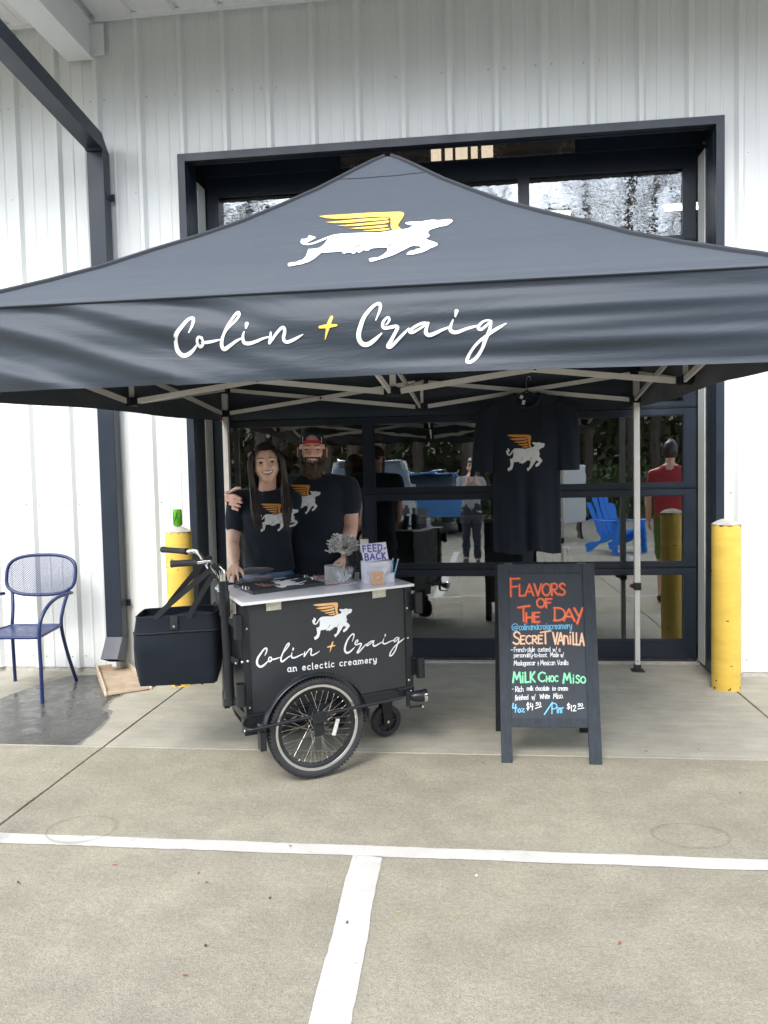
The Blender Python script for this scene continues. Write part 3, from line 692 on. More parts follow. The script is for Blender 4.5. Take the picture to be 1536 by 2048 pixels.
# screws
sc = MB()
rnd = random.Random(11)
for zr, step in ((0.12, 1), (1.30, 2), (2.55, 2), (3.62, 2), (4.3, 3)):
    for kk in range(-20, 24):
        for dx in (-0.055, 0.055):
            x = ribs0 + kk * PITCHR + dx
            if OXL - 0.02 < x < OXR + 0.02 and zr < OZT + 0.05: continue
            if rnd.random() < 0.5 * (step > 1): continue
            zz = zr + rnd.uniform(-0.006, 0.006)
            sc.lathe([(0, -0.005), (0.005, -0.0045), (0.0062, -0.001), (0.0062, 0)], (x, WY - 0.001, zz), 8, 'y')
o = B('screw', sc, M_CLIP); o['kind'] = 'stuff'
# base drip edge and body of the wall behind the sheet
for x0, x1 in ((-9.0, OXL), (OXR, 9.0)):
    B('base_trim', MB().box((x0, WY + 0.004, 0), (x1, WY + 0.05, 0.05)), M_CONCAP)
for x0, x1, z0, z1 in ((-9.0, OXL + 0.02, 0.05, ZT), (OXR - 0.02, 9.0, 0.05, ZT), (OXL + 0.02, OXR - 0.02, 3.935, ZT)):
    B('wall_core', MB().box((x0, WY + 0.05, z0), (x1, WY + 0.28, z1)), M_DARKIN)
# opening trim: face flanges, dark reveal, pale strip next to the door
TW = 0.055
for s, xo in ((1, OXL), (-1, OXR)):
    B('jamb_trim', MB().box((xo, WY - 0.036, 0), (xo + s * TW, WY + 0.02, OZT - (0.0 if s > 0 else 0.0))), M_NAVY)
    B('jamb_reveal', MB().box((xo + s * 0.012, WY + 0.02, 0), (xo + s * (TW + 0.002), WY + 0.205, 3.934)), M_NAVY)
    B('weather_strip', MB().box((xo + s * 0.02, WY + 0.205, 0.03), (xo + s * (TW + 0.008), DY - 0.025, OZT - 0.12)), M_STRIP)
B('head_trim', MB().box((OXL + TW, WY - 0.0355, OZT - TW), (OXR - TW, WY + 0.02, OZT)), M_NAVY)
B('head_reveal', MB().box((OXL + TW, WY + 0.02, OZT - TW - 0.004), (OXR - TW, WY + 0.05, 3.934)), M_NAVY)
B('head_panel', MB().box((OXL + TW, WY + 0.2805, 3.80), (OXR - TW, WY + 0.30, 4.0)), M_NAVY)
B('head_closure', MB().box((OXL + TW, DY + 0.05, 3.82), (OXR - TW, DY + 0.14, 4.60)), M_NAVY)
B('header_strip', MB().box((-0.95, WY + 0.262, 3.80), (0.78, WY + 0.28, 3.93)), M_GALV)
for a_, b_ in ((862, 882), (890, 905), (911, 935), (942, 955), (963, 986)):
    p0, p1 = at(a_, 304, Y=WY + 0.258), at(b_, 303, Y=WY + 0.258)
    B('glowing_slat', MB().box((p0.x, WY + 0.254, 3.80), (p1.x, WY + 0.2615, 3.925)), M_SLAT)  # solid slats with added glow, standing in for lit interior above the door
B('threshold', MB().box((OXL + 0.03, DY - 0.06, -0.02), (OXR - 0.03, DY + 0.1, 0.012)), M_CONCAP)

# glass roll-up door
door = empty('roll_up_door', (0, DY, 0), label='black framed glass roll-up door closed behind the tent, six rows of three panes', cat='door')
dx0, dx1 = OXL + TW + 0.012, OXR - TW - 0.012
rows = [0.035, 0.727, 1.325, 1.928, 2.535, 3.150, 3.862]
mull = [(-0.845, -0.765), (0.385, 0.452)]
for r in range(6):
    z0, z1 = rows[r] + 0.0025, rows[r + 1] - 0.0025
    sec = MB(); y0, y1 = 0.0, 0.045
    bot = 0.135 if r == 0 else 0.040; topr = 0.045 if r < 5 else 0.165; st = 0.085
    sec.box((dx0, y0, z0), (dx1, y1, z0 + bot)); sec.box((dx0, y0, z1 - topr), (dx1, y1, z1))
    xs = [(dx0, dx0 + st)] + mull + [(dx1 - st, dx1)]
    for a, b in xs: sec.box((a, y0, z0 + bot), (b, y1, z1 - topr))
    # glazing beads and a raised line along each rail
    for a, b in zip(xs, xs[1:]):
        ga, gb, gz0, gz1 = a[1], b[0], z0 + bot, z1 - topr
        for q in ((ga, gz0, ga + 0.008, gz1), (gb - 0.008, gz0, gb, gz1), (ga + 0.008, gz0, gb - 0.008, gz0 + 0.008), (ga + 0.008, gz1 - 0.008, gb - 0.008, gz1)):
            sec.box((q[0], y0 + 0.006, q[1]), (q[2], y0 + 0.03, q[3]))
    if r: sec.box((dx0, -0.006, z0 + 0.012), (dx1, 0.0, z0 + 0.018))
    s_ = sec.build('door_section', M_NAVY, door)
    for a, b in zip(xs, xs[1:]):
        mesh_obj('glass_pane', [(a[1], 0.018, z0 + bot), (b[0], 0.018, z0 + bot), (b[0], 0.018, z1 - topr), (a[1], 0.018, z1 - topr)], [(0, 1, 2, 3)], M_GLASSU if r >= 3 else M_GLASS, s_)
MB().box((dx0, -0.004, 0.0), (dx1, 0.05, 0.034)).build('bottom_seal', M_RUBBER, door)

# soffit, purlins, roof and rafter of the porch
ZS = 4.87
vs = []; n = 0
xk = ribs0 - 9 * 1.0
cols = []
x = -9.0; kk = 0
while x < 9:
    c = ribs0 + math.ceil((-9 - ribs0) / PITCHR) * PITCHR + kk * PITCHR; kk += 1
    cols += [(c - 0.034, 0), (c - 0.014, 0.03), (c + 0.014, 0.03), (c + 0.034, 0)]; x = c
    cols += [(c + 0.115, 0), (c + 0.118, 0.004), (c + 0.205, 0.004), (c + 0.208, 0)]
RY0 = 4.24
for y in (WY + 0.05, RY0):
    for cx_, dz in cols: vs.append((cx_, y, ZS + 0.0 + dz + (WY - y) * 0.02))
m_ = len(cols)
rf = empty('porch_roof', (0, WY, ZS), label='white ribbed metal porch roof jutting out over the tent', cat='roof')
def RP(name, mb, m):
    mb.v = [Vector((v.x, v.y - WY, v.z - ZS)) for v in mb.v]; return mb.build(name, m, rf)
RP('soffit_sheet', MB().add(vs, [(i, m_ + i, m_ + i + 1, i + 1) for i in range(m_ - 1)]), M_SOFFIT)
RP('roof_deck', MB().box((-9, RY0, ZS + 0.16), (9, WY + 0.3, ZS + 0.2)), M_SOFFIT)
RP('ledger_angle', MB().box((-2.71, WY - 0.045, ZS - 0.022), (9, WY - 0.037, ZS + 0.02)).box((-9, WY - 0.045, ZS - 0.022), (-2.93, WY - 0.037, ZS + 0.02)), M_BEAM)
RP('eave_fascia', MB().box((-9, RY0 - 0.03, ZS - 0.1), (9, RY0, ZS + 0.22)), M_NAVY)
bl, brx = at(178, 105, Y=WY - 0.03), at(211, 104, Y=WY - 0.03)
for xc in (-2.83, 3.4, -8.6):
    mb = MB()
    mb.box((xc - 0.10, RY0 + 0.02, 4.585), (xc + 0.10, WY - 0.034, 4.60))
    mb.box((xc - 0.10, RY0 + 0.02, ZS - 0.03), (xc + 0.10, WY - 0.034, ZS - 0.012))
    mb.box((xc + 0.072, RY0 + 0.02, 4.60), (xc + 0.08, WY - 0.034, ZS - 0.03))
    mb.box((xc - 0.08, RY0 + 0.02, 4.60), (xc - 0.072, WY - 0.034, ZS - 0.03))
    RP('rafter', mb, M_BEAM)
bb = MB()
for z in (4.65, 4.80): bb.lathe([(0, -0.01), (0.012, -0.01), (0.012, 0)], (-2.66, WY - 0.034, z), 6, 'y')
bb.box((-2.75, WY - 0.044, 4.61), (-2.64, WY - 0.034, ZS - 0.04))
RP('beam_bracket', bb, M_BEAM)

# inside of the hall seen dimly through the glass
hall = empty('hall_interior', (0, DY, 0)); tag(hall, kind='structure')
def HI(name, a, b, m): return MB().box((a[0], a[1] - DY, a[2]), (b[0], b[1] - DY, b[2])).build(name, m, hall)
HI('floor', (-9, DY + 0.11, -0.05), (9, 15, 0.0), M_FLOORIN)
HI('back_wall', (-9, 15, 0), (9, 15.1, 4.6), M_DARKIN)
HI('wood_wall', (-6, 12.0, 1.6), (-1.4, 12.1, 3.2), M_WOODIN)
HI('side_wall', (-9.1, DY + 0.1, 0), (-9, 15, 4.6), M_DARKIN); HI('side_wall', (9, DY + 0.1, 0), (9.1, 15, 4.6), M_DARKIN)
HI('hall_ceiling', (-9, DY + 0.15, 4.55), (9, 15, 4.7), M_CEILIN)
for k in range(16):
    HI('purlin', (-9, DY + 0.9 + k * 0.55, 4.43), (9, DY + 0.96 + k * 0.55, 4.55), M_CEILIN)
for i, (x, y, lb) in enumerate(((0.45, 8.3, 'lit strip light inside the hall behind the top middle panes'), (2.6, 8.3, 'lit strip light inside the hall behind the top right pane'), (-2.6, 10.8, 'lit strip light deep inside the hall on the left side'))):
    t = empty('strip_light', (x, y, 4.12), label=lb, cat='light', group='strip lights inside the hall')
    MB().box((-0.62, -0.07, 0.03), (0.62, 0.07, 0.07)).build('housing', M_WALL, t)
    MB().tube([(-0.6, 0, 0), (0.6, 0, 0)], 0.02, 8).build('tube', M_LAMP, t)
    [MB().tube([(q, 0, 0.07), (q, 0, 0.31)], 0.004, 4).build('hanger_rod', M_CLIP, t) for q in (-0.4, 0.4)]

# ------------------------------------------------------------------ pop-up canopy
XC, YC, HW = -0.43, 4.28, 1.58
tent = empty('popup_canopy', (XC, YC, 0), label='black pop-up canopy with a winged cow and script lettering on its front', cat='canopy')
TROT = R(-2.4)
tent.rotation_euler = (0, 0, TROT)
TC = Vector((XC, YC, 0)); TRI = Matrix.Rotation(-TROT, 3, 'Z')
TCO = TRI @ (CO - TC) + TC
def tray_(px, py): return TRI @ ray(px, py)
def tent_world(p): return Matrix.Rotation(TROT, 3, 'Z') @ Vector((p[0] - XC, p[1] - YC, p[2])) + TC
def T(mb, name, m, smooth=False, parent=None):
    mb.v = [Vector((v.x - XC, v.y - YC, v.z)) for v in mb.v]
    o = mb.build(name, m, parent or tent, smooth); return o
HT = [(0, 3.222), (.02, 3.205), (.05, 3.166), (.1, 3.098), (.2, 2.957), (.3, 2.83), (.4, 2.707), (.5, 2.60), (.6, 2.50), (.7, 2.396), (.8, 2.306), (.9, 2.224), (1.0, 2.146), (1.2, 2.0)]
def ht(t):
    for (a, za), (b, zb) in zip(HT, HT[1:]):
        if a <= t <= b: return za + (zb - za) * (t - a) / (b - a)
    return HT[-1][1]
def roof_z(X, Y):
    dx, dy = (X - XC) / HW, (Y - YC) / HW
    ax, ay = abs(dx), abs(dy); t = max(ax, ay); s = (min(ax, ay) / t) if t > 1e-6 else 0
    z = ht(t)
    sag = (1 - s * s) * math.sin(math.pi * min(t, 1)) * 0.028      # panels hang a little between the hips
    z -= sag
    fx = dx if ay >= ax else dy                                      # soft radiating creases
    z += 0.0035 * math.sin(fx / max(t, .12) * 9 + 2.0) * t * (1 - t) * 2.5 * (1 - s)
    z += 0.004 * math.sin(t * 60 + 3 * fx) * sm(0.86, 1.0, t) * (1 - sm(0.97, 1.0, t))
    z += 0.030 * (Y - (YC - HW)) * t * t
    z -= 0.010 * dx * t
    return z
def side_top(X, Y): return roof_z(X, Y)
def side_bot(X, Y, fr=False):
    return 1.832 + 0.030 * (Y - (YC - HW)) + 0.006 * math.sin(X * 2.1 + Y * 3.0) + (0.008 * (X < -1) if fr else 0)
N_ = 60
mb = MB()
def rp(i, j):
    # grid denser near the peak; square rings keep the hips sharp
    u, v = 2 * i - 1, 2 * j - 1
    return (XC + HW * u, YC + HW * v)
for q in range(4):          # one sheet per side, meeting at the hips
    def f(a, b, q=q):
        t = 1 - (1 - b); s = 2 * a - 1
        lx, ly = s * t, -t
        x, y = [(lx, ly), (-ly, lx), (-lx, -ly), (ly, -lx)][q]
        X_, Y_ = XC + HW * x, YC + HW * y
        return Vector((X_, Y_, roof_z(X_, Y_)))
    p = MB().grid(f, 70, 60)
    bm_v = p.v
    o = T(p, 'roof_panel', M_CANOPY, True)
    bmx = bmesh.new(); bmx.from_mesh(o.data); bmesh.ops.remove_doubles(bmx, verts=bmx.verts[:], dist=1e-5)
    bmesh.ops.recalc_face_normals(bmx, faces=bmx.faces[:]); bmx.to_mesh(o.data); bmx.free()
# valances
def val_off(u, s, k):
    """outward bulge of the valance cloth; u metres along, s 0 top..1 bottom"""
    b = 0.010 * math.sin(math.pi * s) - 0.006 * s
    if k == 0:
        d = u * 0.30 + (1 - s) * 0.31       # folds dragged up from the left corner towards the middle
        wl = sm(0.25, -1.0, u)
        b += wl * (0.012 * math.sin(d * 36 + 0.4) + 0.003 * math.sin(d * 80 + 1))
        wr = sm(-0.3, 0.9, u)
        b += wr * (0.008 * math.sin((1 - s) * 15 + u * 1.1 + 2.2) + 0.0025 * math.sin((1 - s) * 33 - u * 2))
        b += 0.006 * math.sin((1 - s) * 11 + 1.2 + u) + 0.004 * math.sin(u * 7 + s * 4) * s
    else:
        b += 0.012 * math.sin(u * 3.3 + k) * s + 0.005 * math.sin(u * 9 + s * 3 + k)
        b += 0.006 * math.sin(s * 12 + u * 1.2)
    return b * sm(0.0, 0.12, s) + 0.002
def val_pt(k, u, s, h=0.0):
    """k side (0 front, 1 right, 2 back, 3 left); u metres from the middle, going anticlockwise from above"""
    ux, uy = [(1, 0), (0, 1), (-1, 0), (0, -1)][k]; nx, ny = [(0, -1), (1, 0), (0, 1), (-1, 0)][k]
    X_, Y_ = XC + nx * HW + ux * u, YC + ny * HW + uy * u
    zt = side_top(X_, Y_); zb = side_bot(X_, Y_, k == 0)
    o = val_off(u, s, k) + h
    e = 1 - (abs(u) / HW) ** 12
    return Vector((X_ + nx * o * e, Y_ + ny * o * e, zt + (zb - zt) * s))
for k in range(4):
    p = MB().grid(lambda a, b, k=k: val_pt(k, (2 * a - 1) * HW, b), 150 if k == 0 else 60, 44 if k == 0 else 14)
    o = T(p, 'valance', M_CANOPY, True)
    h_ = MB().grid(lambda a, b, k=k: val_pt(k, (2 * a - 1) * HW, 0.925 + 0.075 * b, 0.0022), 100, 2)
    T(h_, 'hem', M_CANOPY, True)
    # stitched seam where roof and valance meet
    sm_ = MB().tube([val_pt(k, (2 * i / 60 - 1) * HW, 0.012, 0.003) for i in range(61)], 0.0028, 5)
    T(sm_, 'seam', M_SEAM)
# hip seams and the ring seam of the peak cap
for sx, sy in ((-1, -1), (1, -1), (1, 1), (-1, 1)):
    pts = []
    for i in range(31):
        t = 0.01 + 0.985 * i / 30; X_, Y_ = XC + sx * HW * t, YC + sy * HW * t
        pts.append((X_, Y_, roof_z(X_, Y_) + 0.004))
    T(MB().tube(pts, 0.012, 6, flat=0.5), 'hip_seam', M_SEAM)
pts = []
for i in range(80):
    a = 2 * math.pi * i / 80; c, s = math.cos(a), math.sin(a); m = max(abs(c), abs(s)); rr_ = 0.155 * (0.86 + 0.14 / m) 
    X_, Y_ = XC + HW * rr_ * c / m * (0.9 if abs(c) < abs(s) else 0.9), YC + HW * rr_ * s / m * 0.9
    pts.append((X_, Y_, roof_z(X_, Y_) + 0.0015))
T(MB().tube(pts, 0.0026, 5, closed=True), 'peak_cap_seam', M_SEAM)

# print on the roof front
def roof_hit2(px, py):      # march from the camera until below the cloth
    d = tray_(px, py); t = (YC - HW - TCO.y) / d.y
    while TCO.y + t * d.y < YC:
        p = TCO + d * t
        if p.z < roof_z(p.x, p.y): break
        t += 0.004 / d.y
    return p
bl_, br_ = roof_hit2(565, 531), roof_hit2(898, 520)
tl_, tr_ = roof_hit2(600, 426), roof_hit2(905, 424)
yb, yt = roof_hit2(735, 526).y, roof_hit2(735, 424).y
xb0, xb1 = roof_hit2(565, 531).x, roof_hit2(905, 445).x
def roof_print(x, y, h):
    Y_ = yb + (yt - yb) * y; X_ = xb0 + (xb1 - xb0) * x + (tl_.x - bl_.x) * 0.0 * y
    return Vector((X_ - XC, Y_ - YC, roof_z(X_, Y_) + 0.0045 + h * 3))
cow_print(roof_print, 0.03, [M_PRINTW, M_PRINTY, M_LINE], tent)
# script on the front valance
yv = YC - HW
def val_px(px, py):
    d = tray_(px, py); p = TCO + d * ((yv - 0.012 - TCO.y) / d.y); return (p.x - XC, p.z)
def val_print(u, z, h):
    X_, Y_ = XC + u, yv
    zt, zb = side_top(X_, Y_), side_bot(X_, Y_, True); s = (zt - z) / (zt - zb)
    p = val_pt(0, u, s, 0.0018 + h * 2); return Vector((p.x - XC, p.y - YC, p.z))
def px_print(strokes, P, mi):
    for pts, wd in strokes:
        q = [val_px(*p) for p in pts]; k = (yv) / FPX * 1.02
        P.stroke(q, [w_ * k for w_ in wd], mi, smooth=7)
P = Print(val_print); px_print(SCRIPT, P, 0); px_print(PLUS, P, 1)
P.build('script_lettering', [M_PRINTW, M_PRINTY], tent)

# frame: nodes, scissor bars, legs
def leg_xy(sx, sy): return XC + sx * (1.55 if sy > 0 else 1.546), YC + sy * (1.53 if sy > 0 else 1.54)
ZL, ZU = 1.905, 2.085
def up(y): return 0.025 * (y - (YC - HW))
nodes = {}
for ix in (-1, 0, 1):
    for iy in (-1, 0, 1):
        nodes[(ix, iy)] = (XC + ix * (1.546 if iy < 0 else 1.55), YC + iy * (1.53 if iy > 0 else (1.54 if ix else 1.50)))
def scissor(a, b):
    (x0, y0), (x1, y1) = nodes[a], nodes[b]
    d = Vector((x1 - x0, y1 - y0, 0)).normalized(); n = Vector((-d.y, d.x, 0)); e = 0.045
    for k, (za, zb) in enumerate(((ZL, ZU), (ZU, ZL))):
        off = n * (0.013 * (1 if k else -1))
        p0 = Vector((x0, y0, za + up(y0))) + d * e + off; p1 = Vector((x1, y1, zb + up(y1))) - d * e + off
        T(MB().bar(p0, p1, 0.014, 0.030), 'truss_bar', M_FRAMEW)
    mid = (Vector((x0, y0, (ZL + ZU) / 2 + up(y0))) + Vector((x1, y1, (ZL + ZU) / 2 + up(y1)))) / 2
    M = Matrix.Translation(mid) @ n.to_track_quat('Z', 'Y').to_matrix().to_4x4()
    T(MB().lathe([(0, -0.024), (0.009, -0.024), (0.009, 0.024), (0, 0.024)], n=10, M=M), 'pivot_bolt', M_BLACK)
for iy in (-1, 1):
    for ix in (-1, 0): scissor((ix, iy), (ix + 1, iy))
for ix in (-1, 1):
    for iy in (-1, 0): scissor((ix, iy), (ix, iy + 1))
for a in ((-1, 0), (1, 0), (0, -1), (0, 1)): scissor(a, (0, 0))
for (ix, iy), (x, y) in nodes.items():
    for z in (ZL, ZU):
        q_ = 0.028 if iy < 0 and ix else 0.05
        mb = MB().box((x - 0.028, y - 0.028, z - 0.028 + up(y)), (x + 0.028, y + 0.028, z + 0.024 + up(y)), bev=0.004)
        for s in (-1, 1):
            mb.box((x - q_, y + s * 0.012 - 0.004, z - 0.018 + up(y)), (x + q_, y + s * 0.012 + 0.004, z + 0.018 + up(y)))
        mb.box((x - 0.012, y - q_, z - 0.016 + up(y)), (x + 0.012, y + q_, z + 0.016 + up(y)))
        T(mb, 'joint_block', M_BLACK)
    if abs(ix) + abs(iy) == 1:
        T(MB().box((x - 0.011, y - 0.011, ZL + up(y)), (x + 0.011, y + 0.011, ZU + up(y) + 0.02)), 'truss_post', M_FRAMEW)
T(MB().box((XC - 0.016, YC - 0.016, ZL + 0.04), (XC + 0.016, YC + 0.016, 3.13)), 'peak_pole', M_FRAMEW)
T(MB().lathe([(0, 0.05), (0.05, 0.03), (0.06, 0), (0, 0)], (XC, YC, 3.12), 16), 'peak_knob', M_BLACK)
for sx, sy in ((-1, -1), (1, -1), (1, 1), (-1, 1)):
    x, y = leg_xy(sx, sy)
    leg = MB().box((x - 0.0165, y - 0.0165, 0.02), (x + 0.0165, y + 0.0165, 1.25)).box((x - 0.020, y - 0.020, 0.62), (x + 0.020, y + 0.020, ZU + up(y) + 0.02))
    lo = T(leg, 'leg', M_FRAMEW)
    f = MB().box((x - 0.045, y - 0.045, 0.0), (x + 0.045, y + 0.045, 0.008), bev=0.002).box((x - 0.024, y - 0.024, 0.008), (x + 0.024, y + 0.024, 0.05), bev=0.004)
    T(f, 'foot', M_RUBBER, parent=lo)
    cl = MB().box((x - 0.026, y - 0.026, 0.60), (x + 0.026, y + 0.026, 0.655), bev=0.004).box((x - 0.048, y - 0.02, 0.615), (x - 0.026, y + 0.005, 0.645), bev=0.003)
    T(cl, 'height_clip', M_BLACK, parent=lo)
    T(MB().box((x - 0.056, y - 0.016, 0.62), (x - 0.048, y, 0.64)).lathe([(0, 0), (0.008, 0), (0.008, 0.006), (0, 0.006)], (x - 0.034, y - 0.01, ZL - 0.06 + up(y)), 8), 'red_button', M_REDST, parent=lo)
    hl = MB().lathe([(0, -0.0195), (0.005, -0.0175)], (x, y, 0.075), 8, 'y')
    T(hl, 'leg_hole', M_BLACK, parent=lo)

# ------------------------------------------------------------------ ice cream push cart
KX, KY, KYAW = -1.115, 3.565, R(32)
cart = empty('push_cart', (KX, KY, 0), label='black three-wheeled ice cream push cart with white counter and winged cow lettering', cat='cart')
cart.rotation_mode = 'XYZ'
cart.rotation_euler = (R(1.4), R(-1.1), KYAW)
KM = Matrix.Translation((KX, KY, 0)) @ cart.rotation_euler.to_matrix().to_4x4(); KI = KM.inverted()
def K(name, mb, m, smooth=False, parent=None): return mb.build(name, m, parent or cart, smooth)
def k_hit(px, py, axis, val):
    """ray through a pixel met with a cart-local plane"""
    o = KI @ CO; d = KI.to_3x3() @ ray(px, py); return o + d * ((val - o[axis]) / d[axis])
CL, CD, CZ = 0.932, 0.50, 0.89
U0 = 0.016
ZB = 0.335
K('counter', MB().box((0.010, -0.015, CZ - 0.014), (CL + 0.006, CD + 0.02, CZ), bev=0.004), [M_COUNTER])
cedge = MB().box((0.0095, -0.0165, CZ - 0.0135), (CL + 0.0065, -0.0152, CZ - 0.002)).box((0.0082, -0.0155, CZ - 0.0135), (0.0095, CD + 0.0205, CZ - 0.002))
K('counter_edge', cedge, M_EDGE)
K('front_panel', MB().box((0.040, 0.012, ZB), (CL - 0.040, 0.026, CZ - 0.015)), M_PANEL)
K('back_panel', MB().box((0.04, CD - 0.03, ZB), (CL - 0.04, CD - 0.015, CZ - 0.015)), M_PANEL)
K('end_panel', MB().box((0.024, 0.045, ZB), (0.036, CD - 0.045, CZ - 0.015)), M_PANEL)
K('end_panel', MB().box((CL - 0.026, 0.045, ZB), (CL - 0.012, CD - 0.045, CZ - 0.015)), M_PANEL)
for u0, u1 in ((U0, 0.046), (CL - 0.042, CL)):
    for v0, v1 in ((0.004, 0.046), (CD - 0.05, CD - 0.008)):
        K('corner_post', MB().box((u0, v0, ZB - 0.05), (u1, v1, CZ - 0.0145), bev=0.003), M_BLACK)
K('floor_frame', MB().box((U0, 0.0, ZB - 0.048), (CL, 0.034, ZB - 0.002), bev=0.003).box((U0, CD - 0.04, ZB - 0.048), (CL, CD - 0.005, ZB - 0.002), bev=0.003)
  .box((U0, 0.034, ZB - 0.046), (0.034, CD - 0.04, ZB - 0.004)).box((CL - 0.034, 0.034, ZB - 0.046), (CL, CD - 0.04, ZB - 0.004)).box((0.034, 0.034, ZB - 0.02), (CL - 0.034, CD - 0.04, ZB - 0.004)), M_BLACK)
# lower skirt bracket at the left corner
K('corner_bracket', MB().box((0.004, -0.004, 0.235), (0.065, 0.0, 0.315)).box((0.004, -0.004, 0.235), (0.008, 0.06, 0.315)), M_BLACK)
def bolt(u, v, z, r=0.007, ax='y', parent=None):
    M = Matrix.Translation((u, v, z)) @ (Matrix.Rotation(R(90), 4, 'X') if ax == 'y' else Matrix.Rotation(R(-90), 4, 'Y'))
    K('bolt', MB().lathe([(r, -0.001), (r, 0.002), (r * 0.6, 0.005), (0, 0.0055)], n=10, M=M), M_CLIP, parent=parent)
for z in (0.37, 0.60, 0.76):
    bolt(0.034, 0.003, z - 0.0); bolt(CL - 0.03, 0.003, z)
bolt(0.006, 0.003, 0.60); bolt(0.03, -0.005, 0.262); bolt(0.002, -0.005, 0.262, 0.006)
bolt(CL - 0.02, -0.001, 0.31, 0.006)
# hinges
for px in (548, 760):
    c = k_hit(px, 1200, 1, 0.0); u = c.x
    h = K('hinge', MB().box((u - 0.038, 0.0085, CZ - 0.058), (u + 0.038, 0.0115, CZ - 0.018), bev=0.001), M_STEEL)
    K('hinge_pin', MB().tube([(u - 0.038, 0.006, CZ - 0.019), (u + 0.038, 0.006, CZ - 0.019)], 0.0032, 8), M_STEEL, parent=h)
    for k in (-0.026, 0.0, 0.026): K('screw', MB().lathe([(0.0048, 0), (0.0038, 0.0018), (0, 0.002)], n=8, M=Matrix.Translation((u + k, 0.0084, CZ - 0.042)) @ Matrix.Rotation(R(90), 4, 'X')), M_ALU, parent=h)
# tube holders on the corner posts
for u, z0, z1 in ((-0.014, 0.725, 0.84), (-0.014, 0.395, 0.505), (CL + 0.022, 0.735, 0.845), (CL + 0.026, 0.385, 0.495)):
    t_ = MB()
    M = Matrix.Translation((u, -0.026, 0))
    t_.lathe([(0.021, z0), (0.0235, z0), (0.0235, z1), (0.021, z1), (0.021, z0 + 0.004), (0, z0 + 0.004)], n=20, M=M)
    uu = 0.004 if u < 0.5 else CL - 0.004
    t_.box((min(u, uu) - 0.004, -0.008, z0 + 0.012), (max(u, uu) + 0.004, 0.003, z1 - 0.01))
    smooth_shade(K('tube_holder', t_, M_BLACK))
# print on the front panel
fy = 0.012
def face_px(px, py):
    p = k_hit(px, py, 1, fy); return (p.x, p.z)
def face_print(u, z, h): return Vector((u, fy - 0.0006 - h, z))
a, b, c_, d_ = face_px(624, 1240), face_px(704, 1222), face_px(664, 1202.5), face_px(631, 1280)
def face_cow(x, y, h): return face_print(a[0] + (b[0] - a[0]) * x, d_[1] + (c_[1] - d_[1]) * y, h)
cow_print(face_cow, 0, [M_PRINTW, M_PRINTC, M_LINE], cart)
# lettering: the canopy design scaled to the panel
A0, A1 = face_px(512, 1331), face_px(809, 1284)
def design(px, py):      # metres on the canopy front
    return val_px(px, py)
D0, D1, DB = design(345, 690), design(1011, 650), design(365, 714)
kx = (A1[0] - A0[0]) / (D1[0] - D0[0])
zb0 = face_px(518, 1336)[1]
P = Print(face_print)
def skew(dx, dz): return dz + dx * 0.026
for strokes, mi in ((SCRIPT, 0), (PLUS, 1)):
    for pts, wd in strokes:
        q = []
        for p in pts:
            m = design(*p); dx = (m[0] - D0[0]) * kx; q.append((A0[0] + dx, zb0 + (m[1] - DB[1]) * kx * 1.0))
        P.stroke(q, [w_ * yv / FPX * kx * 0.98 for w_ in wd], mi, smooth=7)
P.build('script_lettering', [M_PRINTW, M_PRINTC], cart)
P = Print(face_print)
st, wtot = text_layout('an eclectic creamery', gap=0.21)
t0, t1 = face_px(575, 1343.5), face_px(753, 1324)
sx = (t1[0] - t0[0]) / wtot; cap = 0.0315
for pts, cv in st:
    q = [(t0[0] + x * sx, t0[1] + (t1[1] - t0[1]) * x / wtot + y * cap) for x, y in pts]
    P.stroke(q, 0.0052, 0, smooth=4 if cv else 0)
    if not cv and len(pts) == 2 and abs(pts[0][0] - pts[1][0]) < 0.05 and pts[1][1] < 0.1:   # small serifs
        P.stroke([(q[1][0] - 0.003, q[1][1]), (q[1][0] + 0.005, q[1][1])], 0.0042, 0, smooth=0)
P.build('small_lettering', [M_PRINTW], cart)

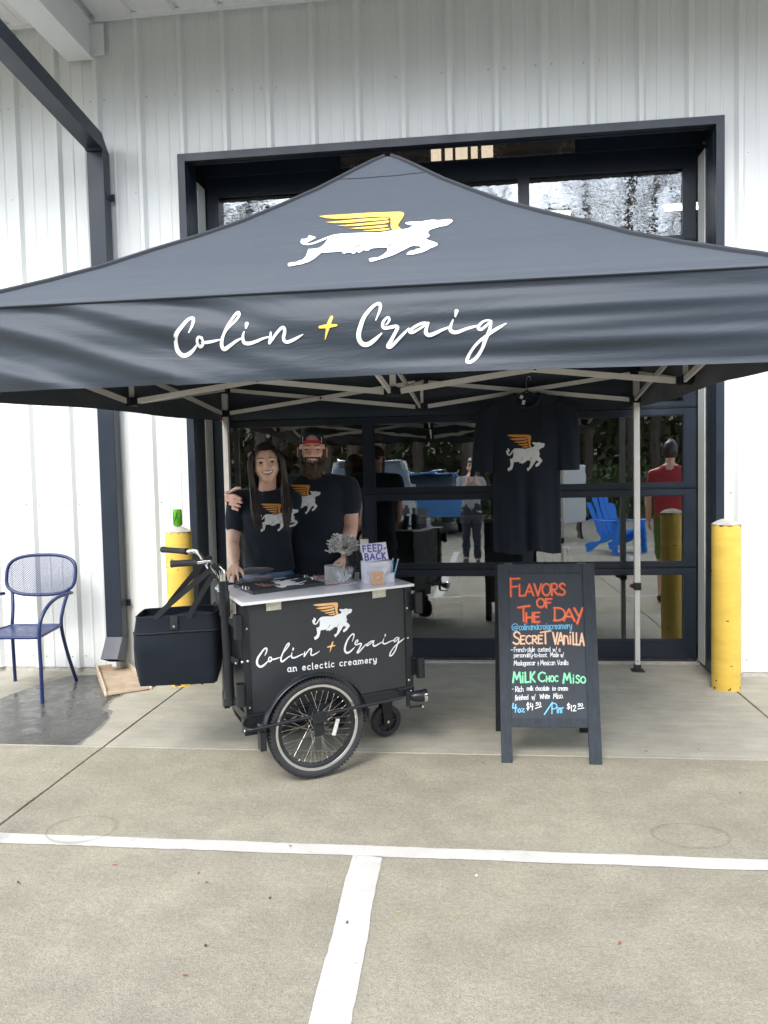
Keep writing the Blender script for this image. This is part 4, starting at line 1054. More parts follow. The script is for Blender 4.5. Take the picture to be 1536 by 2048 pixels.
# wheels
WR = 0.247
def big_wheel(u, v, ph):
    wh = empty('wheel', (u, v, WR + (0.006 if v < 0 else -0.006))); wh.parent = cart
    ty = MB()
    ty.lathe([(WR - 0.034, -0.017), (WR - 0.02, -0.0245), (WR - 0.008, -0.0225), (WR - 0.002, -0.012), (WR, 0), (WR - 0.002, 0.012), (WR - 0.008, 0.0225), (WR - 0.02, 0.0245), (WR - 0.034, 0.017)], n=96, axis='y')
    tyo = smooth_shade(ty.build('tyre', M_RUBBER, wh), 50)
    kn = MB()
    for k in range(84):
        for s in (-1, 1):
            a = 2 * math.pi * (k + 0.5 * (s > 0)) / 84
            M = Matrix.Rotation(a, 4, 'Y') @ Matrix.Translation((0, 0, WR - 0.004))
            kn.box((-0.0055, s * 0.010 - 0.005, 0), (0.0055, s * 0.010 + 0.007 * 1, 0.0065), M=M)
            kn.box((-0.005, s * 0.019 - 0.003, -0.010), (0.005, s * 0.019 + 0.003, 0.003), M=M)
    ko = kn.build('tread', M_RUBBER, tyo); ko['kind'] = 'stuff'
    rim = MB().lathe([(WR - 0.031, -0.0155), (WR - 0.034, -0.0175), (WR - 0.045, -0.0165), (WR - 0.047, -0.013)], n=96, axis='y').lathe([(WR - 0.047, 0.013), (WR - 0.045, 0.0165), (WR - 0.034, 0.0175), (WR - 0.031, 0.0155)], n=96, axis='y')
    smooth_shade(rim.build('rim', M_ALU, wh), 30)
    ri = MB().lathe([(WR - 0.047, -0.013), (WR - 0.052, -0.0125), (WR - 0.066, -0.006), (WR - 0.066, 0.006), (WR - 0.052, 0.0125), (WR - 0.047, 0.013)], n=96, axis='y')
    smooth_shade(ri.build('rim_bed', M_BLACK, wh), 30)
    hub = MB().lathe([(0, -0.036), (0.012, -0.036), (0.012, -0.03), (0.028, -0.026), (0.028, -0.022), (0.016, -0.018), (0.016, 0.018), (0.028, 0.022), (0.028, 0.026), (0.012, 0.03), (0.012, 0.036), (0, 0.036)], n=20, axis='y')
    smooth_shade(hub.build('hub', M_BLACK, wh))
    sp = None
    me = None
    nsp = 36
    for k in range(nsp):
        side = -1 if k % 2 else 1; cross = 1 if (k // 2) % 2 else -1
        a = 2 * math.pi * k / nsp + ph; ah = a + cross * 1.15
        p0 = (0.026 * math.sin(ah), side * 0.024, 0.026 * math.cos(ah)); p1 = ((WR - 0.064) * math.sin(a), side * 0.003, (WR - 0.064) * math.cos(a))
        s = MB().tube([p0, p1], 0.00105, 5).tube([tuple(x * 0.94 for x in p1), p1], 0.0022, 5)
        s.build('spoke', M_CHROME, wh)
    return wh
w1 = big_wheel(0.335, -0.100, 0.05)
w2 = big_wheel(0.335, CD + 0.100, 0.11)
# reflector in the near wheel
a = R(112)
M = Matrix.Rotation(0, 4, 'Y')
rf_ = MB(); cx_, cz_ = 0.088, -0.004
Mr = Matrix.Translation((cx_ + 0.008, -0.012, cz_ - 0.012)) @ Matrix.Rotation(R(18), 4, 'Y')
rf_.box((-0.010, -0.005, -0.042), (0.010, 0.004, 0.042), M=Mr, bev=0.003)
rf_.box((-0.004, -0.0062, -0.034), (0.004, -0.005, 0.034), M=Mr)
rf_.build('reflector', M_REFL, w1)
for v, s in ((-0.100, -1), (CD + 0.100, 1)):
    # fender
    def fen(t, x, s=s, v=v):
        an = R(-74 + t * 172); r = WR + 0.020 + 0.007 * math.cos((x - 0.5) * math.pi) 
        return Vector((0.335 - r * math.sin(an) * -1 if False else 0.335 + r * math.sin(an - R(10)) , v + (x - 0.5) * 0.062, WR + 0.003 + r * math.cos(an - R(10))))
    f_ = MB().grid(fen, 48, 8); o = smooth_shade(K('fender', f_, M_BLACK), 50)
    sol = o.modifiers.new('thickness', 'SOLIDIFY'); sol.thickness = 0.003; sol.offset = 1
    # drop-out plate and axle nut
    K('axle_plate', MB().box((0.308, v + s * 0.036 - 0.003, WR - 0.028), (0.362, v + s * 0.036 + 0.003, WR + 0.09), bev=0.0015), M_BLACK)
    K('axle_plate', MB().box((0.308, v - s * 0.04 - 0.003, WR - 0.028), (0.362, v - s * 0.04 + 0.003, WR + 0.09), bev=0.0015), M_BLACK)
    Mn = Matrix.Translation((0.335, v + s * 0.039, WR + 0.004)) @ Matrix.Rotation(R(90) * -s * -1, 4, 'X')
    K('axle_nut', MB().lathe([(0.012, -0.001), (0.012, 0.002), (0.008, 0.003), (0.008, 0.011), (0.004, 0.011), (0.004, 0.018), (0, 0.018)], n=6, M=Mn), M_CHROME)
    # guard rail round the outside of the wheel
    vo = v + s * 0.046
    g_ = cr([(0.05, v - s * 0.03, 0.316), (0.09, vo - s * 0.01, 0.317), (0.2, vo, 0.322), (0.5, vo, 0.33), (0.74, vo, 0.336)] if s > 0 else [(0.005, v - s * 0.085, 0.318), (-0.02, v - s * 0.03, 0.316), (-0.015, vo - s * 0.01, 0.315), (0.03, vo, 0.316), (0.20, vo, 0.322), (0.50, vo, 0.330), (0.74, vo, 0.336), (0.80, vo - s * 0.02, 0.338), (0.82, v - s * 0.085, 0.338)], 8)
    smooth_shade(K('guard_rail', MB().tube(g_, 0.0085, 10), M_BLACK), 60)
    K('rail_bracket', MB().box((0.30, vo - 0.012, 0.29), (0.37, vo - 0.007, 0.34)), M_BLACK)
    K('fender_stay', MB().box((0.585, v - 0.02, 0.235), (0.615, v + 0.03, 0.30)), M_BLACK)
    K('fender_stay', MB().box((0.045, v - 0.02, 0.19), (0.075, v + 0.03, 0.28)), M_BLACK)
K('axle_beam', MB().box((0.325, -0.06, 0.275), (0.345, CD + 0.06, 0.295)), M_BLACK)
# front caster under the right end
ca = empty('caster', (0.875, 0.25, 0.0)); ca.parent = cart
CRZ = 0.09
MB().lathe([(CRZ - 0.03, -0.017), (CRZ - 0.006, -0.017), (CRZ, -0.011), (CRZ, 0.011), (CRZ - 0.006, 0.017), (CRZ - 0.03, 0.017)], (0, 0, CRZ - 0.012), 40, 'y').build('tyre', M_RUBBER, ca, True)
cw = MB().lathe([(CRZ - 0.028, -0.014), (CRZ - 0.034, -0.014), (CRZ - 0.036, -0.006), (0.022, -0.006), (0.018, -0.018), (0, -0.018)], (0, 0, CRZ - 0.012), 40, 'y')
for k in range(5):
    M = Matrix.Translation((0, 0, CRZ - 0.012)) @ Matrix.Rotation(2 * math.pi * k / 5 + 0.3, 4, 'Y'); cw.box((-0.005, -0.013, 0.015), (0.005, -0.005, CRZ - 0.032), M=M)
cw.build('wheel_disc', M_BLACK, ca)
fk = MB()
for s in (-1, 1):
    vs = [(-0.020, s * 0.026, 0.055), (0.020, s * 0.026, 0.055), (0.034, s * 0.026, 0.20), (-0.034, s * 0.026, 0.20)]
    fk.add([Vector(v) for v in vs] + [Vector((v[0], v[1] - s * 0.004, v[2])) for v in vs], [(0, 1, 2, 3), (7, 6, 5, 4), (0, 4, 5, 1), (1, 5, 6, 2), (2, 6, 7, 3), (3, 7, 4, 0)])
fk.box((-0.036, -0.03, 0.20), (0.036, 0.03, 0.206)).lathe([(0.03, 0.206), (0.03, 0.225), (0.04, 0.225), (0.04, 0.232), (0, 0.232)], n=20).box((-0.05, -0.05, 0.232), (0.05, 0.05, 0.288))
fk.build('fork', M_BLACK, ca)
MB().lathe([(0.008, -0.035), (0.006, -0.032), (0.006, 0.032), (0.008, 0.035), (0, 0.036)], (0, 0, CRZ - 0.012), 10, 'y').lathe([(0, -0.036), (0.008, -0.035)], (0, 0, CRZ - 0.012), 10, 'y').build('caster_axle', M_CLIP, ca)
# head lamp
lp = empty('head_lamp', (0.935, -0.035, 0.288)); lp.parent = cart
lp.rotation_euler = (0, 0, R(-12))
LS = MB().lathe([(0, -0.052), (0.008, -0.050), (0.020, -0.038), (0.028, -0.018), (0.0315, 0.010), (0.032, 0.030)], n=28, axis='x')
LS.v = [Vector((v.x, v.y, v.z)) for v in LS.v]
smooth_shade(LS.build('lamp_shell', M_BLACK, lp), 60)
smooth_shade(MB().lathe([(0.032, 0.028), (0.0345, 0.030), (0.0345, 0.044), (0.031, 0.048), (0.029, 0.046)], n=28, axis='x').build('lamp_ring', M_CHROME, lp), 40)
MB().lathe([(0.030, 0.045), (0.015, 0.051), (0, 0.053)], n=28, axis='x').build('lamp_lens', M_REFL, lp, True)
MB().box((-0.05, -0.004, -0.062), (0.03, 0.004, -0.050)).box((-0.065, -0.006, -0.05), (-0.045, 0.006, 0.03)).lathe([(0.008, -0.01), (0.008, 0.01), (0, 0.01)], (0.018, 0, -0.056), 8, 'y').build('lamp_bracket', M_BLACK, lp)
MB().lathe([(0, -0.012), (0.007, -0.012), (0.007, 0.006)], (0.022, 0, -0.056), 8, 'y').build('bolt', M_CLIP, lp)

# handle column on the left end and swept handlebar
def W(p): return KI @ Vector(p)
cb = at(461, 1410, Y=3.64); ct = at(446, 1162, Y=3.64)
smooth_shade(K('handle_column', MB().tube([W(cb), W(ct)], 0.0235, 20), M_BLACK))
dcol = (ct - cb).normalized()
cs = ct - dcol * 0.035; ce = ct + dcol * 0.03
smooth_shade(K('column_collar', MB().tube([W(ct - dcol * 0.17), W(ct - dcol * 0.05)], 0.0275, 20).tube([W(ct - dcol * 0.02), W(ct)], 0.026, 20), M_BLACK))
st_ = [W(ct), W(ct + dcol * 0.045), W(ct + dcol * 0.066 + Vector((-0.01, 0, 0))), W(ct + dcol * 0.072 + Vector((-0.03, -0.005, 0)))]
smooth_shade(K('stem', MB().tube(cr(st_, 5), 0.0155, 16), M_CHROME), 50)
sc_ = ct + dcol * 0.072 + Vector((-0.03, -0.005, 0))
gn0, gn1 = at(340, 1128, Z=1.10), at(393, 1125, Z=1.10)
gf0, gf1 = at(324, 1099, Z=1.10), at(374, 1103, Z=1.10)
near = [gn0, gn1, gn1 + Vector((0.05, 0.03, 0.004)), at(418, 1130, Y=3.50), at(428, 1145, Y=3.57), at(434, 1156, Y=3.62)]
far = [gf0, gf1, gf1 + Vector((0.045, -0.02, 0.004)), at(398, 1107, Y=3.84), at(411, 1126, Y=3.76), at(428, 1150, Y=3.66)]
smooth_shade(K('handlebar', MB().tube([W(p) for p in cr([tuple(p) for p in near], 6)], 0.0108, 14).tube([W(p) for p in cr([tuple(p) for p in far], 6)], 0.0108, 14), M_CHROME), 50)
for g0, g1 in ((gn0, gn1), (gf0, gf1)):
    d = (g1 - g0); pts = [W(g0 + d * t) for t in (0, .02, .06, .12, .2, .3, .8, .9, .95, 1.0, 1.02)]
    smooth_shade(K('grip', MB().tube(pts, [0.013, 0.0165, 0.0175, 0.0165, 0.0160, 0.0155, 0.0158, 0.0165, 0.0180, 0.0185, 0.0150], 18), M_RUBBER), 50)
for dz in (0.10, 0.13): 
    p = ct - dcol * (dz - 0.08) + Vector((-0.022, -0.012, 0)); q = W(p)
    K('clamp_bolt', MB().lathe([(0, -0.006), (0.006, -0.005), (0.006, 0.004)], tuple(q), 8, 'x'), M_CLIP)
kb = ct - dcol * 0.115
K('clamp_knob', MB().tube([W(kb + Vector((-0.02, -0.0, 0))), W(kb + Vector((-0.05, -0.0, 0)))], 0.004, 8).tube([W(kb + Vector((-0.045, 0, 0))), W(kb + Vector((-0.055, 0, 0)))], 0.011, 10), M_BLACK)
# arms between column and box
for z, z2 in ((0.80, 0.76), (0.60, 0.58), (0.39, 0.37)):
    f = (z - cb.z) / (ct.z - cb.z); p = W(cb + (ct - cb) * f)
    K('column_arm', MB().bar(p, (0.012, 0.085, z2), 0.014, 0.03), M_BLACK)
    bolt(-0.008, 0.07, z2, 0.006, 'x'); bolt(p.x + 0.024, p.y - 0.02, p.z, 0.006)
K('brace_rod', MB().bar(W(cb + Vector((0, 0, 0.05))), (0.01, 0.32, 0.80), 0.012, 0.012), M_BLACK)
K('latch_plate', MB().box((0.006, 0.10, 0.775), (0.012, 0.24, 0.868)), M_STEEL)
K('latch_hole', MB().lathe([(0, -0.002), (0.008, -0.002), (0.008, 0.0)], (0.006, 0.16, 0.82), 8, 'x'), M_BLACK)

# ------------------------------------------------------------------ things on the counter (placed on the tilted top)
CT = KM @ Matrix.Translation((0, 0, CZ))
def on_counter(name, px, py, rz, label, cat, group=None, dz=0.0004):
    """an Empty standing on the counter where the ray of a pixel meets it"""
    p = k_hit(px, py, 2, CZ); o = empty(name, (0, 0, 0), label=label, cat=cat, group=group)
    M = KM @ Matrix.Translation((p.x, p.y, CZ + dz)) @ Matrix.Rotation(rz, 4, 'Z'); o.matrix_world = M; return o
def cpt(px, py):
    p = k_hit(px, py, 2, CZ); return p
# tray with the printed shirt
t = on_counter('display_tray', 573, 1173, 0, 'black shallow case on the counter holding the folded printed shirt', 'case')
A, Bq, Cq = cpt(506, 1190), cpt(650, 1171), cpt(484, 1166)
tw = (Bq - A).length; td = (Cq - A).length * 0.95
ang = math.atan2((Bq - A).y, (Bq - A).x)
M0 = KM @ Matrix.Translation((A.x, A.y, CZ + 0.0004)) @ Matrix.Rotation(ang, 4, 'Z'); t.matrix_world = M0
td = min(td, 0.27)
MB().box((0, 0, 0), (tw, td, 0.004)).build('case_floor', M_BLACK, t)
for a, b in (((0, 0, 0.004), (tw, 0.006, 0.017)), ((0, td - 0.006, 0.004), (tw, td, 0.017)), ((0, 0.006, 0.004), (0.006, td - 0.006, 0.017)), ((tw - 0.006, 0.006, 0.004), (tw, td - 0.006, 0.017))):
    MB().box(a, b).build('case_side', M_BFRAME, t)
for u, v in ((0.004, td * 0.30), (0.004, td * 0.46), (tw - 0.004, td * 0.45), (tw - 0.004, td * 0.8)):
    MB().box((u - 0.012, v - 0.006, 0.014), (u + 0.012, v + 0.006, 0.019), bev=0.001).tube([(u - 0.008, v, 0.019), (u - 0.008, v + 0.004, 0.028), (u + 0.008, v + 0.004, 0.028), (u + 0.008, v, 0.019)], 0.0022, 6).build('latch', M_CLIP, t)
sh = empty('folded_shirt', label='folded black shirt with a sideways cow print lying in the black case', cat='shirt'); sh.matrix_world = M0 @ Matrix.Translation((0, 0, 0.0045))
def fs(a, b): return Vector((0.008 + a * (tw - 0.016), 0.008 + b * (td - 0.016), 0.009 + 0.003 * noise.noise(Vector((a * 4, b * 4, 1)))))
MB().grid(fs, 24, 18).box((0.009, 0.009, 0), (tw - 0.009, td - 0.009, 0.006)).build('folded_cloth', M_TEE2, sh)
def tray_cow(x, y, h):       # the print lies on its side: legs to the right
    u = 0.06 + 0.24 * (1 - y) + 0.02; v = 0.02 + (td - 0.05) * (1 - x)
    a = (tw - 0.016); p = fs(min(1, (u - 0.008) / a), min(1, max(0, (v - 0.008) / (td - 0.016)))); p.z += 0.0012 + h; p.x = u * tw / 0.36; p.x = min(p.x, tw - 0.01); return p
cow_print(tray_cow, 0.06, [M_PRINTT, M_PINK, M_LINE], sh)
# folded grey cloths
for (x0, y0, x1, y1, dz, ww, lb) in ((484, 1170, 545, 1160, 0.018, 0.05, 'lower of two folded dark grey cloths on the counter corner'), (474, 1162, 548, 1150, 0.03, 0.055, 'upper of two folded dark grey cloths on the counter corner')):
    a, b = cpt(x0, y0 + 2), cpt(x1, y1 + 2)
    o = empty('folded_cloth', label=lb, cat='cloth', group='folded dark grey cloths on the counter')
    an = math.atan2((b - a).y, (b - a).x); L_ = (b - a).length
    o.matrix_world = KM @ Matrix.Translation((a.x, a.y, CZ + 0.0006 + (0.026 if dz > 0.02 else 0))) @ Matrix.Rotation(an, 4, 'Z')
    hgt = 0.034
    def cf(u, v, L_=L_, ww=ww, hgt=hgt, dz=dz):
        an = 2 * math.pi * v; r = 1 + 0.10 * math.sin(u * 17 + v * 9)
        return Vector((u * L_, math.cos(an) * ww * r * 0.8 + ww * 0.5, max(0, hgt * 0.5 + math.sin(an) * hgt * 0.5 * (1 + 0.18 * math.sin(u * 11 + dz * 99)))))
    smooth_shade(MB().grid(cf, 26, 16).build('roll', M_CLOTH, o), 70)
    m_ = MB()
    for e, du in ((0, -0.0), (L_, 0.0)):
        for kk in range(3):
            rr_ = ww * (0.7 - kk * 0.2)
            pts = [(e + (0.001 if e else -0.001), ww * 0.5 + math.cos(q) * rr_, hgt * 0.5 + math.sin(q) * hgt * (0.42 - kk * 0.12)) for q in [i * math.pi / 8 for i in range(17)]]
            m_.tube(pts, 0.0025, 5)
    m_.build('fold_edge', M_CLOTH, o)
# white paper between cloths and back, dark wallet
o = on_counter('paper_sheet', 566, 1157, R(6), 'white paper sheet lying behind the black case', 'paper'); MB().box((-0.07, -0.035, 0), (0.05, 0.035, 0.0008)).build('sheet', M_WHITE, o)
o = on_counter('dark_notebook', 588, 1155, R(4), 'dark grey notebook lying at the back edge of the counter', 'notebook')
MB().box((-0.045, -0.04, 0.0), (0.05, 0.04, 0.002)).box((-0.045, -0.04, 0.009), (0.05, 0.04, 0.011)).box((-0.045, -0.04, 0.002), (-0.043, 0.04, 0.009)).build('cover', M_BFRAME, o); MB().box((-0.043, -0.038, 0.002), (0.048, 0.038, 0.009)).build('pages', M_BOARD, o)
# keys on the left end
o = on_counter('key_bunch', 480, 1181, R(25), 'small bunch of keys on the left end of the counter', 'keys')
MB().tube([(0.012 * math.cos(i * math.pi / 8), 0.012 * math.sin(i * math.pi / 8), 0.002) for i in range(16)], 0.0012, 5, closed=True).build('ring', M_CHROME, o)
for k, an in enumerate((-20, 25, 60)):
    M = Matrix.Rotation(R(an), 4, 'Z'); kk = MB().box((0.012, -0.009, 0.0015 + k * 0.002), (0.028, 0.009, 0.0032 + k * 0.002), M=M, bev=0.0005).box((0.028, -0.003, 0.0015 + k * 0.002), (0.056, 0.003, 0.003 + k * 0.002), M=M)
    for i in range(3): kk.box((0.034 + i * 0.007, -0.0055, 0.0016 + k * 0.002), (0.037 + i * 0.007, -0.003, 0.0029 + k * 0.002), M=M)
    kk.build('key', M_STEEL if k else M_BLACK, o)
o = on_counter('bottle_cap', 477, 1191, 0, 'tiny clear cap on the counter near its front left corner', 'cap'); MB().lathe([(0.006, 0), (0.0065, 0.003), (0.006, 0.005), (0, 0.0052)], n=14).build('cap_top', M_TIN, o)
# phone
o = on_counter('flat_phone', 647, 1151, R(-2), 'copper phone lying flat near the back of the counter', 'phone')
MB().box((-0.055, -0.028, 0.0), (0.055, 0.028, 0.007), bev=0.003).build('phone_body', M_PINK, o); MB().box((-0.051, -0.025, 0.0072), (0.051, 0.025, 0.0078)).build('screen', M_BLACK, o)
MB().box((-0.05, -0.021, 0.0), (-0.035, -0.008, 0.0)).build('lens', M_BLACK, o)
o = on_counter('pink_leaflet', 649, 1156, R(3), 'small pink leaflet lying just before the phone', 'leaflet'); MB().box((-0.055, -0.02, 0), (0.04, 0.02, 0.001)).build('leaflet_sheet', M_PINK, o)
o = on_counter('copper_leaflet', 676, 1168, R(4), 'long copper coloured leaflet lying in front of the clear tub', 'leaflet'); MB().box((-0.085, -0.022, 0), (0.06, 0.020, 0.001)).build('leaflet_sheet', M_PINK, o)
for i, (px, py) in enumerate(((700, 1169), (706, 1168), (703, 1172), (711, 1171), (709, 1175), (716, 1174), (719, 1177), (714, 1177))):
    o = on_counter('round_sticker', px, py, R(i * 40), 'small black round sticker scattered in front of the white box', 'sticker', 'small black stickers on the counter')
    MB().lathe([(0.0055, 0), (0.0055, 0.0006), (0, 0.0007)], n=12).build('disc', M_BLACK, o)
# off-white tin
o = on_counter('napkin_tin', 667, 1160, 0, 'off-white round tin standing behind the clear tub', 'tin')
MB().lathe([(0, 0.003), (0.046, 0.0), (0.048, 0.003), (0.048, 0.078), (0.050, 0.080), (0.048, 0.082), (0.045, 0.080), (0.044, 0.02), (0, 0.02)], n=36).build('tin_wall', M_TIN, o, True)
MB().tube([(0.02, -0.0, 0.02), (0.05, -0.01, 0.092)], 0.003, 6).build('spoon_handle', M_SPOON, o)
# clear tub of spoons
o = on_counter('spoon_tub', 687, 1166, 0, 'clear plastic tub full of frosted spoons', 'tub')
smooth_shade(MB().lathe([(0, 0.001), (0.042, 0.001), (0.044, 0.004), (0.056, 0.076), (0.060, 0.078), (0.060, 0.081), (0.054, 0.080), (0.042, 0.006), (0, 0.005)], n=40).build('tub_wall', M_CLEAR, o), 40)
rnd = random.Random(4)
for k in range(16):
    a = rnd.uniform(0, 6.28); r0 = rnd.uniform(0, .03); b2 = a + rnd.uniform(2.2, 4); r1 = rnd.uniform(0.02, .046)
    p0 = Vector((r0 * math.cos(a), r0 * math.sin(a), 0.008 + rnd.uniform(0, .02))); p1 = Vector((r1 * math.cos(b2), r1 * math.sin(b2), rnd.uniform(0.04, .074)))
    MB().tube([p0, p0.lerp(p1, .35), p1], [0.007, 0.003, 0.0025], 6, flat=0.5).build('spoon', M_SPOON, o)
o2 = on_counter('tub_lid', 692, 1166, 0, 'white round lid lying under the clear tub', 'lid', dz=0.0001); MB().lathe([(0.062, 0), (0.062, 0.0007), (0, 0.0008)], n=36).build('lid_disc', M_WHITE, o2)
# white suggestion box with its FEED-BACK card
c0, c1, c2 = cpt(720, 1160), cpt(733.5, 1168), cpt(792, 1162.5)
o = empty('feedback_box', label='white cardboard suggestion box with purple FEED-BACK card on its lid', cat='box')
an = math.atan2((c2 - c1).y, (c2 - c1).x); BL = (c2 - c1).length * 0.98; BD = 0.085
M1 = KM @ Matrix.Translation((c1.x, c1.y, CZ + 0.0005)) @ Matrix.Rotation(an, 4, 'Z'); o.matrix_world = M1
BW = 0.150; BH = 0.112
bx = MB()
bx.box((0, 0.0, 0), (BW, 0.0015, BH)).box((0, BD, 0), (BW, BD + 0.0015, BH)).box((0, 0.0015, 0), (0.0015, BD, BH)).box((BW - 0.0015, 0.0015, 0), (BW, BD, BH)).box((0.0015, 0.0015, 0.0005), (BW - 0.0015, BD, 0.002)).box((-0.001, 0.004, BH + 0.0002), (BW + 0.001, BD + 0.002, BH + 0.002))
bx.build('box_body', M_WHITE, o)
MB().box((0.02, 0.03, BH + 0.0021), (BW - 0.02, 0.036, BH + 0.0028)).build('slot', M_LINE, o)
pk = MB(); pts = [(0.008, 0), (BL * 0.94, 0), (BL * 0.94, 0.046), (BL * 0.7, 0.046), (0.07, 0.034), (0.008, 0.074)]
pts = [(0.006, 0.0), (BL * 0.92, 0.0), (BL * 0.92, 0.05), (BL * 0.68, 0.046), (BL * 0.55, 0.038), (BW - 0.03, 0.082), (0.006, 0.082)]
V, F = poly2d(pts, 0); n_ = len(V)
pk.add([(x, -0.020, z) for x, z in V], [f[::-1] for f in F]).box((0.006, -0.020, 0.0), (0.0075, -0.0005, 0.05)).box((BL * 0.92 - 0.0015, -0.020, 0.0), (BL * 0.92, -0.0005, 0.05)).box((BW, -0.0015, 0), (BL * 0.92, -0.0003, 0.055))
pk.build('front_pocket', M_WHITE, o)
cardM = Matrix.Translation((-0.006, 0.02, BH + 0.0025)) @ Matrix.Rotation(R(-9), 4, 'X') @ Matrix.Rotation(R(0), 4, 'Z')
CWd, CHt = 0.142, 0.095
cd_ = MB().add([cardM @ Vector(v) for v in ((0, 0, 0), (CWd, 0, 0.004), (CWd - 0.008, 0, CHt + 0.004), (-0.014, 0, CHt), (0, 0.0012, 0), (CWd, 0.0012, 0.004), (CWd - 0.008, 0.0012, CHt + 0.004), (-0.014, 0.0012, CHt))], [(0, 1, 2, 3), (7, 6, 5, 4), (0, 4, 5, 1), (1, 5, 6, 2), (2, 6, 7, 3), (3, 7, 4, 0)])
co = cd_.build('card', M_WHITE, o)
P = Print(lambda x, y, h: cardM @ Vector((x, -0.0006 - h, y)))
for txt, x0, x1, y0, hh in (('FEED-', 0.000, 0.132, 0.053, 0.034), ('BACK', 0.008, 0.126, 0.009, 0.034)):
    st, wt = text_layout(txt, gap=0.24)
    for i, (pts, cv) in enumerate(st):
        P.stroke([(x0 + (x1 - x0) * x / wt, y0 + y * hh + 0.002 * math.sin(x * 9)) for x, y in pts], 0.0082, 0, smooth=4 if cv else 0)
P.build('lettering', [M_PURPLE], co)
for k, (dx, dz) in enumerate((((0.012), 0.0), (0.030, -0.006))):
    pn = empty('pen', label=('left' if k == 0 else 'right, more slanted') + ' of two pale blue pens standing in the white box pocket', cat='pen', group='pale blue pens')
    pn.matrix_world = M1
    x = BL * 0.80 + dx * 0.5
    MB().tube([(x - 0.002, -0.010, 0.003), (x + dx * 1.1, -0.004, 0.118 + dz)], 0.0042, 10).build('barrel', M_PENB, pn, True)
    MB().tube([(x + dx * 1.1, -0.004, 0.118 + dz), (x + dx * 1.18, -0.0037, 0.127 + dz)], 0.0046, 10).build('pen_end', M_TIN, pn)
# card holder
o = on_counter('card_holder', 754, 1171, an - KYAW * 0 - R(0), 'clear acrylic holder of square orange cards before the white box', 'card holder')
o.matrix_world = M1 @ Matrix.Translation((0.012, -0.062, 0))
HM = Matrix.Rotation(R(-14), 4, 'X')
HWd, HHt = 0.068, 0.070
MB().box((0, 0, 0.0), (HWd, 0.0012, HHt), M=HM).box((0, 0.010, 0.0), (HWd, 0.0112, HHt + 0.003), M=HM).box((0, 0, -0.0), (0.001, 0.011, HHt * 0.5), M=HM).box((HWd - 0.001, 0, -0.0), (HWd, 0.011, HHt * 0.5), M=HM).box((-0.002, -0.002, 0), (HWd + 0.002, 0.03, 0.002)).build('acrylic_stand', M_CLEAR, o)
st_o = MB().box((0.002, 0.0022, 0.003), (HWd - 0.002, 0.009, HHt), M=HM, bev=0.001).build('card_stack', M_ORANGE, o)
Pc = Print(lambda x, y, h: HM @ Vector((x, 0.0018 - h, y)))
def tiny(x, y, h): return HM @ Vector((0.026 + x * 0.016, 0.0017 - h, 0.034 + y * 0.016))
cow_print(tiny, 0, [M_PRINTT, M_LINE, M_LINE], st_o, 'small_cow_print')
Pc.stroke([(0.018, 0.026), (0.028, 0.0268), (0.038, 0.026), (0.050, 0.0266)], 0.0012, 0); Pc.build('small_line', [M_PINK], st_o)
# crinkled cellophane bundle with dark wrapped base
o = on_counter('wrapped_bundle', 703, 1158, 0, 'dark bag topped by crinkled clear cellophane standing behind the tub', 'bag')
def bagf(u, v):
    an = 2 * math.pi * u; r = 0.030 + 0.008 * math.sin(an * 3 + v * 4) * (0.4 + v) - 0.006 * v; return Vector((r * math.cos(an) * 1.0 + 0.012 * v, 0.03 + r * math.sin(an), v * 0.13))
smooth_shade(MB().grid(bagf, 28, 10).build('bag_base', M_BAGD, o), 60)
ce = MB(); rnd = random.Random(9)
for k in range(420):
    a = rnd.uniform(0, 6.28); el = rnd.uniform(-0.2, 1.2); r = 0.030 + 0.055 * rnd.random(); c = Vector((-0.028 + r * math.cos(a) * math.cos(el), 0.03 + r * 0.6 * math.sin(a) * math.cos(el), 0.165 + r * math.sin(el) * 1.0))
    out = Vector((math.cos(a), math.sin(a), 0.5)).normalized(); s1 = out.orthogonal().normalized() * rnd.uniform(0.002, 0.009); s2 = out * rnd.uniform(0.010, 0.030)
    ce.add([c - s1, c + s1, c + s1 * 0.6 + s2 + Vector((rnd.uniform(-.006, .006),) * 3), c - s1 * 0.5 + s2 * 0.9], [(0, 1, 2), (0, 2, 3)])
for k in range(26):
    a = 2 * math.pi * k / 26; c = Vector((0.006, 0.03, 0.115)); e = Vector((-0.03 + 0.058 * math.cos(a), 0.03 + 0.03 * math.sin(a), 0.175 + 0.012 * math.sin(5 * a))); e2 = Vector((-0.03 + 0.058 * math.cos(a + .3), 0.03 + 0.03 * math.sin(a + .3), 0.175 + 0.012 * math.sin(5 * a + 1)))
    ce.add([c, e, e2], [(0, 1, 2)])
ce_o = ce.build('cellophane', M_CELLO, o); ce_o['kind'] = 'stuff'
# receipt roll behind the card
o = on_counter('paper_cup', 733, 1151, 0, 'white napkin stack showing above the FEED-BACK card', 'napkins'); o.matrix_world = M1 @ Matrix.Translation((0.018, 0.125, 0))
MB().box((0.0, 0, 0), (0.055, 0.05, 0.150)).build('holder', M_BAGD, o)
MB().box((0.004, 0.004, 0.15), (0.044, 0.03, 0.222)).box((0.012, 0.031, 0.15), (0.052, 0.046, 0.205)).build('napkin', M_PAPER, o)
o.name = 'napkin_stack'

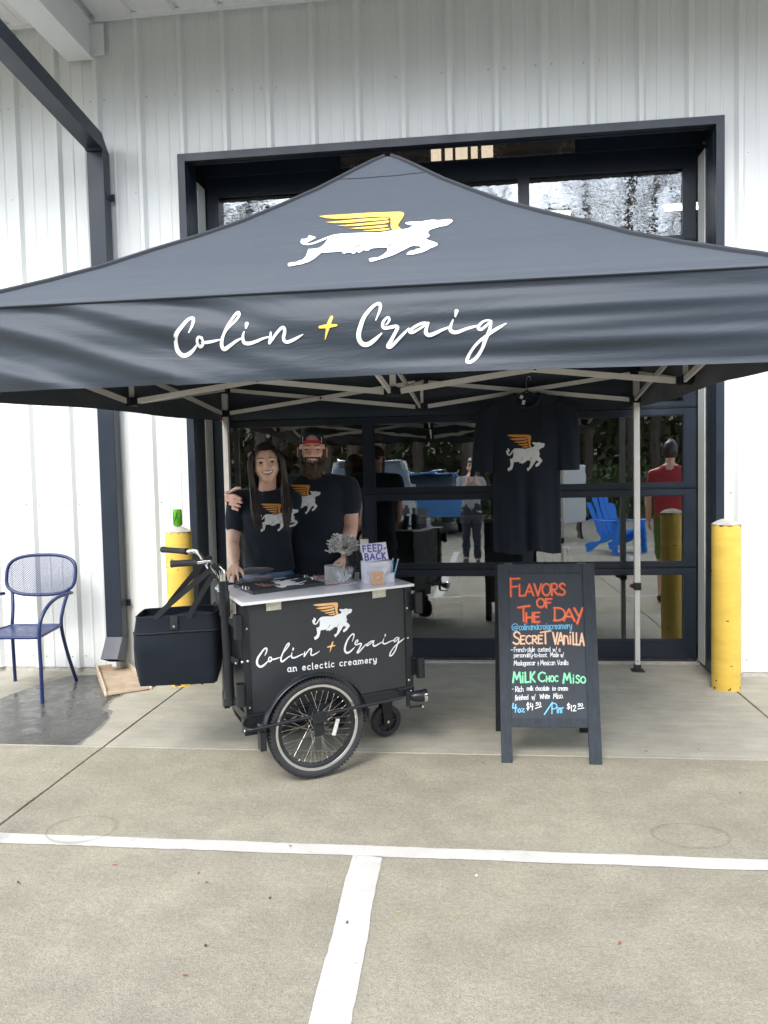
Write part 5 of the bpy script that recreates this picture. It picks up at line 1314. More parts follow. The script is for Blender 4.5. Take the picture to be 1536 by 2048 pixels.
# ------------------------------------------------------------------ chalkboard A-frame
PL, PR = at(1003, 1526, Z=0), at(1205, 1530, Z=0)
sgx = (PR - PL); SW = sgx.length; sgx = sgx.normalized()
tl = at(993, 1126, Y=4.12)
SH = 1.06; lean = math.asin(min(0.5, 0.225 / SH))
yaw_s = math.atan2(sgx.y, sgx.x)
sign = empty('chalkboard_sign', tuple(PL), (0, 0, yaw_s), 'charcoal A-frame chalkboard listing the flavors of the day', 'sign')
SM = Matrix.Translation(PL) @ Matrix.Rotation(yaw_s, 4, 'Z')
FM = Matrix.Rotation(-lean, 4, 'X')        # local x right, z up the board, y into it
FMW = SM @ FM; FI = FMW.inverted()
def sp(px, py):
    o = FI @ CO; d = FI.to_3x3() @ ray(px, py); p = o + d * (-o.y / d.y); return (p.x, p.z)
tlx, tlz = sp(993, 1126); trx, trz = sp(1185.5, 1128); SH = (tlz + trz) / 2
def S(mb, name, m, parent=None):
    return mb.build(name, m, parent or sign)
xL, xR = 0.0, SW
ww = 0.056
a0 = sp(1015.7, 1147); a1 = sp(1163, 1148.5); b0 = sp(1024, 1434); b1 = sp(1178, 1435.5)
zt_, zb_ = a0[1], b0[1]; zbb = sp(1030, 1454)[1]
inL, inR = (a0[0] + b0[0]) / 2, (a1[0] + b1[0]) / 2
th = 0.022
S(MB().box((xL, 0, 0), (inL, th, SH), M=FM, bev=0.002), 'stile', M_BFRAME)
S(MB().box((inR, 0, 0), (xR, th, SH), M=FM, bev=0.002), 'stile', M_BFRAME)
S(MB().box((inL + 0.0005, 0.001, zt_), (inR - 0.0005, th, SH - 0.001), M=FM, bev=0.002), 'rail', M_BFRAME)
S(MB().box((inL + 0.0005, 0.001, zbb), (inR - 0.0005, th, zb_), M=FM, bev=0.002), 'rail', M_BFRAME)
brd = S(MB().box((inL, 0.007, zb_), (inR, 0.012, zt_), M=FM), 'board', M_BOARD)
# rear frame
BM = Matrix.Translation((0, 2 * math.sin(lean) * SH * 0.985 + 0.05, 0)) @ Matrix.Rotation(lean, 4, 'X')
for x0, x1 in ((xL - 0.012, xL + 0.045), (xR - 0.045, xR + 0.0)): S(MB().box((x0, 0, 0), (x1, th, SH - 0.01), M=BM, bev=0.002), 'rear_stile', M_BSIDE)
S(MB().box((xL + 0.046, 0.001, SH - 0.08), (xR - 0.046, th, SH - 0.012), M=BM), 'rear_rail', M_BSIDE); S(MB().box((xL + 0.046, 0.001, zbb), (xR - 0.046, th, zb_), M=BM), 'rear_rail', M_BSIDE)
S(MB().box((xL + 0.046, 0.006, zb_), (xR - 0.046, 0.012, SH - 0.08), M=BM), 'rear_board', M_BOARD)
for x in (0.06, SW - 0.06):
    p = FM @ Vector((x, th, SH)); S(MB().box((x - 0.02, p.y, p.z - 0.03), (x + 0.02, p.y + 0.03, p.z + 0.001)), 'hinge', M_STEEL)
chn = [Vector((-0.004, (FM @ Vector((0, 0, 0.42))).y + 0.01 + 0.22 * t, 0.42 - 0.05 * math.sin(math.pi * t))) for t in [i / 12 for i in range(13)]]
S(MB().tube(chn, 0.0018, 5), 'stay_cord', M_BLACK)
# chalk lettering; positions read off the board in the photograph
def bprint(x, z, h): return FM @ Vector((x, 0.0064 - h, z))
class Chalk:
    def __init__(s): s.P = Print(bprint)
CK = Print(bprint)
MI = dict(red=0, coral=1, peach=2, cream=3, green=4, mint=5, blue=6, white=7)
rc = random.Random(21)
def chalk_text(txt, x0, y0, x1, y1, h, col, wd, hl=None, gap=0.14, small=False, smallscale=0.74, jit=0.02, first=1.0):
    """text from pixel (x0,y0) to (x1,y1) along the baseline, cap height h pixels"""
    A_, B_ = sp(x0, y0), sp(x1, y1); U = sp(x0, y0 - h); capm = U[1] - A_[1]
    st, wt = text_layout(txt, small, gap, smallscale)
    sx = (B_[0] - A_[0]) / wt
    mpx = abs(capm) / h
    for i, (pts, cv) in enumerate(st):
        q = []
        for x, y in pts:
            jx, jy = rc.uniform(-jit, jit) * capm, rc.uniform(-jit, jit) * capm
            q.append((A_[0] + x * sx + y * capm * 0.03 + jx * 0.5, A_[1] + (B_[1] - A_[1]) * x / wt + y * capm + jy * 0.5))
        wl = [wd * mpx * rc.uniform(0.88, 1.12) for _ in q]
        CK.stroke(q, wl, MI[col], smooth=3 if cv else 0)
        if hl:
            off = wd * mpx * 0.16
            CK.stroke([(x - off, z + off) for x, z in q], [v * 0.5 for v in wl], MI[hl], smooth=3 if cv else 0, h=0.0020 + 0.0001 * (i % 7))
chalk_text('F', 1020, 1193, 1040, 1193, 36, 'red', 4.8, 'coral', jit=0.01)
chalk_text('LAVORS', 1038, 1192, 1132, 1190, 23, 'red', 4.4, 'coral', gap=0.02)
chalk_text('OF', 1074, 1214.5, 1104, 1215, 17, 'red', 4.4, 'coral', gap=0.04)
chalk_text('T', 1036, 1243, 1060, 1243, 30, 'red', 4.6, 'coral')
chalk_text('HE', 1052, 1245, 1081, 1244, 19, 'red', 4.4, 'coral', gap=0.06)
chalk_text('D', 1108, 1241, 1133, 1241, 25, 'red', 4.6, 'coral')
chalk_text('A', 1128, 1241, 1151, 1242, 23, 'red', 4.6, 'coral')
chalk_text('Y', 1149, 1244, 1166, 1244, 27, 'red', 4.8, 'coral')
chalk_text('@', 1024, 1260, 1037, 1260, 13, 'blue', 1.45, jit=0.01)
chalk_text('colinandcraigcreamery', 1038, 1260, 1144, 1257, 12.5, 'blue', 1.45, gap=0.08, jit=0.02)
chalk_text('S', 1026, 1288, 1041, 1288, 24, 'peach', 4.0, 'cream')
chalk_text('ECRE', 1041, 1288, 1086, 1287, 16, 'peach', 3.5, 'cream', gap=0.08)
chalk_text('T', 1081, 1287, 1102, 1287, 24, 'peach', 3.6, 'cream')
chalk_text('VA', 1106, 1288, 1128, 1289, 23, 'peach', 3.8, 'cream', gap=-0.02)
chalk_text('n', 1128, 1288, 1138, 1288, 27, 'peach', 3.5, 'cream')
chalk_text('i', 1140, 1288, 1143, 1288, 27, 'peach', 3.5, 'cream')
chalk_text('LLA', 1146, 1289, 1169, 1291, 24, 'peach', 3.6, 'cream', gap=0.04)
chalk_text('-', 1021, 1303, 1027, 1303, 9, 'white', 1.29)
chalk_text('French-style', 1028, 1304, 1070, 1303, 9.5, 'white', 1.12, gap=0.02)
chalk_text('custard', 1076, 1303, 1101, 1303, 9, 'white', 1.12, gap=0.02)
chalk_text('w/ a', 1106, 1303, 1121, 1303, 8.5, 'white', 1.07)
chalk_text('personality-to-boot.', 1028, 1314.5, 1095, 1314, 8.5, 'white', 1.07, gap=0.02)
chalk_text('Made', 1101, 1314, 1118, 1314, 9.5, 'white', 1.07, gap=0.02); chalk_text('w/', 1122, 1314, 1128, 1314, 9, 'white', 1.03)
chalk_text('Madagascar', 1028, 1331, 1071, 1330, 9.5, 'white', 1.12, gap=0.02); chalk_text('&', 1075, 1331, 1078, 1331, 8, 'white', 1.07)
chalk_text('Mexican', 1081, 1330.5, 1111, 1330, 10, 'white', 1.12, gap=0.02); chalk_text('Vanilla', 1115, 1330, 1137, 1329.5, 9.5, 'white', 1.07, gap=0.02)
chalk_text('M', 1026, 1365, 1043, 1365, 20, 'green', 4.0, 'mint'); chalk_text('i', 1045, 1365, 1047, 1365, 22, 'green', 3.4, 'mint'); chalk_text('LK', 1050, 1365, 1071, 1364, 20, 'green', 3.9, 'mint', gap=0.1)
chalk_text('C', 1077, 1363, 1092, 1363, 18, 'green', 3.8, 'mint'); chalk_text('HOC', 1093, 1363.5, 1117, 1363, 11, 'green', 3.1, 'mint', gap=0.12)
chalk_text('M', 1127, 1366, 1143, 1366, 19, 'green', 3.9, 'mint'); chalk_text('i', 1146.5, 1366, 1148.5, 1366, 18, 'green', 3.2, 'mint'); chalk_text('S', 1152, 1366, 1160, 1366, 15, 'green', 3.2, 'mint'); chalk_text('O', 1162, 1366, 1172, 1366, 12, 'green', 3.4, 'mint')
chalk_text('-', 1024, 1381, 1028, 1381, 8, 'white', 1.12)
chalk_text('Rich', 1031, 1384, 1047, 1383, 10.5, 'white', 1.16, gap=0.02); chalk_text('milk', 1054, 1381, 1067, 1381, 9, 'white', 1.16, gap=0.02)
chalk_text('chocolate', 1071, 1381, 1099, 1381, 9, 'white', 1.12, gap=0.02); chalk_text('ice', 1105, 1381, 1112, 1381, 9, 'white', 1.07, gap=0.02); chalk_text('cream', 1116, 1381, 1136, 1381, 9.5, 'white', 1.16, gap=0.02)
chalk_text('finished', 1030, 1400.5, 1057, 1399, 10, 'white', 1.16, gap=0.02); chalk_text('w/', 1064, 1399, 1071, 1399, 10, 'white', 1.07); chalk_text('White', 1080, 1398, 1100, 1397, 9.5, 'white', 1.16, gap=0.02); chalk_text('Miso.', 1107, 1398, 1127, 1396, 11, 'white', 1.16, gap=0.04)
chalk_text('4', 1025, 1423, 1034, 1423, 16, 'blue', 2.6, jit=0.01); chalk_text('oz', 1036, 1425, 1049, 1424, 11, 'blue', 2.3)
chalk_text('$4', 1053, 1419, 1067, 1419, 13, 'white', 1.63, jit=0.01); chalk_text('50', 1072, 1411, 1082, 1411, 6, 'white', 1.29); 
def uline(x0, y0, x1, y1, w_=1.6, c='white'):
    A_, B_ = sp(x0, y0), sp(x1, y1); CK.stroke([A_, B_], w_ * 0.0026, MI[c], smooth=0)
uline(1071, 1417, 1083, 1413)
uline(1089, 1429, 1105, 1405, 2.4, 'blue')
chalk_text('P', 1103, 1427, 1115, 1427, 20, 'blue', 2.3); chalk_text('i', 1114, 1426, 1116, 1426, 13, 'blue', 1.9); chalk_text('n', 1117.5, 1426, 1121.5, 1426, 16, 'blue', 1.9); chalk_text('T', 1121, 1426, 1127, 1426, 10, 'blue', 1.9)
chalk_text('$', 1134, 1418, 1141, 1418, 11, 'white', 1.63, jit=0.01); chalk_text('12', 1142, 1422, 1153, 1422, 11, 'white', 1.63, jit=0.01); chalk_text('50', 1156, 1413, 1166, 1413, 6, 'white', 1.29); uline(1156, 1418, 1168, 1416)
CK.build('chalk_lettering', [M_CRED, M_CREDL, M_CPCH, M_CPCHL, M_CGRN, M_CGRNL, M_CBLU, M_CWHT], brd)

# ------------------------------------------------------------------ hanging T-shirt
HY = 5.70
def hp(px, py, Y=HY): return at(px, py, Y=Y)
hk = hp(1053, 785)
shirt = empty('hanging_shirt', tuple(hp(1053, 790)), label='black T-shirt with winged cow print hanging from the canopy frame', cat='shirt')
SO = hp(1053, 790)
def yfold(x, z):
    """folds: growing towards the hem"""
    t = sm(1.75, 0.95, z)
    return t * (0.022 * math.sin(x * 34 + 0.8) + 0.010 * math.sin(x * 61 + z * 2)) + 0.003 * math.sin(z * 30 + x * 12)
cxs = (SO.x)
zsh = hp(975, 806).z; znk = hp(1053, 790).z; zhem = hp(1053, 1104).z
xl0, xr0 = hp(985, 960).x, hp(1121, 950).x
zarm = hp(985, 945).z
def topz(x, back=False):
    d = abs(x - cxs); wn = 0.100; wsh = 0.285
    zc = znk + 0.015
    if d < wn:
        return zc - (0.010 if back else 0.105) * math.sqrt(max(0, 1 - (d / wn) ** 2.4)) - 0.0
    return zc - (d - wn) / (wsh - wn) * (zc - zsh + 0.0)
def front(a, b, back=False):
    """a across, b down"""
    wt = 0.262
    x_top = cxs + (a * 2 - 1) * wt
    zt = topz(x_top, back); zb = zhem + 0.012 * math.sin((a * 2 - 1) * 5.2 + 0.5) - 0.006 * (a < 0.1)
    z = zt + (zb - zt) * b
    xl = xl0 + (cxs - wt - xl0) * sm(0.5, 0.0, b); xr = xr0 + (cxs + wt - xr0) * sm(0.5, 0.0, b)
    x = xl + (xr - xl) * a
    e = math.sin(math.pi * min(max(a, 0), 1)) ** 0.5 if 0 < a < 1 else 0
    dpt = (0.010 + 0.045 * sm(0, 0.3, b)) * e
    y = HY + (dpt if back else -dpt) + (yfold(x, z) * (0.4 if back else 1)) * e
    return Vector((x - SO.x, y - SO.y, z - SO.z))
smooth_shade(MB().grid(lambda a, b: front(a, b), 80, 70).build('shirt_front', M_TEE, shirt), 80)
smooth_shade(MB().grid(lambda a, b: front(1 - a, b, True), 50, 40).build('shirt_back', M_TEE, shirt), 80)
def sleeve(sgn):
    sp0 = [Vector((cxs + sgn * 0.215, HY, zsh - 0.012)), Vector((cxs + sgn * 0.285, HY, zsh - 0.12)), Vector(((hp(963, 944).x if sgn < 0 else hp(1137, 938).x), HY - 0.01, hp(963, 944).z))]
    pts = cr([tuple(p) for p in sp0], 8); n = len(pts)
    def f(u, v):
        p = Vector(pts[min(n - 1, int(round(v * (n - 1))))]); nx = pts[min(n - 1, int(round(v * (n - 1))) + 1)]; pv = pts[max(0, int(round(v * (n - 1))) - 1)]
        t = (Vector(nx) - Vector(pv)).normalized(); s_ = Vector((t.z, 0, -t.x)) ; an = 2 * math.pi * u
        wd_ = 0.036 + 0.042 * sm(0, .5, v); dp = 0.020 + 0.018 * v
        q = p + s_ * math.cos(an) * wd_ + Vector((0, 1, 0)) * math.sin(an) * dp * (1 + 0.12 * math.sin(5 * an + v * 6))
        return q - SO
    smooth_shade(MB().grid(f, 36, n - 1).build('sleeve', M_TEE, shirt), 80)
sleeve(-1); sleeve(1)
# collar band, tags
cp = []
for i in range(25):
    x = cxs + (i / 24 * 2 - 1) * 0.0995; cp.append(Vector((x, HY - 0.016, topz(x) + 0.002)) - SO)
MB().tube(cp, 0.009, 8, flat=0.4).build('collar', M_TEE, shirt, True)
MB().tube([Vector((cxs + (i / 16 * 2 - 1) * 0.098, HY + 0.016, topz(cxs + (i / 16 * 2 - 1) * 0.098, True))) - SO for i in range(17)], 0.008, 8, flat=0.4).build('collar', M_TEE, shirt, True)
for px, py, an, h in ((1043, 794, 25, 0.012), (1047, 805, 12, 0.016)):
    p = hp(px, py) - SO; M = Matrix.Translation(p + Vector((0, 0.0, 0))) @ Matrix.Rotation(R(an), 4, 'Y')
    MB().box((-0.011, -0.001, -h), (0.011, 0.001, h), M=M).build('neck_tag', M_PAPER, shirt)
bv = {}
def hang_print(x, y, h):
    p0, p1 = hp(1012, 943), hp(1088, 866)
    X_, Z_ = p0.x + (p1.x - p0.x) * x, p0.z + (p1.z - p0.z) * y
    # evaluate the shirt front at this x, z
    a = 0.5; b = 0.4
    for _ in range(12):
        q = front(a, b) + SO; a += (X_ - q.x) / 0.5; b += (Z_ - q.z) / (zhem - znk) * 0.9
    q = front(a, b); return Vector((q.x, q.y - 0.002 - h * 2, q.z))
cow_print(hang_print, 0.08, [M_PRINTT, M_PRINTO, M_LINE], shirt)
hg = empty('coat_hanger', tuple(SO), label='thin black coat hanger hooked over the frame above the hanging shirt', cat='hanger')
hb = [Vector((cxs - 0.20, HY, zsh + 0.005)), Vector((cxs - 0.1, HY, znk - 0.015)), Vector((cxs - 0.02, HY, znk + 0.02)), Vector((cxs, HY, znk + 0.03)), Vector((cxs + 0.02, HY, znk + 0.02)), Vector((cxs + 0.1, HY, znk - 0.015)), Vector((cxs + 0.20, HY, zsh + 0.005))]
MB().tube([Vector(p) - SO for p in cr([tuple(q) for q in hb], 5)], 0.006, 8).build('arms', M_BLACK, hg, True)
hk_ = [(0, 0, 0.03), (0, 0, 0.10), (0.008, 0, 0.125), (0.02, 0.0, 0.135), (0.032, 0, 0.122), (0.03, 0, 0.105)]
MB().tube(cr([(x, y + (HY - SO.y), z) for x, y, z in hk_], 5), 0.0022, 6).build('hook', M_CLIP, hg, True)

# ------------------------------------------------------------------ people
def remesh(mb, voxel, smooth_it=3, name='tmp'):
    me = bpy.data.meshes.new(name); me.from_pydata([tuple(v) for v in mb.v], [], mb.f); me.update()
    o = bpy.data.objects.new(name, me); COL.objects.link(o)
    m = o.modifiers.new('r', 'REMESH'); m.mode = 'VOXEL'; m.voxel_size = voxel; m.use_smooth_shade = True
    dg = bpy.context.evaluated_depsgraph_get(); dg.update()
    out = bpy.data.meshes.new_from_object(o.evaluated_get(dg))
    bpy.data.objects.remove(o)
    bm = bmesh.new(); bm.from_mesh(out)
    for _ in range(smooth_it): bmesh.ops.smooth_vert(bm, verts=bm.verts[:], factor=0.5, use_axis_x=True, use_axis_y=True, use_axis_z=True)
    V = [v.co.copy() for v in bm.verts]; F = [tuple(v.index for v in f.verts) for f in bm.faces]; bm.free()
    return V, F
def cone(mb, p0, r0, p1, r1, flat=1.0, fdir=(0, 1, 0), n=14):
    """rounded cone between two joints; flat scales the section along fdir"""
    p0, p1 = Vector(p0), Vector(p1); ax = p1 - p0; L = ax.length or 1e-6; t = ax / L; fd = Vector(fdir).normalized()
    a = (t.orthogonal()).normalized(); b = t.cross(a); secs = []
    for k in range(5): q = math.pi / 2 * k / 5; secs.append((p0 - t * (r0 * math.cos(q)), r0 * math.sin(q)))
    for k in range(5): f = k / 4; secs.append((p0 + ax * f, r0 + (r1 - r0) * f))
    for k in range(1, 6): q = math.pi / 2 * k / 5; secs.append((p1 + t * (r1 * math.sin(q)), r1 * math.cos(q)))
    vs = []
    for c, r in secs:
        r = max(r, 1e-4)
        for k in range(n):
            an = 2 * math.pi * k / n; off = a * (math.cos(an) * r) + b * (math.sin(an) * r)
            off -= fd * (off.dot(fd) * (1 - flat)); vs.append(c + off)
    fs = []
    for i in range(len(secs) - 1):
        for k in range(n): fs.append((i * n + k, i * n + (k + 1) % n, (i + 1) * n + (k + 1) % n, (i + 1) * n + k))
    fs.append(tuple(range(n - 1, -1, -1))); fs.append(tuple((len(secs) - 1) * n + k for k in range(n)))
    mb.add(vs, fs)
def chain(mb, pts, flat=1.0, fdir=(0, 1, 0)):
    for (p, r), (q, s) in zip(pts, pts[1:]): cone(mb, p, r, q, s, flat, fdir)
def loft(mb, rings, n=40, power=0.8, yaw=0.0):
    """rings: (z, cx, cy, half width, half depth) closed top and bottom"""
    rr_ = cr(rings, 4); vs = []
    cz, sz = math.cos(yaw), math.sin(yaw)
    for z, cx, cy, hw_, hd_ in rr_:
        for k in range(n):
            a = 2 * math.pi * k / n; c, s = math.cos(a), math.sin(a)
            x, y = hw_ * math.copysign(abs(c) ** power, c), hd_ * math.copysign(abs(s) ** power, s)
            vs.append((cx + x * cz - y * sz, cy + x * sz + y * cz, z))
    m = len(rr_); fs = [(i * n + k, i * n + (k + 1) % n, (i + 1) * n + (k + 1) % n, (i + 1) * n + k) for i in range(m - 1) for k in range(n)]
    fs.append(tuple(range(n - 1, -1, -1))); fs.append(tuple((m - 1) * n + k for k in range(n)))
    mb.add(vs, fs)
def hand(mb, wrist, dirn, palm_n, size=1.0, side=1, curl=0.35, spread=0.10, wrist_r=0.026):
    """palm and five fingers of unequal length; dirn along the hand, palm_n out of the palm, side picks the thumb edge"""
    d = Vector(dirn).normalized(); n = Vector(palm_n); n = (n - d * n.dot(d)).normalized(); l = d.cross(n) * side
    w_ = Vector(wrist); s = size
    base = w_ + d * 0.078 * s
    for k, t in enumerate((-1.5, -0.5, 0.5, 1.5)):
        cone(mb, w_ + l * (t * 0.011 * s) + d * 0.01, 0.015 * s, base + l * (t * 0.0205 * s), 0.0125 * s, 0.85, n)
        lens = (0.058, 0.078, 0.084, 0.076)[k] * s if False else (0.060, 0.076, 0.084, 0.078)[k] * s
        p = base + l * (t * 0.0205 * s); dd = (d + l * (t * spread)).normalized(); c = 0.0; r = (0.0080, 0.0088, 0.0092, 0.0090)[k] * s
        for j, fr in enumerate((0.45, 0.31, 0.24)):
            c += curl * (0.7, 1.0, 0.8)[j]
            q = p + (dd * math.cos(c) + n * math.sin(c)) * (lens * fr)
            cone(mb, p, r, q, r * 0.9, n=10); p = q; r *= 0.9
    # thumb from the side of the palm near the wrist
    p = w_ + d * 0.022 * s + l * 0.020 * s; c1 = (d * 0.65 + l * 0.75 + n * 0.25).normalized()
    q = p + c1 * 0.038 * s; cone(mb, p, 0.016 * s, q, 0.0115 * s, n=10)
    c2 = (d * 0.85 + l * 0.45 + n * 0.35).normalized(); r = q + c2 * 0.030 * s; cone(mb, q, 0.0112 * s, r, 0.0098 * s, n=10)
    t2 = r + (d * 0.95 + l * 0.2 + n * 0.3).normalized() * 0.024 * s; cone(mb, r, 0.0098 * s, t2, 0.0078 * s, n=10)

class Head:
    def __init__(s, center, yaw=0.0, pitch=0.0, roll=0.0, hw=0.074, hd=0.093, hh=0.112, jaw=0.26, smile=8.0, mouthw=0.026, male=False, nu=150, nv=150, tooth=0.0062):
        s.M = Matrix.Translation(center) @ Matrix.Rotation(yaw, 4, 'Z') @ Matrix.Rotation(pitch, 4, 'X') @ Matrix.Rotation(roll, 4, 'Y')
        s.hw, s.hd, s.hh, s.jaw, s.sml, s.mw, s.male, s.nu, s.nv, s.tooth = hw, hd, hh, jaw, smile, mouthw, male, nu, nv, tooth
    def dirn(s, i, j):
        u = -1 + 2 * i / s.nu; th = math.pi * (0.42 * u + 0.58 * u ** 3)
        ph = math.pi * (-0.5 + j / s.nv)
        return Vector((math.sin(th) * math.cos(ph), -math.cos(th) * math.cos(ph), math.sin(ph)))
    def mouth_z(s, x): return -0.052 + s.sml * x * x
    def pt(s, d):
        hw, hd, hh = s.hw, s.hd, s.hh
        x, y, z = d.x * hw, d.y * hd, d.z * hh
        k = sm(0.05, -1.0, d.z)
        x *= 1 - s.jaw * k ** 1.1 + 0.05 * sm(0.3, 0.0, abs(d.z + 0.25))
        if d.y < 0:
            y = -hd * 0.95 * abs(d.y) ** 0.80
            y -= 0.014 * sm(-0.45, -0.95, d.z) * abs(d.y)
        else:
            y *= 1.10 - 0.42 * sm(-0.05, -0.9, d.z)
        if d.y < 0:
            g = lambda cx, cz, sx, sz: math.exp(-((x - cx) / sx) ** 2 - ((z - cz) / sz) ** 2)
            ax = abs(x); f = 0.0
            np_ = sm(0.030, -0.024, z) * (1 - sm(-0.026, -0.036, z))
            f += 0.021 * math.exp(-(x / (0.0085 + 0.0075 * sm(0.0, -0.028, z))) ** 2) * np_
            f += 0.006 * math.exp(-((ax - 0.0125) / 0.006) ** 2 - ((z + 0.026) / 0.007) ** 2)
            f -= 0.0105 * (g(0.031, 0.012, 0.017, 0.013) + g(-0.031, 0.012, 0.017, 0.013))
            f += 0.0045 * (g(0.031, 0.009, 0.012, 0.008) + g(-0.031, 0.009, 0.012, 0.008))
            f += (0.0055 if s.male else 0.003) * math.exp(-((ax - 0.026) / 0.022) ** 2 - ((z - 0.031) / 0.008) ** 2)
            f += 0.0075 * math.exp(-((ax - 0.040) / 0.016) ** 2 - ((z + 0.022) / 0.018) ** 2)      # smiling cheeks
            mz = s.mouth_z(x); w = max(0, 1 - (x / (s.mw * 1.25)) ** 2)
            f += 0.0045 * math.exp(-((z - mz - 0.0085) / 0.004) ** 2) * w + 0.0055 * math.exp(-((z - mz + 0.0105) / 0.0045) ** 2) * w
            f -= 0.004 * math.exp(-((z - mz) / 0.006) ** 2) * w
            f -= 0.003 * math.exp(-((ax - s.mw * 1.35) / 0.006) ** 2 - ((z - mz - 0.006) / 0.016) ** 2)
            f += 0.006 * g(0, -0.092, 0.018, 0.014) - 0.003 * g(0, -0.073, 0.02, 0.006)
            y -= f * (abs(d.y) ** 0.6)
        return Vector((x, y, z))
    def mesh(s, mb):
        """material slots: 0 skin 1 lips 2 teeth 3 eye white 4 iris 5 brow 6 dark"""
        P = [[s.pt(s.dirn(i, j)) for i in range(s.nu + 1)] for j in range(s.nv + 1)]
        vs = [s.M @ P[j][i] for j in range(s.nv + 1) for i in range(s.nu + 1)]; b = len(mb.v)
        fs = []; mi = []
        for j in range(s.nv):
            for i in range(s.nu):
                fs.append((j * (s.nu + 1) + i, j * (s.nu + 1) + i + 1, (j + 1) * (s.nu + 1) + i + 1, (j + 1) * (s.nu + 1) + i))
                c = (P[j][i] + P[j + 1][i + 1]) / 2; m = 0
                if c.y < -0.03:
                    x, z = c.x, c.z; ax = abs(x); mz = s.mouth_z(x); w = math.sqrt(max(0, 1 - (x / s.mw) ** 2))
                    dz = z - mz
                    if ax < s.mw and abs(dz) < s.tooth * w: m = 2 if dz > -s.tooth * 0.62 * w else 6
                    if ax < s.mw and m == 2 and ax > s.mw * 0.90: m = 6
                    if ax < s.mw * 1.1 and m == 0:
                        w2 = math.sqrt(max(0, 1 - (x / (s.mw * 1.1)) ** 2))
                        if abs(dz) < (s.tooth + 0.0055) * w2: m = 1
                    ex, ez = ax - 0.0315, z - 0.0075; op = 0.0036 if s.male else 0.0046
                    lidc = op * math.sqrt(max(0, 1 - (ex / 0.0135) ** 2)) if abs(ex) < 0.0135 else 0
                    if abs(ex) < 0.0135 and abs(ez) < lidc: m = 4 if abs(ex) < 0.0058 else 3
                    elif abs(ex) < 0.0150 and 0 <= ez < lidc + 0.0024 and abs(ez) >= lidc: m = 5
                    bz = 0.0275 + 0.005 * (1 - ((ax - 0.033) / 0.02) ** 2) if 0.012 < ax < 0.053 else 99
                    if abs(z - bz) < (0.0030 if s.male else 0.0022) * (1.1 - sm(0.03, 0.055, ax) * 0.7): m = 5
                mi.append(m)
        mb.v += vs; mb.f += [tuple(b + q for q in f) for f in fs]; mb.m += mi
        for sg in (-1, 1):    # ears
            e = MB(); a_ = Vector((sg * s.hw * 1.0, 0.008, 0.0))
            for q in range(9):
                an = math.pi * (-0.55 + 1.25 * q / 8); c0 = a_ + Vector((sg * 0.006, 0.010 * math.cos(an) * 1.1 + 0.004, 0.026 * math.sin(an)))
                an2 = math.pi * (-0.55 + 1.25 * (q + 1) / 8); c1 = a_ + Vector((sg * 0.006, 0.010 * math.cos(an2) * 1.1 + 0.004, 0.026 * math.sin(an2)))
                cone(e, c0, 0.0048, c1, 0.0048, n=7)
            cone(e, a_ + Vector((sg * -0.004, 0, 0.012)), 0.008, a_ + Vector((sg * -0.002, 0, -0.022)), 0.007, n=8)
            mb.add([s.M @ v for v in e.v], e.f, 0)
    def shell(s, keep, off, nu=None, ext=None):
        P = {}; fs = []; vs = []
        D = [[s.dirn(i, j) for i in range(s.nu + 1)] for j in range(s.nv + 1)]
        B_ = [[s.pt(D[j][i]) for i in range(s.nu + 1)] for j in range(s.nv + 1)]
        def vid(i, j):
            if (i, j) not in P:
                p = B_[j][i]; d = D[j][i]; n = Vector((d.x / s.hw, d.y / s.hd, d.z / s.hh)).normalized(); o = off(p, d)
                q = p + n * o
                if ext: q = ext(q, p, d)
                P[(i, j)] = len(vs); vs.append(s.M @ q)
            return P[(i, j)]
        for j in range(s.nv):
            for i in range(s.nu):
                c = (B_[j][i] + B_[j + 1][i + 1]) / 2
                if keep(c, D[j][i]): fs.append((vid(i, j), vid(i + 1, j), vid(i + 1, j + 1), vid(i, j + 1)))
        return MB().add(vs, fs)

def make_body(name, label, group, skinmb, head, mats, voxel=0.0045):
    V, F = remesh(skinmb, voxel, 2)
    mb = MB(); mb.add(V, F, 0)
    if head: head.mesh(mb)
    o = mb.build(name, mats, None, True)
    tag(o, label, 'person', group)
    return o
def wrinkle(V, amp, seeds=1.0, amt2=0.4):
    out = []
    for v in V:
        n = noise.noise(Vector((v.x * 9 + seeds, v.y * 9, v.z * 5))) + amt2 * noise.noise(Vector((v.x * 24 + v.z * 9, v.y * 20 + seeds, v.z * 14)))
        c = math.sin(v.x * 26 + v.z * 17 + 4 * noise.noise(Vector((v.x * 3, v.y * 3, v.z * 3 + seeds))))
        out.append(v + Vector((0.25, 1, 0)) * (amp * (n + 0.25 * c)))
    return out
def garment(name, mb, m, parent, voxel=0.006, it=3, amp=0.009, seed=1.0):
    V, F = remesh(mb, voxel, it); V = wrinkle(V, amp, seed)
    o = mesh_obj(name, V, F, m, parent, True)
    return o
def project_print(shirt_obj, fn2world, step, mats, parent, lift=0.003):
    """lay the cow print on a shirt by following rays from the camera side onto the cloth"""
    me = shirt_obj.data; bvh = BVHTree.FromPolygons([v.co for v in me.vertices], [tuple(p.vertices) for p in me.polygons])
    def fn(x, y, h):
        p = fn2world(x, y); d = Vector((0.12, 1, 0)).normalized()
        hit = bvh.ray_cast(p - d * 0.6, d)
        q = hit[0]
        if q is None:
            e = p.copy(); q = p
            for _k in range(60):      # past the edge of the cloth: pull in to its rim
                e.x -= 0.002; hh_ = bvh.ray_cast(e - d * 0.6, d)
                if hh_[0] is not None: q = hh_[0]; break
        return q - d * (lift + h * 2)
    return cow_print(fn, step, mats, parent)
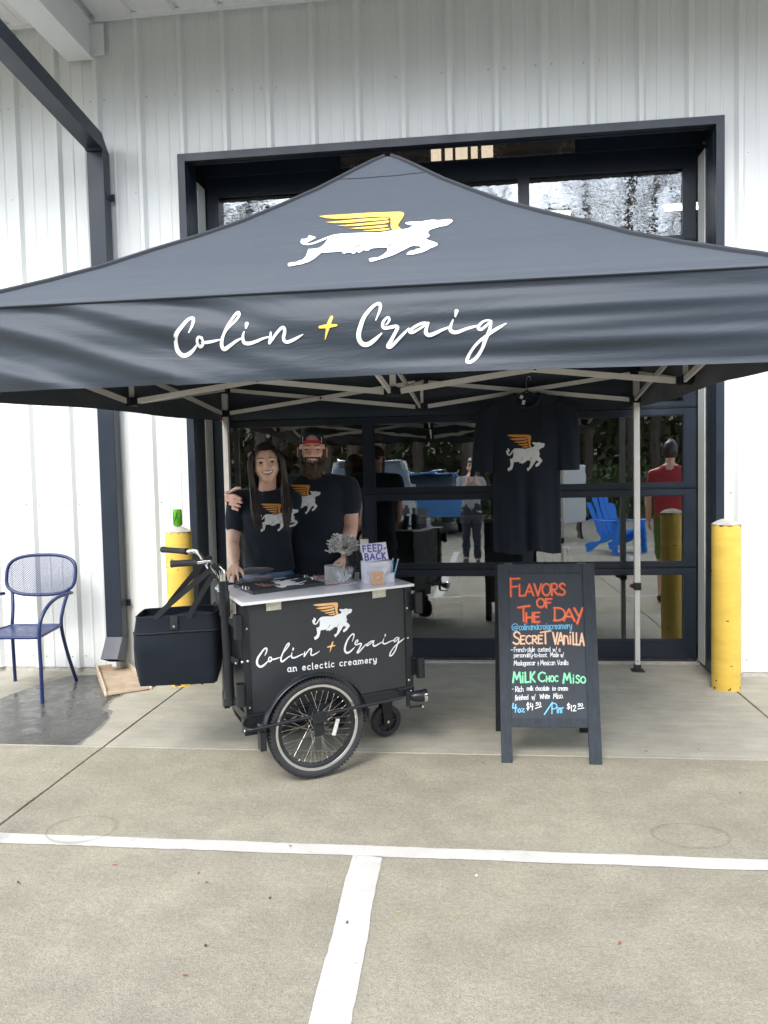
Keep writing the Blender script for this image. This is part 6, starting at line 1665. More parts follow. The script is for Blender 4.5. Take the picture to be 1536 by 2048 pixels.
SKW = [M_SKINW, M_LIP, M_TEETH, M_EYEW, M_IRIS, M_BROW, M_LINE]
SKM = [M_SKINM, M_LIP, M_TEETH, M_EYEW, M_IRIS, M_BROW, M_LINE]

# ---- woman
YW_ = 4.34
def wp_(px, py, Y=YW_): return at(px, py, Y=Y)
s = MB()
nk = wp_(532, 985, 4.37); hc = wp_(533, 929, 4.33)
cone(s, hc + Vector((0, 0.02, -0.06)), 0.050, nk + Vector((0, 0.02, -0.02)), 0.052)
sh_r, el_r, wr_r = wp_(474, 1000, 4.37), wp_(466, 1088, 4.30), wp_(470, 1130, 4.13)
chain(s, [(nk + Vector((0, 0.02, -0.06)), 0.05), (sh_r + Vector((0, 0, -.015)), 0.042)])
chain(s, [(sh_r, 0.047), (sh_r.lerp(el_r, .5), 0.043), (el_r, 0.035), (el_r.lerp(wr_r, .35), 0.035), (wr_r, 0.0235)])
ctr = cpt(467, 1158); hp_ = KM @ Vector((0.045, CD - 0.035, CZ + 0.012))
hand(s, wr_r + (hp_ - wr_r).normalized() * 0.012, (hp_ - wr_r) + Vector((0.03, -0.02, 0)), (0.1, 0.25, -1), 0.90, side=1, curl=0.16, spread=0.16)
sh_l, el_l, wr_l = wp_(588, 1000, 4.42), wp_(588, 1090, 4.52), wp_(566, 1140, 4.50)
chain(s, [(nk + Vector((0, 0.02, -0.06)), 0.05), (sh_l + Vector((0, 0, -.01)), 0.043), (el_l, 0.036), (wr_l, 0.025)])
hand(s, wr_l, (-0.3, 0.1, -1), (-1, -0.3, 0), 0.88, side=1, curl=0.4)
loft(s, [(nk.z - 0.02, nk.x, nk.y + .02, .05, .05), (nk.z - 0.10, nk.x, nk.y + .02, .13, .08), (nk.z - 0.45, nk.x, nk.y + .02, .12, .08), (0.80, nk.x, nk.y + .02, .14, .10), (0.78, nk.x, nk.y + 0.02, .13, .09)])
for sg in (-1, 1): chain(s, [((nk.x + sg * .075, nk.y + .03, .80), .07), ((nk.x + sg * .085, nk.y + .03, .45), .045), ((nk.x + sg * .09, nk.y + .04, .09), .035), ((nk.x + sg * .095, nk.y - .05, .05), .035)])
hW = Head(hc, yaw=R(16), pitch=R(-3), roll=R(-4), hw=0.0745, hd=0.090, hh=0.116, jaw=0.24, smile=9.5, mouthw=0.0310, tooth=0.0078)
woman = make_body('person', 'smiling woman with long dark hair in a black cow T-shirt leaning on the cart counter', 'two vendors behind the cart', s, hW, SKW)
t = MB()
tz = nk.z
zz = lambda py: wp_(530, py).z
cw = (wp_(482, 1060).x + wp_(580, 1060).x) / 2
loft(t, [(zz(1142), cw + .005, nk.y + .02, .150, .110), (zz(1120), cw, nk.y + .02, .148, .110), (zz(1085), cw, nk.y + .015, .138, .100), (zz(1055), cw, nk.y + .01, .143, .108), (zz(1030), cw, nk.y + .01, .150, .112), (zz(1005), cw, nk.y + .02, .155, .095), (zz(990), nk.x, nk.y + .03, .150, .075), (zz(980), nk.x, nk.y + .03, .098, .062)], power=0.85)
dn = (el_r - sh_r)
chain(t, [(nk + Vector((-.04, .025, -.030)), 0.058), (sh_r + Vector((0.003, 0, 0.000)), 0.060), (sh_r + dn * 0.30, 0.060), (sh_r + dn * 0.56, 0.0585)])
dl = (el_l - sh_l)
chain(t, [(nk + Vector((.05, .03, -.025)), 0.055), (sh_l, 0.055), (sh_l + dl * 0.55, 0.056)])
ws = garment('shirt', t, M_TEE, woman, 0.0065, 3, 0.012, 2.0)
MB().tube([Vector((nk.x + 0.062 * math.cos(a), nk.y + 0.02 + 0.056 * math.sin(a), nk.z - 0.012 + 0.016 * math.sin(a) + 0.0)) for a in [2 * math.pi * i / 32 for i in range(32)]], 0.007, 8, closed=True).build('collar', M_TEE, woman, True)
def wprint(x, y):
    p0, p1 = wp_(526, 1062), wp_(588, 1004); return Vector((p0.x + (p1.x - p0.x) * x, 4.3, p0.z + (p1.z - p0.z) * y))
project_print(ws, wprint, 0.07, [M_PRINTT, M_PRINTO, M_LINE], ws)
j = MB()
loft(j, [(0.98, cw, nk.y + .02, .128, .092), (0.90, cw, nk.y + .02, .150, .105), (0.80, cw, nk.y + .03, .160, .118), (0.76, cw, nk.y + .03, .15, .11)])
for sg in (-1, 1): chain(j, [((cw + sg * .078, nk.y + .03, .80), .088), ((cw + sg * .088, nk.y + .03, .47), .060), ((cw + sg * .092, nk.y + .04, .08), .050)])
garment('jeans', j, M_JEANS, woman, 0.009, 2, 0.005, 5.0)
for sg in (-1, 1):
    b_ = MB(); cone(b_, (cw + sg * .094, nk.y + .06, .04), .038, (cw + sg * .10, nk.y - .09, .035), .034, 0.9, (0, 0, 1)); b_.v = [Vector((v.x, v.y, max(v.z, 0.001))) for v in b_.v]; b_.build('shoe', M_SHOE, woman, True)
MB().tube([wr_r + (hp_ - wr_r).normalized() * -0.012 + Matrix.Rotation(0, 3, 'Z') @ (Vector((math.cos(a) * 0.0265, math.sin(a) * 0.0265 * 0.6, math.sin(a) * 0.0265 * 0.75))) for a in [2 * math.pi * i / 24 for i in range(24)]], 0.0028, 6, closed=True).build('wrist_band', M_BLACK, woman, True)
# hair: scalp shell and long locks in one mesh
def hkeep(c, d):
    if d.y > 0.12: return c.z > -0.06
    ax = abs(c.x); lim = 0.066 - 0.35 * max(0, 0.02 - ax) * 0 + 0.0
    if c.z > 0.068 - 0.9 * max(0, ax - 0.028): return True
    return ax > 0.0605 and c.z > -0.03
hairm = hW.shell(hkeep, lambda p, d: 0.007 + 0.007 * sm(0.0, 0.08, p.z) + 0.003 * noise.noise(Vector((p.x * 60, p.y * 20, p.z * 14))) - 0.003 * math.exp(-(p.x / .004) ** 2) * (p.z > 0.05))
rnd = random.Random(3)
MI_ = hW.M
for k in range(210):
    ph = R(-158 + 316 * k / 209 + rnd.uniform(-2, 2))        # 0 = back of the head
    x, y = math.sin(ph), math.cos(ph); front_ = abs(ph) > R(96)
    lay = rnd.uniform(0.92, 1.10)
    st0 = Vector((x * 0.030, y * 0.02 + 0.01, 0.110)); 
    p1 = Vector((x * 0.084 * lay, max(y, -0.62) * 0.092 * lay, 0.045)); 
    if front_: p1 = Vector((math.copysign(0.079, x) * lay, -0.035 - 0.035 * (abs(ph) - R(96)) / R(62) * 0.8, 0.045))
    sgx_ = math.copysign(1, x)
    p2 = Vector((sgx_ * 0.092 * lay, p1.y * 0.85, -0.05)) if front_ else Vector((x * 0.092 * lay, y * 0.10, -0.05))
    if front_:
        sx_ = 0.083 + rnd.uniform(-0.016, 0.016)
        p3 = Vector((sgx_ * (sx_ + 0.006), -0.035 + rnd.uniform(-.012, .01), -0.14)); p4 = Vector((sgx_ * (sx_ + 0.004 + rnd.uniform(-.012, .012)), -0.092 + rnd.uniform(-.006, .006), -0.27)); p5 = Vector((sgx_ * (sx_ - 0.006 + rnd.uniform(-.016, .014)), -0.112, -0.350 + rnd.uniform(-.05, .05)))
    else:
        p3 = Vector((x * 0.085, 0.085 + y * 0.02, -0.15)); p4 = Vector((x * 0.09, 0.115 + y * 0.02, -0.28)); p5 = Vector((x * 0.08, 0.11, -0.38 + rnd.uniform(-.04, .04)))
    Rz = Matrix.Rotation(-R(16) * 0.0, 3, 'Z')
    pts = [st0, p1, p2, p3, p4, p5]
    pts = [MI_ @ p for p in pts]
    q = cr([tuple(p) for p in pts], 5); r0 = rnd.uniform(0.0055, 0.0095); n = len(q)
    hairm.tube([Vector(p) for p in q], [r0 * (0.55 + 0.75 * math.sin(math.pi * min(1, (i + 2) / n) ** 0.8)) * (1 if i < n - 4 else (n - i) / 5) for i in range(n)], 6, flat=0.7)
hairm.build('hair', M_HAIR, woman, True)

# ---- man
def mp_(px, py, Y=4.52): return at(px, py, Y=Y)
s = MB(); nm = mp_(626, 952); hm = mp_(624.5, 904, 4.47)
cone(s, hm + Vector((0, 0.03, -0.06)), 0.060, nm + Vector((0, 0.02, -0.02)), 0.068)
loft(s, [(nm.z - .02, nm.x, nm.y + .02, .07, .06), (nm.z - .10, nm.x, nm.y + .02, .16, .09), (nm.z - .5, nm.x, nm.y + .02, .15, .1), (0.84, nm.x, nm.y + .02, .15, .1), (0.82, nm.x, nm.y + .02, .14, .09)])
msh, mel, mwr = mp_(699, 975, 4.54), mp_(701, 1052, 4.52), mp_(692, 1112, 4.42)
chain(s, [(nm + Vector((0.02, 0.02, -.05)), .07), (msh, .058), (msh.lerp(mel, .5), .056), (mel, .046), (mel.lerp(mwr, .3), .046), (mwr, .031)])
hand(s, mwr, (-0.35, -0.35, -1), (-1, 0.2, 0), 1.05, side=-1, curl=0.4)
rsh, rel, rwr = mp_(574, 972, 4.55), mp_(510, 992, 4.66), mp_(464, 990, 4.475)
chain(s, [(nm + Vector((-0.02, 0.02, -.05)), .07), (rsh, .058), (rel, .046), (rel.lerp(rwr, .35), .044), (rwr, .030)])
# hand round her shoulder: palm on the outside of the arm, fingers forward over the sleeve
hwr = mp_(457, 990, 4.435)
cone(s, rwr, .030, hwr, .026)
pb = [mp_(455, 991, 4.33), mp_(453.5, 1000, 4.335), mp_(455, 1009, 4.34), mp_(459, 1017, 4.345)]
for i, b_ in enumerate(pb): cone(s, hwr + Vector((0, 0, -0.006 * i)), 0.018, b_, 0.0125, n=10)
tips = [(mp_(469, 991, 4.285), mp_(482, 997, 4.262)), (mp_(468, 1000, 4.28), mp_(483.5, 1005, 4.258)), (mp_(468, 1008, 4.282), mp_(480, 1013, 4.262)), (mp_(468, 1016.5, 4.29), mp_(476, 1020, 4.272))]
for b_, (m1, m2) in zip(pb, tips): cone(s, b_, 0.0108, m1, 0.0100, n=10); cone(s, m1, 0.0098, m2, 0.0083, n=10)
cone(s, hwr, 0.018, mp_(466, 981, 4.35), 0.0125, n=10); cone(s, mp_(466, 981, 4.35), 0.0125, mp_(474, 976, 4.31), 0.0105, n=10); cone(s, mp_(474, 976, 4.31), 0.0105, mp_(481, 976, 4.29), 0.0088, n=10)
for sg in (-1, 1): chain(s, [((nm.x + sg * .09, nm.y + .03, .84), .08), ((nm.x + sg * .10, nm.y + .03, .47), .055), ((nm.x + sg * .11, nm.y + .04, .10), .042), ((nm.x + sg * .115, nm.y - .05, .05), .04)])
hM = Head(hm, yaw=R(12), pitch=R(-2), roll=R(1), hw=0.0785, hd=0.098, hh=0.120, jaw=0.14, smile=7.0, mouthw=0.0265, male=True, tooth=0.0050)
man = make_body('person', 'bearded man in backwards black cap and black T-shirt, one arm round the woman', 'two vendors behind the cart', s, hM, SKM, 0.0045)
t = MB(); zm = lambda py: mp_(630, py).z; cm = (mp_(577, 1040).x + mp_(694, 1040).x) / 2
loft(t, [(zm(1185), cm, nm.y + .02, .168, .135), (zm(1140), cm, nm.y + .02, .170, .138), (zm(1090), cm, nm.y + .012, .168, .138), (zm(1045), cm, nm.y + .012, .170, .135), (zm(1010), cm, nm.y + .01, .180, .130), (zm(985), nm.x + .01, nm.y + .015, .198, .118), (zm(964), nm.x + .01, nm.y + .025, .185, .095), (zm(949), nm.x, nm.y + .03, .110, .075)], power=0.85)
dm = mel - msh
chain(t, [(nm + Vector((0.09, 0.02, -0.045)), .062), (msh + Vector((-0.01, 0, 0)), .070), (msh + dm * .22, .073), (msh + dm * .48, .070)])
dr = rel - rsh
chain(t, [(nm + Vector((-0.09, 0.02, -0.045)), .062), (rsh, .068), (rsh + dr * .5, .066)])
ms = garment('shirt', t, M_TEE, man, 0.0065, 3, 0.013, 7.0)
MB().tube([Vector((nm.x + 0.078 * math.cos(a), nm.y + 0.022 + 0.066 * math.sin(a), nm.z - 0.010 + 0.016 * math.sin(a))) for a in [2 * math.pi * i / 32 for i in range(32)]], 0.0075, 8, closed=True).build('collar', M_TEE, man, True)
def mprint(x, y):
    p0, p1 = mp_(576, 1029, 4.42), mp_(640, 967, 4.42); return Vector((p0.x + (p1.x - p0.x) * x, 4.4, p0.z + (p1.z - p0.z) * y))
project_print(ms, mprint, 0.07, [M_PRINTT, M_PRINTO, M_LINE], ms)
j = MB()
loft(j, [(0.96, cm, nm.y + .02, .15, .11), (0.88, cm, nm.y + .02, .165, .12), (0.80, cm, nm.y + .03, .17, .125), (0.78, cm, nm.y + .03, .16, .12)])
for sg in (-1, 1): chain(j, [((cm + sg * .09, nm.y + .03, .82), .095), ((cm + sg * .10, nm.y + .03, .47), .072), ((cm + sg * .112, nm.y + .04, .08), .060)])
garment('trousers', j, M_JEAND, man, 0.009, 2, 0.006, 9.0)
for sg in (-1, 1):
    b_ = MB(); cone(b_, (cm + sg * .114, nm.y + .06, .045), .044, (cm + sg * .12, nm.y - .12, .04), .040, 0.9, (0, 0, 1)); b_.v = [Vector((v.x, v.y, max(v.z, 0.001))) for v in b_.v]; b_.build('shoe', M_SHOE, man, True)
# beard
def bkeep(c, d):
    if c.y > 0.035: return False
    ax = abs(c.x); mz = hM.mouth_z(c.x)
    if (c.x / 0.0305) ** 2 + ((c.z - mz + 0.001) / 0.0125) ** 2 < 1: return False
    if ax > 0.058: return c.z < 0.012
    if ax < 0.036: return c.z < -0.0335 - 0.004 * sm(0.0, 0.036, ax) * 0
    return c.z < -0.0335 + (ax - 0.036) * 0.55 - 0.012 * math.sin(math.pi * sm(0.036, 0.058, ax))
def boff(p, d):
    t_ = 0.004 + 0.007 * sm(-0.033, -0.045, p.z) + 0.016 * sm(-0.055, -0.10, p.z)
    if p.z > -0.045: t_ *= 0.9
    return t_ * (0.8 + 0.5 * noise.noise(Vector((p.x * 120, p.y * 60, p.z * 40)))) + 0.0025 * noise.noise(Vector((p.x * 300, p.y * 200, p.z * 90)))
def bext(q, p, d):
    k = sm(-0.060, -0.112, p.z); fr = 1 if d.y < 0.2 else 0.3
    q.z -= 0.020 * k * fr * (1 - 0.25 * (p.x / 0.06) ** 2); q.y -= 0.012 * k * fr; q.x *= 1 + 0.12 * k
    q.z += 0.006 * k * noise.noise(Vector((p.x * 200, p.y * 200, 3)))
    return q
bm_ = hM.shell(bkeep, boff, ext=bext)
rnd = random.Random(8)
for k in range(170):      # tufts break the outline
    a = rnd.uniform(-1, 1); x = 0.066 * a; z0 = -0.050 - 0.055 * (1 - a * a) * rnd.random() ** 0.5; y = -0.085 * math.sqrt(max(0.05, 1 - (x / 0.085) ** 2)) * (0.98 + .06 * rnd.random())
    p = hM.M @ Vector((x, y, z0)); q = hM.M @ Vector((x * 1.06 + rnd.uniform(-.006, .006), y - 0.006, z0 - rnd.uniform(0.010, 0.028)))
    bm_.tube([p, p.lerp(q, .6), q], [0.0035, 0.0028, 0.0006], 4)
bm_.build('beard', M_BEARD, man, True)
# cap worn backwards, gap over the forehead crossed by a red strap
def ckeep(c, d):
    if c.z < 0.040 - 0.10 * (c.y + 0.05) * (1 if c.y > -0.05 else 0): return False
    if d.y < 0 and (c.x / 0.036) ** 2 + ((c.z - 0.050) / 0.038) ** 2 < 1: return False
    return True
cap = hM.shell(ckeep, lambda p, d: 0.010 + 0.006 * sm(0.06, 0.11, p.z) + 0.0008 * math.sin(math.atan2(p.x, p.y) * 6))
capo = cap.build('cap', M_CAP, man, True); so_ = capo.modifiers.new('thick', 'SOLIDIFY'); so_.thickness = 0.002; so_.offset = -1
hM.shell(lambda c, d: d.y < 0 and abs(c.x) < 0.042 and 0.041 < c.z < 0.058, lambda p, d: 0.0105).build('strap', M_REDST, man, True)
bill = MB().grid(lambda u, v: hM.M @ Vector(((u - .5) * 0.15 * (1 - 0.25 * v * v), 0.095 + 0.075 * v * math.sqrt(max(0.05, 1 - (2 * u - 1) ** 2 * 0.6)), 0.03 - 0.02 * (2 * u - 1) ** 2 - 0.01 * v)), 16, 6)
bo = bill.build('cap_bill', M_CAP, man, True); so_ = bo.modifiers.new('thick', 'SOLIDIFY'); so_.thickness = 0.003
hM.shell(lambda c, d: d.y < 0.1 and 0.0445 < abs(c.x) < 0.0475 and 0.045 < c.z < 0.080 - 0 * c.x, lambda p, d: 0.0125).build('cap_stitching', M_PAPER, man, True)

# ---- simpler standing people seen only mirrored in the door glass
def stander(x, y, h, rz, top, low, skin, label, lowz=0.10, hairm_=M_HAIR, arms='phone'):
    s = MB(); k = h / 1.7; C_ = Vector((x, y, 0)); Rz = Matrix.Rotation(rz, 3, 'Z')
    def p(a, b, c): return C_ + Rz @ Vector((a * k, b * k, c * k))
    chain(s, [(p(0, 0, 1.50), .05), (p(0, .01, 1.42), .055)])
    for sg in (-1, 1):
        if arms == 'phone' : chain(s, [(p(sg * .05, 0, 1.38), .06), (p(sg * .17, 0, 1.36), .045), (p(sg * .21, -.10, 1.15), .037), (p(sg * .07, -.22, 1.36), .025)]); hand(s, p(sg * .07, -.22, 1.36), Rz @ Vector((-sg * .3, -.2, 1)), Rz @ Vector((-sg, 0, 0)), .9, side=sg, curl=.5)
        else: chain(s, [(p(sg * .05, 0, 1.38), .06), (p(sg * .18, 0, 1.36), .047), (p(sg * .22, .02, 1.08), .038), (p(sg * .22, -.06, .86), .026)]); hand(s, p(sg * .22, -.06, .86), Rz @ Vector((0, -.1, -1)), Rz @ Vector((-sg, 0, 0)), .95, side=sg, curl=.4)
        chain(s, [(p(sg * .08, 0, .85), .085), (p(sg * .09, -.01, .48), .055), (p(sg * .09, .02, .30), .052), (p(sg * .09, .03, .09), .034), (p(sg * .095, -.06, .045), .034)])
    chain(s, [(p(0, 0, 1.38), .10), (p(0, 0, .95), .11)])
    hd_ = Head(p(0, -.015, 1.585), yaw=rz, hw=.07, hd=.09, hh=.11 * k, nu=60, nv=60, tooth=.003)
    o = make_body('person', label, None, s, hd_, [skin, M_LIP, M_TEETH, M_EYEW, M_IRIS, M_BROW, M_LINE], 0.008)
    t = MB(); loft(t, [(C_.z + .84 * k, x, y, .17 * k, .12 * k), (.98 * k, x, y, .155 * k, .115 * k), (1.2 * k, x, y, .17 * k, .12 * k), (1.36 * k, x, y, .17 * k, .10 * k), (1.43 * k, x, y, .10 * k, .07 * k)], yaw=rz)
    for sg in (-1, 1):
        e_ = p(sg * .19, -.05, 1.24) if arms == 'phone' else p(sg * .20, 0, 1.2)
        chain(t, [(p(sg * .08, 0, 1.37), .06), (p(sg * .17, 0, 1.35), .058), (e_, .056)])
    garment('shirt', t, top, o, 0.010, 2, 0.006, x)
    j = MB(); loft(j, [(.76 * k, x, y, .15 * k, .115 * k), (.90 * k, x, y, .165 * k, .12 * k), (.99 * k, x, y, .14 * k, .105 * k)], yaw=rz)
    for sg in (-1, 1): chain(j, [(p(sg * .08, 0, .82), .095 * k), (p(sg * .09, 0, max(lowz, .5)), .072 * k)] + ([(p(sg * .09, .02, lowz), .055 * k)] if lowz < .4 else []))
    garment('trousers' if lowz < .4 else 'shorts', j, low, o, 0.011, 2, 0.005, y)
    for sg in (-1, 1):
        b_ = MB(); cone(b_, p(sg * .095, .03, .04), .04, p(sg * .10, -.13, .035), .037, 0.9, (0, 0, 1)); b_.v = [Vector((v.x, v.y, max(v.z, 0.001))) for v in b_.v]; b_.build('shoe', M_SHOE, o, True)
    hs_ = hd_.shell(lambda c, d: c.z > 0.055 or d.y > 0.1 and c.z > -0.09, lambda p_, d: 0.014 + .004 * noise.noise(p_ * 50)); hs_.build('hair', hairm_, o, True)
    return o

# ------------------------------------------------------------------ bollards, can, downspout, splash block, chair, bag
def bollard(px, py, label):
    p = at(px, py, Z=0); o = empty('bollard', (p.x, p.y + 0.09, 0), label=label, cat='bollard', group='yellow bollards by the door')
    o.rotation_euler = (0, 0, random.uniform(0, 6))
    rb = 0.092
    smooth_shade(MB().lathe([(rb, 0), (rb, 0.2), (rb, 0.6), (rb, 1.095), (rb - 0.001, 1.10)], n=40).build('post', M_YELLOW, o), 50)
    rnd = random.Random(int(px)); ch = MB()
    c = MB().lathe([(rb - 0.001, 1.10), (rb + 0.001, 1.105), (rb - 0.03, 1.124), (rb - 0.06, 1.137), (0, 1.142)], n=40)
    c.v = [v + Vector((0, 0, 0.0025 * noise.noise(v * 30))) for v in c.v]
    smooth_shade(c.build('concrete_cap', M_CONCAP, o), 30)
    # chipped paint at rim and foot
    for k in range(64):
        a = rnd.uniform(0, 6.28); z = rnd.choice([1.094, 1.096, 0.012, 0.02, rnd.uniform(0.78, 0.92), rnd.uniform(0.05, 0.5)]); w_ = rnd.uniform(0.005, 0.026) * rnd.random() + .003; h_ = rnd.uniform(0.0015, 0.005)
        if z < 0.03: h_ *= 2.2
        n = 7; vs = [((rb + 0.0008) * math.cos(a), (rb + 0.0008) * math.sin(a), z)]
        for i in range(n):
            q = 2 * math.pi * i / n; da = math.cos(q) * w_ / rb * rnd.uniform(.6, 1); dz = math.sin(q) * h_ * rnd.uniform(.6, 1.3)
            vs.append(((rb + 0.0008) * math.cos(a + da), (rb + 0.0008) * math.sin(a + da), z + dz))
        ch.add(vs, [(0, 1 + i, 1 + (i + 1) % n) for i in range(n)])
    s_ = ch.build('paint_chips', M_GRIT, o); s_['kind'] = 'stuff'
    return p
bL = bollard(358, 1374, 'yellow bollard behind the cart handlebar with a green can on its top')
bR = bollard(1461, 1384, 'scuffed yellow bollard standing right of the glass door')
can = empty('drink_can', (bL.x + 0.0, bL.y + 0.085, 1.143), label='green drink can standing on the left yellow bollard', cat='can')
smooth_shade(MB().lathe([(0, 0.004), (0.024, 0.0), (0.027, 0.004), (0.032, 0.012), (0.032, 0.108), (0.0275, 0.120), (0.0275, 0.1225)], n=32).build('can_body', M_CANG, can), 40)
MB().lathe([(0.0275, 0.1225), (0.026, 0.1235), (0.025, 0.120), (0, 0.120)], n=32).box((-0.008, -0.004, 0.1202), (0.008, 0.012, 0.1212)).build('can_top', M_ALU, can)
mb = MB()
for k in range(9):
    a0 = 2.6 + k * 0.28; mb.grid(lambda u, v, a0=a0, k=k: Vector((0.0324 * math.cos(a0 + u * 0.2), 0.0324 * math.sin(a0 + u * 0.2), 0.026 + 0.03 * ((k * 7) % 3) / 2 + v * (0.02 + 0.012 * (k % 3)))), 4, 2)
mb.build('can_print', M_CAND, can)

ds = empty('downspout', (-2.70, 5.5, 0), label='dark navy square downspout bending out under the porch roof', cat='downspout')
def D(mb, name, m): mb.v = [v - Vector((-2.70, 5.5, 0)) for v in mb.v]; return mb.build(name, m, ds)
x0, x1 = at(205, 1290, Y=5.47).x - 0.0, at(242, 1290, Y=5.47).x
xa, xb = -2.765, -2.635; ya, yb_ = WY - 0.135, WY - 0.036
zj = at(190, 285, Y=ya).z - 0.06
D(MB().box((xa, ya, 0.30), (xb, yb_, zj), bev=0.006), 'pipe', M_NAVY)
def hexa(A, B_):    # prism between two quads
    return MB().add(A + B_, [(0, 1, 2, 3)[::-1], (4, 5, 6, 7)] + [(i, (i + 1) % 4, 4 + (i + 1) % 4, 4 + i) for i in range(4)])
A = [Vector((xa, ya, 0.30)), Vector((xb, ya, 0.30)), Vector((xb, yb_, 0.30)), Vector((xa, yb_, 0.30))]
Bq = [Vector((xa, ya - 0.10, 0.155)), Vector((xb, ya - 0.10, 0.155)), Vector((xb, yb_ - 0.055, 0.10)), Vector((xa, yb_ - 0.055, 0.10))]
m = MB().add(A + Bq, [(i, (i + 1) % 4, 4 + (i + 1) % 4, 4 + i)[::-1] for i in range(4)])
inn = [v + (sum(Bq, Vector()) / 4 - v) * 0.06 for v in Bq]; inn2 = [v + (sum(A, Vector()) / 4 - v) * 0.06 for v in A]
m.add(Bq + inn, [(i, (i + 1) % 4, 4 + (i + 1) % 4, 4 + i) for i in range(4)]); m.add(inn + inn2, [(i, (i + 1) % 4, 4 + (i + 1) % 4, 4 + i) for i in range(4)])
D(m, 'outlet_elbow', M_NAVY)
# sloping run out to the eave gutter
e1 = at(-2, 62, X=-2.70); e0 = Vector((-2.70, (ya + yb_) / 2, zj + 0.06))
ze = ZS - 0.02
dirr = Vector((0, e1.y - e0.y, (at(0, 100, X=-2.635).z + at(0, 60, X=-2.765).z) / 2 - e0.z))
L_ = (RY0 - 0.10 - e0.y) / dirr.y
ef = e0 + dirr * L_
hz = 0.055
A = [Vector((xa, ya, zj)), Vector((xb, ya, zj)), Vector((xb, yb_, zj)), Vector((xa, yb_, zj))]
sl = dirr.normalized(); nv = Vector((0, -sl.z, sl.y)).normalized()
if nv.z < 0: nv = -nv
c1 = e0 + sl * 0.07
Bq = [Vector((xa, (c1 - nv * hz).y, (c1 - nv * hz).z)), Vector((xb, (c1 - nv * hz).y, (c1 - nv * hz).z)), Vector((xb, (c1 + nv * hz).y, (c1 + nv * hz).z)), Vector((xa, (c1 + nv * hz).y, (c1 + nv * hz).z))]
D(hexa(A, Bq), 'upper_elbow', M_NAVY)
D(MB().bar(c1, ef, 0.128, 0.108), 'sloping_pipe', M_NAVY)
for z in (0.52, 2.2, 3.55): D(MB().box((xa - 0.02, yb_ - 0.004, z), (xb + 0.03, WY - 0.032, z + 0.05)).box((xb + 0.001, ya + 0.02, z), (xb + 0.004, yb_, z + 0.05)).box((xa - 0.004, ya + 0.02, z), (xa - 0.001, yb_, z + 0.05)), 'strap', M_NAVY)

spb = empty('splash_block', (-2.84, 5.56, 0), (0, 0, 0), 'tan ribbed plastic splash block under the downspout', 'splash block')
pA, pB, pC, pD = at(197, 1345, Z=0), at(217, 1393, Z=0), at(297, 1380, Z=0), at(246, 1337, Z=0.02)
mid0, mid1 = (pA + pD) / 2, (pB + pC) / 2
ax = (mid1 - mid0); LL = ax.length; ax.normalize(); rt = Vector((-ax.y, ax.x, 0))
w0, w1_ = 0.10, 0.145
def Q(s, t, z):  # s along 0..1, t across -1..1
    return mid0 + ax * (s * LL) + rt * (t * (w0 + (w1_ - w0) * s)) + Vector((0, 0, z)) - Vector((-2.84, 5.56, 0))
fl = MB().add([Q(0, -1, .03), Q(1, -1, .006), Q(1, 1, .006), Q(0, 1, .03)], [(0, 1, 2, 3)]).add([Q(0, -1, .0), Q(1, -1, .0), Q(1, 1, .0), Q(0, 1, .0)], [(3, 2, 1, 0)])
fl.build('tray_floor', M_TRAYF, spb)
for t in (-1, 1):
    h0 = [Q(0, t, 0), Q(1, t, 0), Q(1, t * 1.10, 0), Q(0, t * 1.12, 0), Q(0, t, 0.075), Q(0.9, t, 0.045), Q(0.9, t * 1.10, 0.045), Q(0, t * 1.12, 0.075), Q(1, t, 0.012), Q(1, t * 1.1, 0.012)]
    MB().add(h0, [(0, 1, 8, 5, 4), (4, 5, 6, 7), (3, 7, 6, 9, 2), (5, 8, 9, 6), (1, 2, 9, 8), (0, 4, 7, 3)]).build('side_wall', M_TRAY, spb)
MB().add([Q(0, -1, 0), Q(0, 1, 0), Q(0, 1, .05), Q(0, -1, .05)], [(0, 1, 2, 3)]).build('back_wall', M_TRAY, spb)
for k in range(30):
    s = 0.22 + k * 0.026; z = .03 - .024 * s
    a_, b_ = Q(s, -0.97, z + 0.003), Q(s, 0.97, z + 0.003)
    MB().bar(a_, b_, 0.010, 0.020).build('rib', M_TRAY, spb)

# blue metal armchair
ch = empty('blue_chair', (-3.16, 5.02, 0), (0, 0, R(3)), 'blue metal armchair with chipped paint and a rounded mesh back', 'chair')
def C(name, mb, smooth=True):
    o = mb.build(name, M_BLUECH, ch); return smooth_shade(o, 60) if smooth else o
tr = 0.0125
for s in (-1, 1):
    C('rear_leg', MB().tube(cr([(s * 0.235, 0.30, 0), (s * 0.205, 0.24, 0.22), (s * 0.185, 0.205, 0.43), (s * 0.19, 0.235, 0.56), (s * 0.215, 0.28, 0.68)], 6), tr, 10))
    C('front_leg', MB().tube(cr([(s * 0.265, -0.26, 0), (s * 0.255, -0.24, 0.22), (s * 0.245, -0.225, 0.45), (s * 0.25, -0.20, 0.56), (s * 0.265, -0.12, 0.64), (s * 0.265, 0.02, 0.672), (s * 0.262, 0.18, 0.672), (s * 0.255, 0.24, 0.668)], 6), tr, 10))
sr = [(-0.235, -0.22), (0.235, -0.22), (0.185, 0.20), (-0.185, 0.20)]
pts = []
for i in range(4):
    a_, b_ = Vector(sr[i]), Vector(sr[(i + 1) % 4])
    for t in (0.08, 0.5, 0.92): p = a_.lerp(b_, t); pts.append((p.x, p.y, 0.438))
ptc = cr(pts, 4, closed=True)
C('seat_rim', MB().tube(ptc, 0.0115, 8, closed=True))
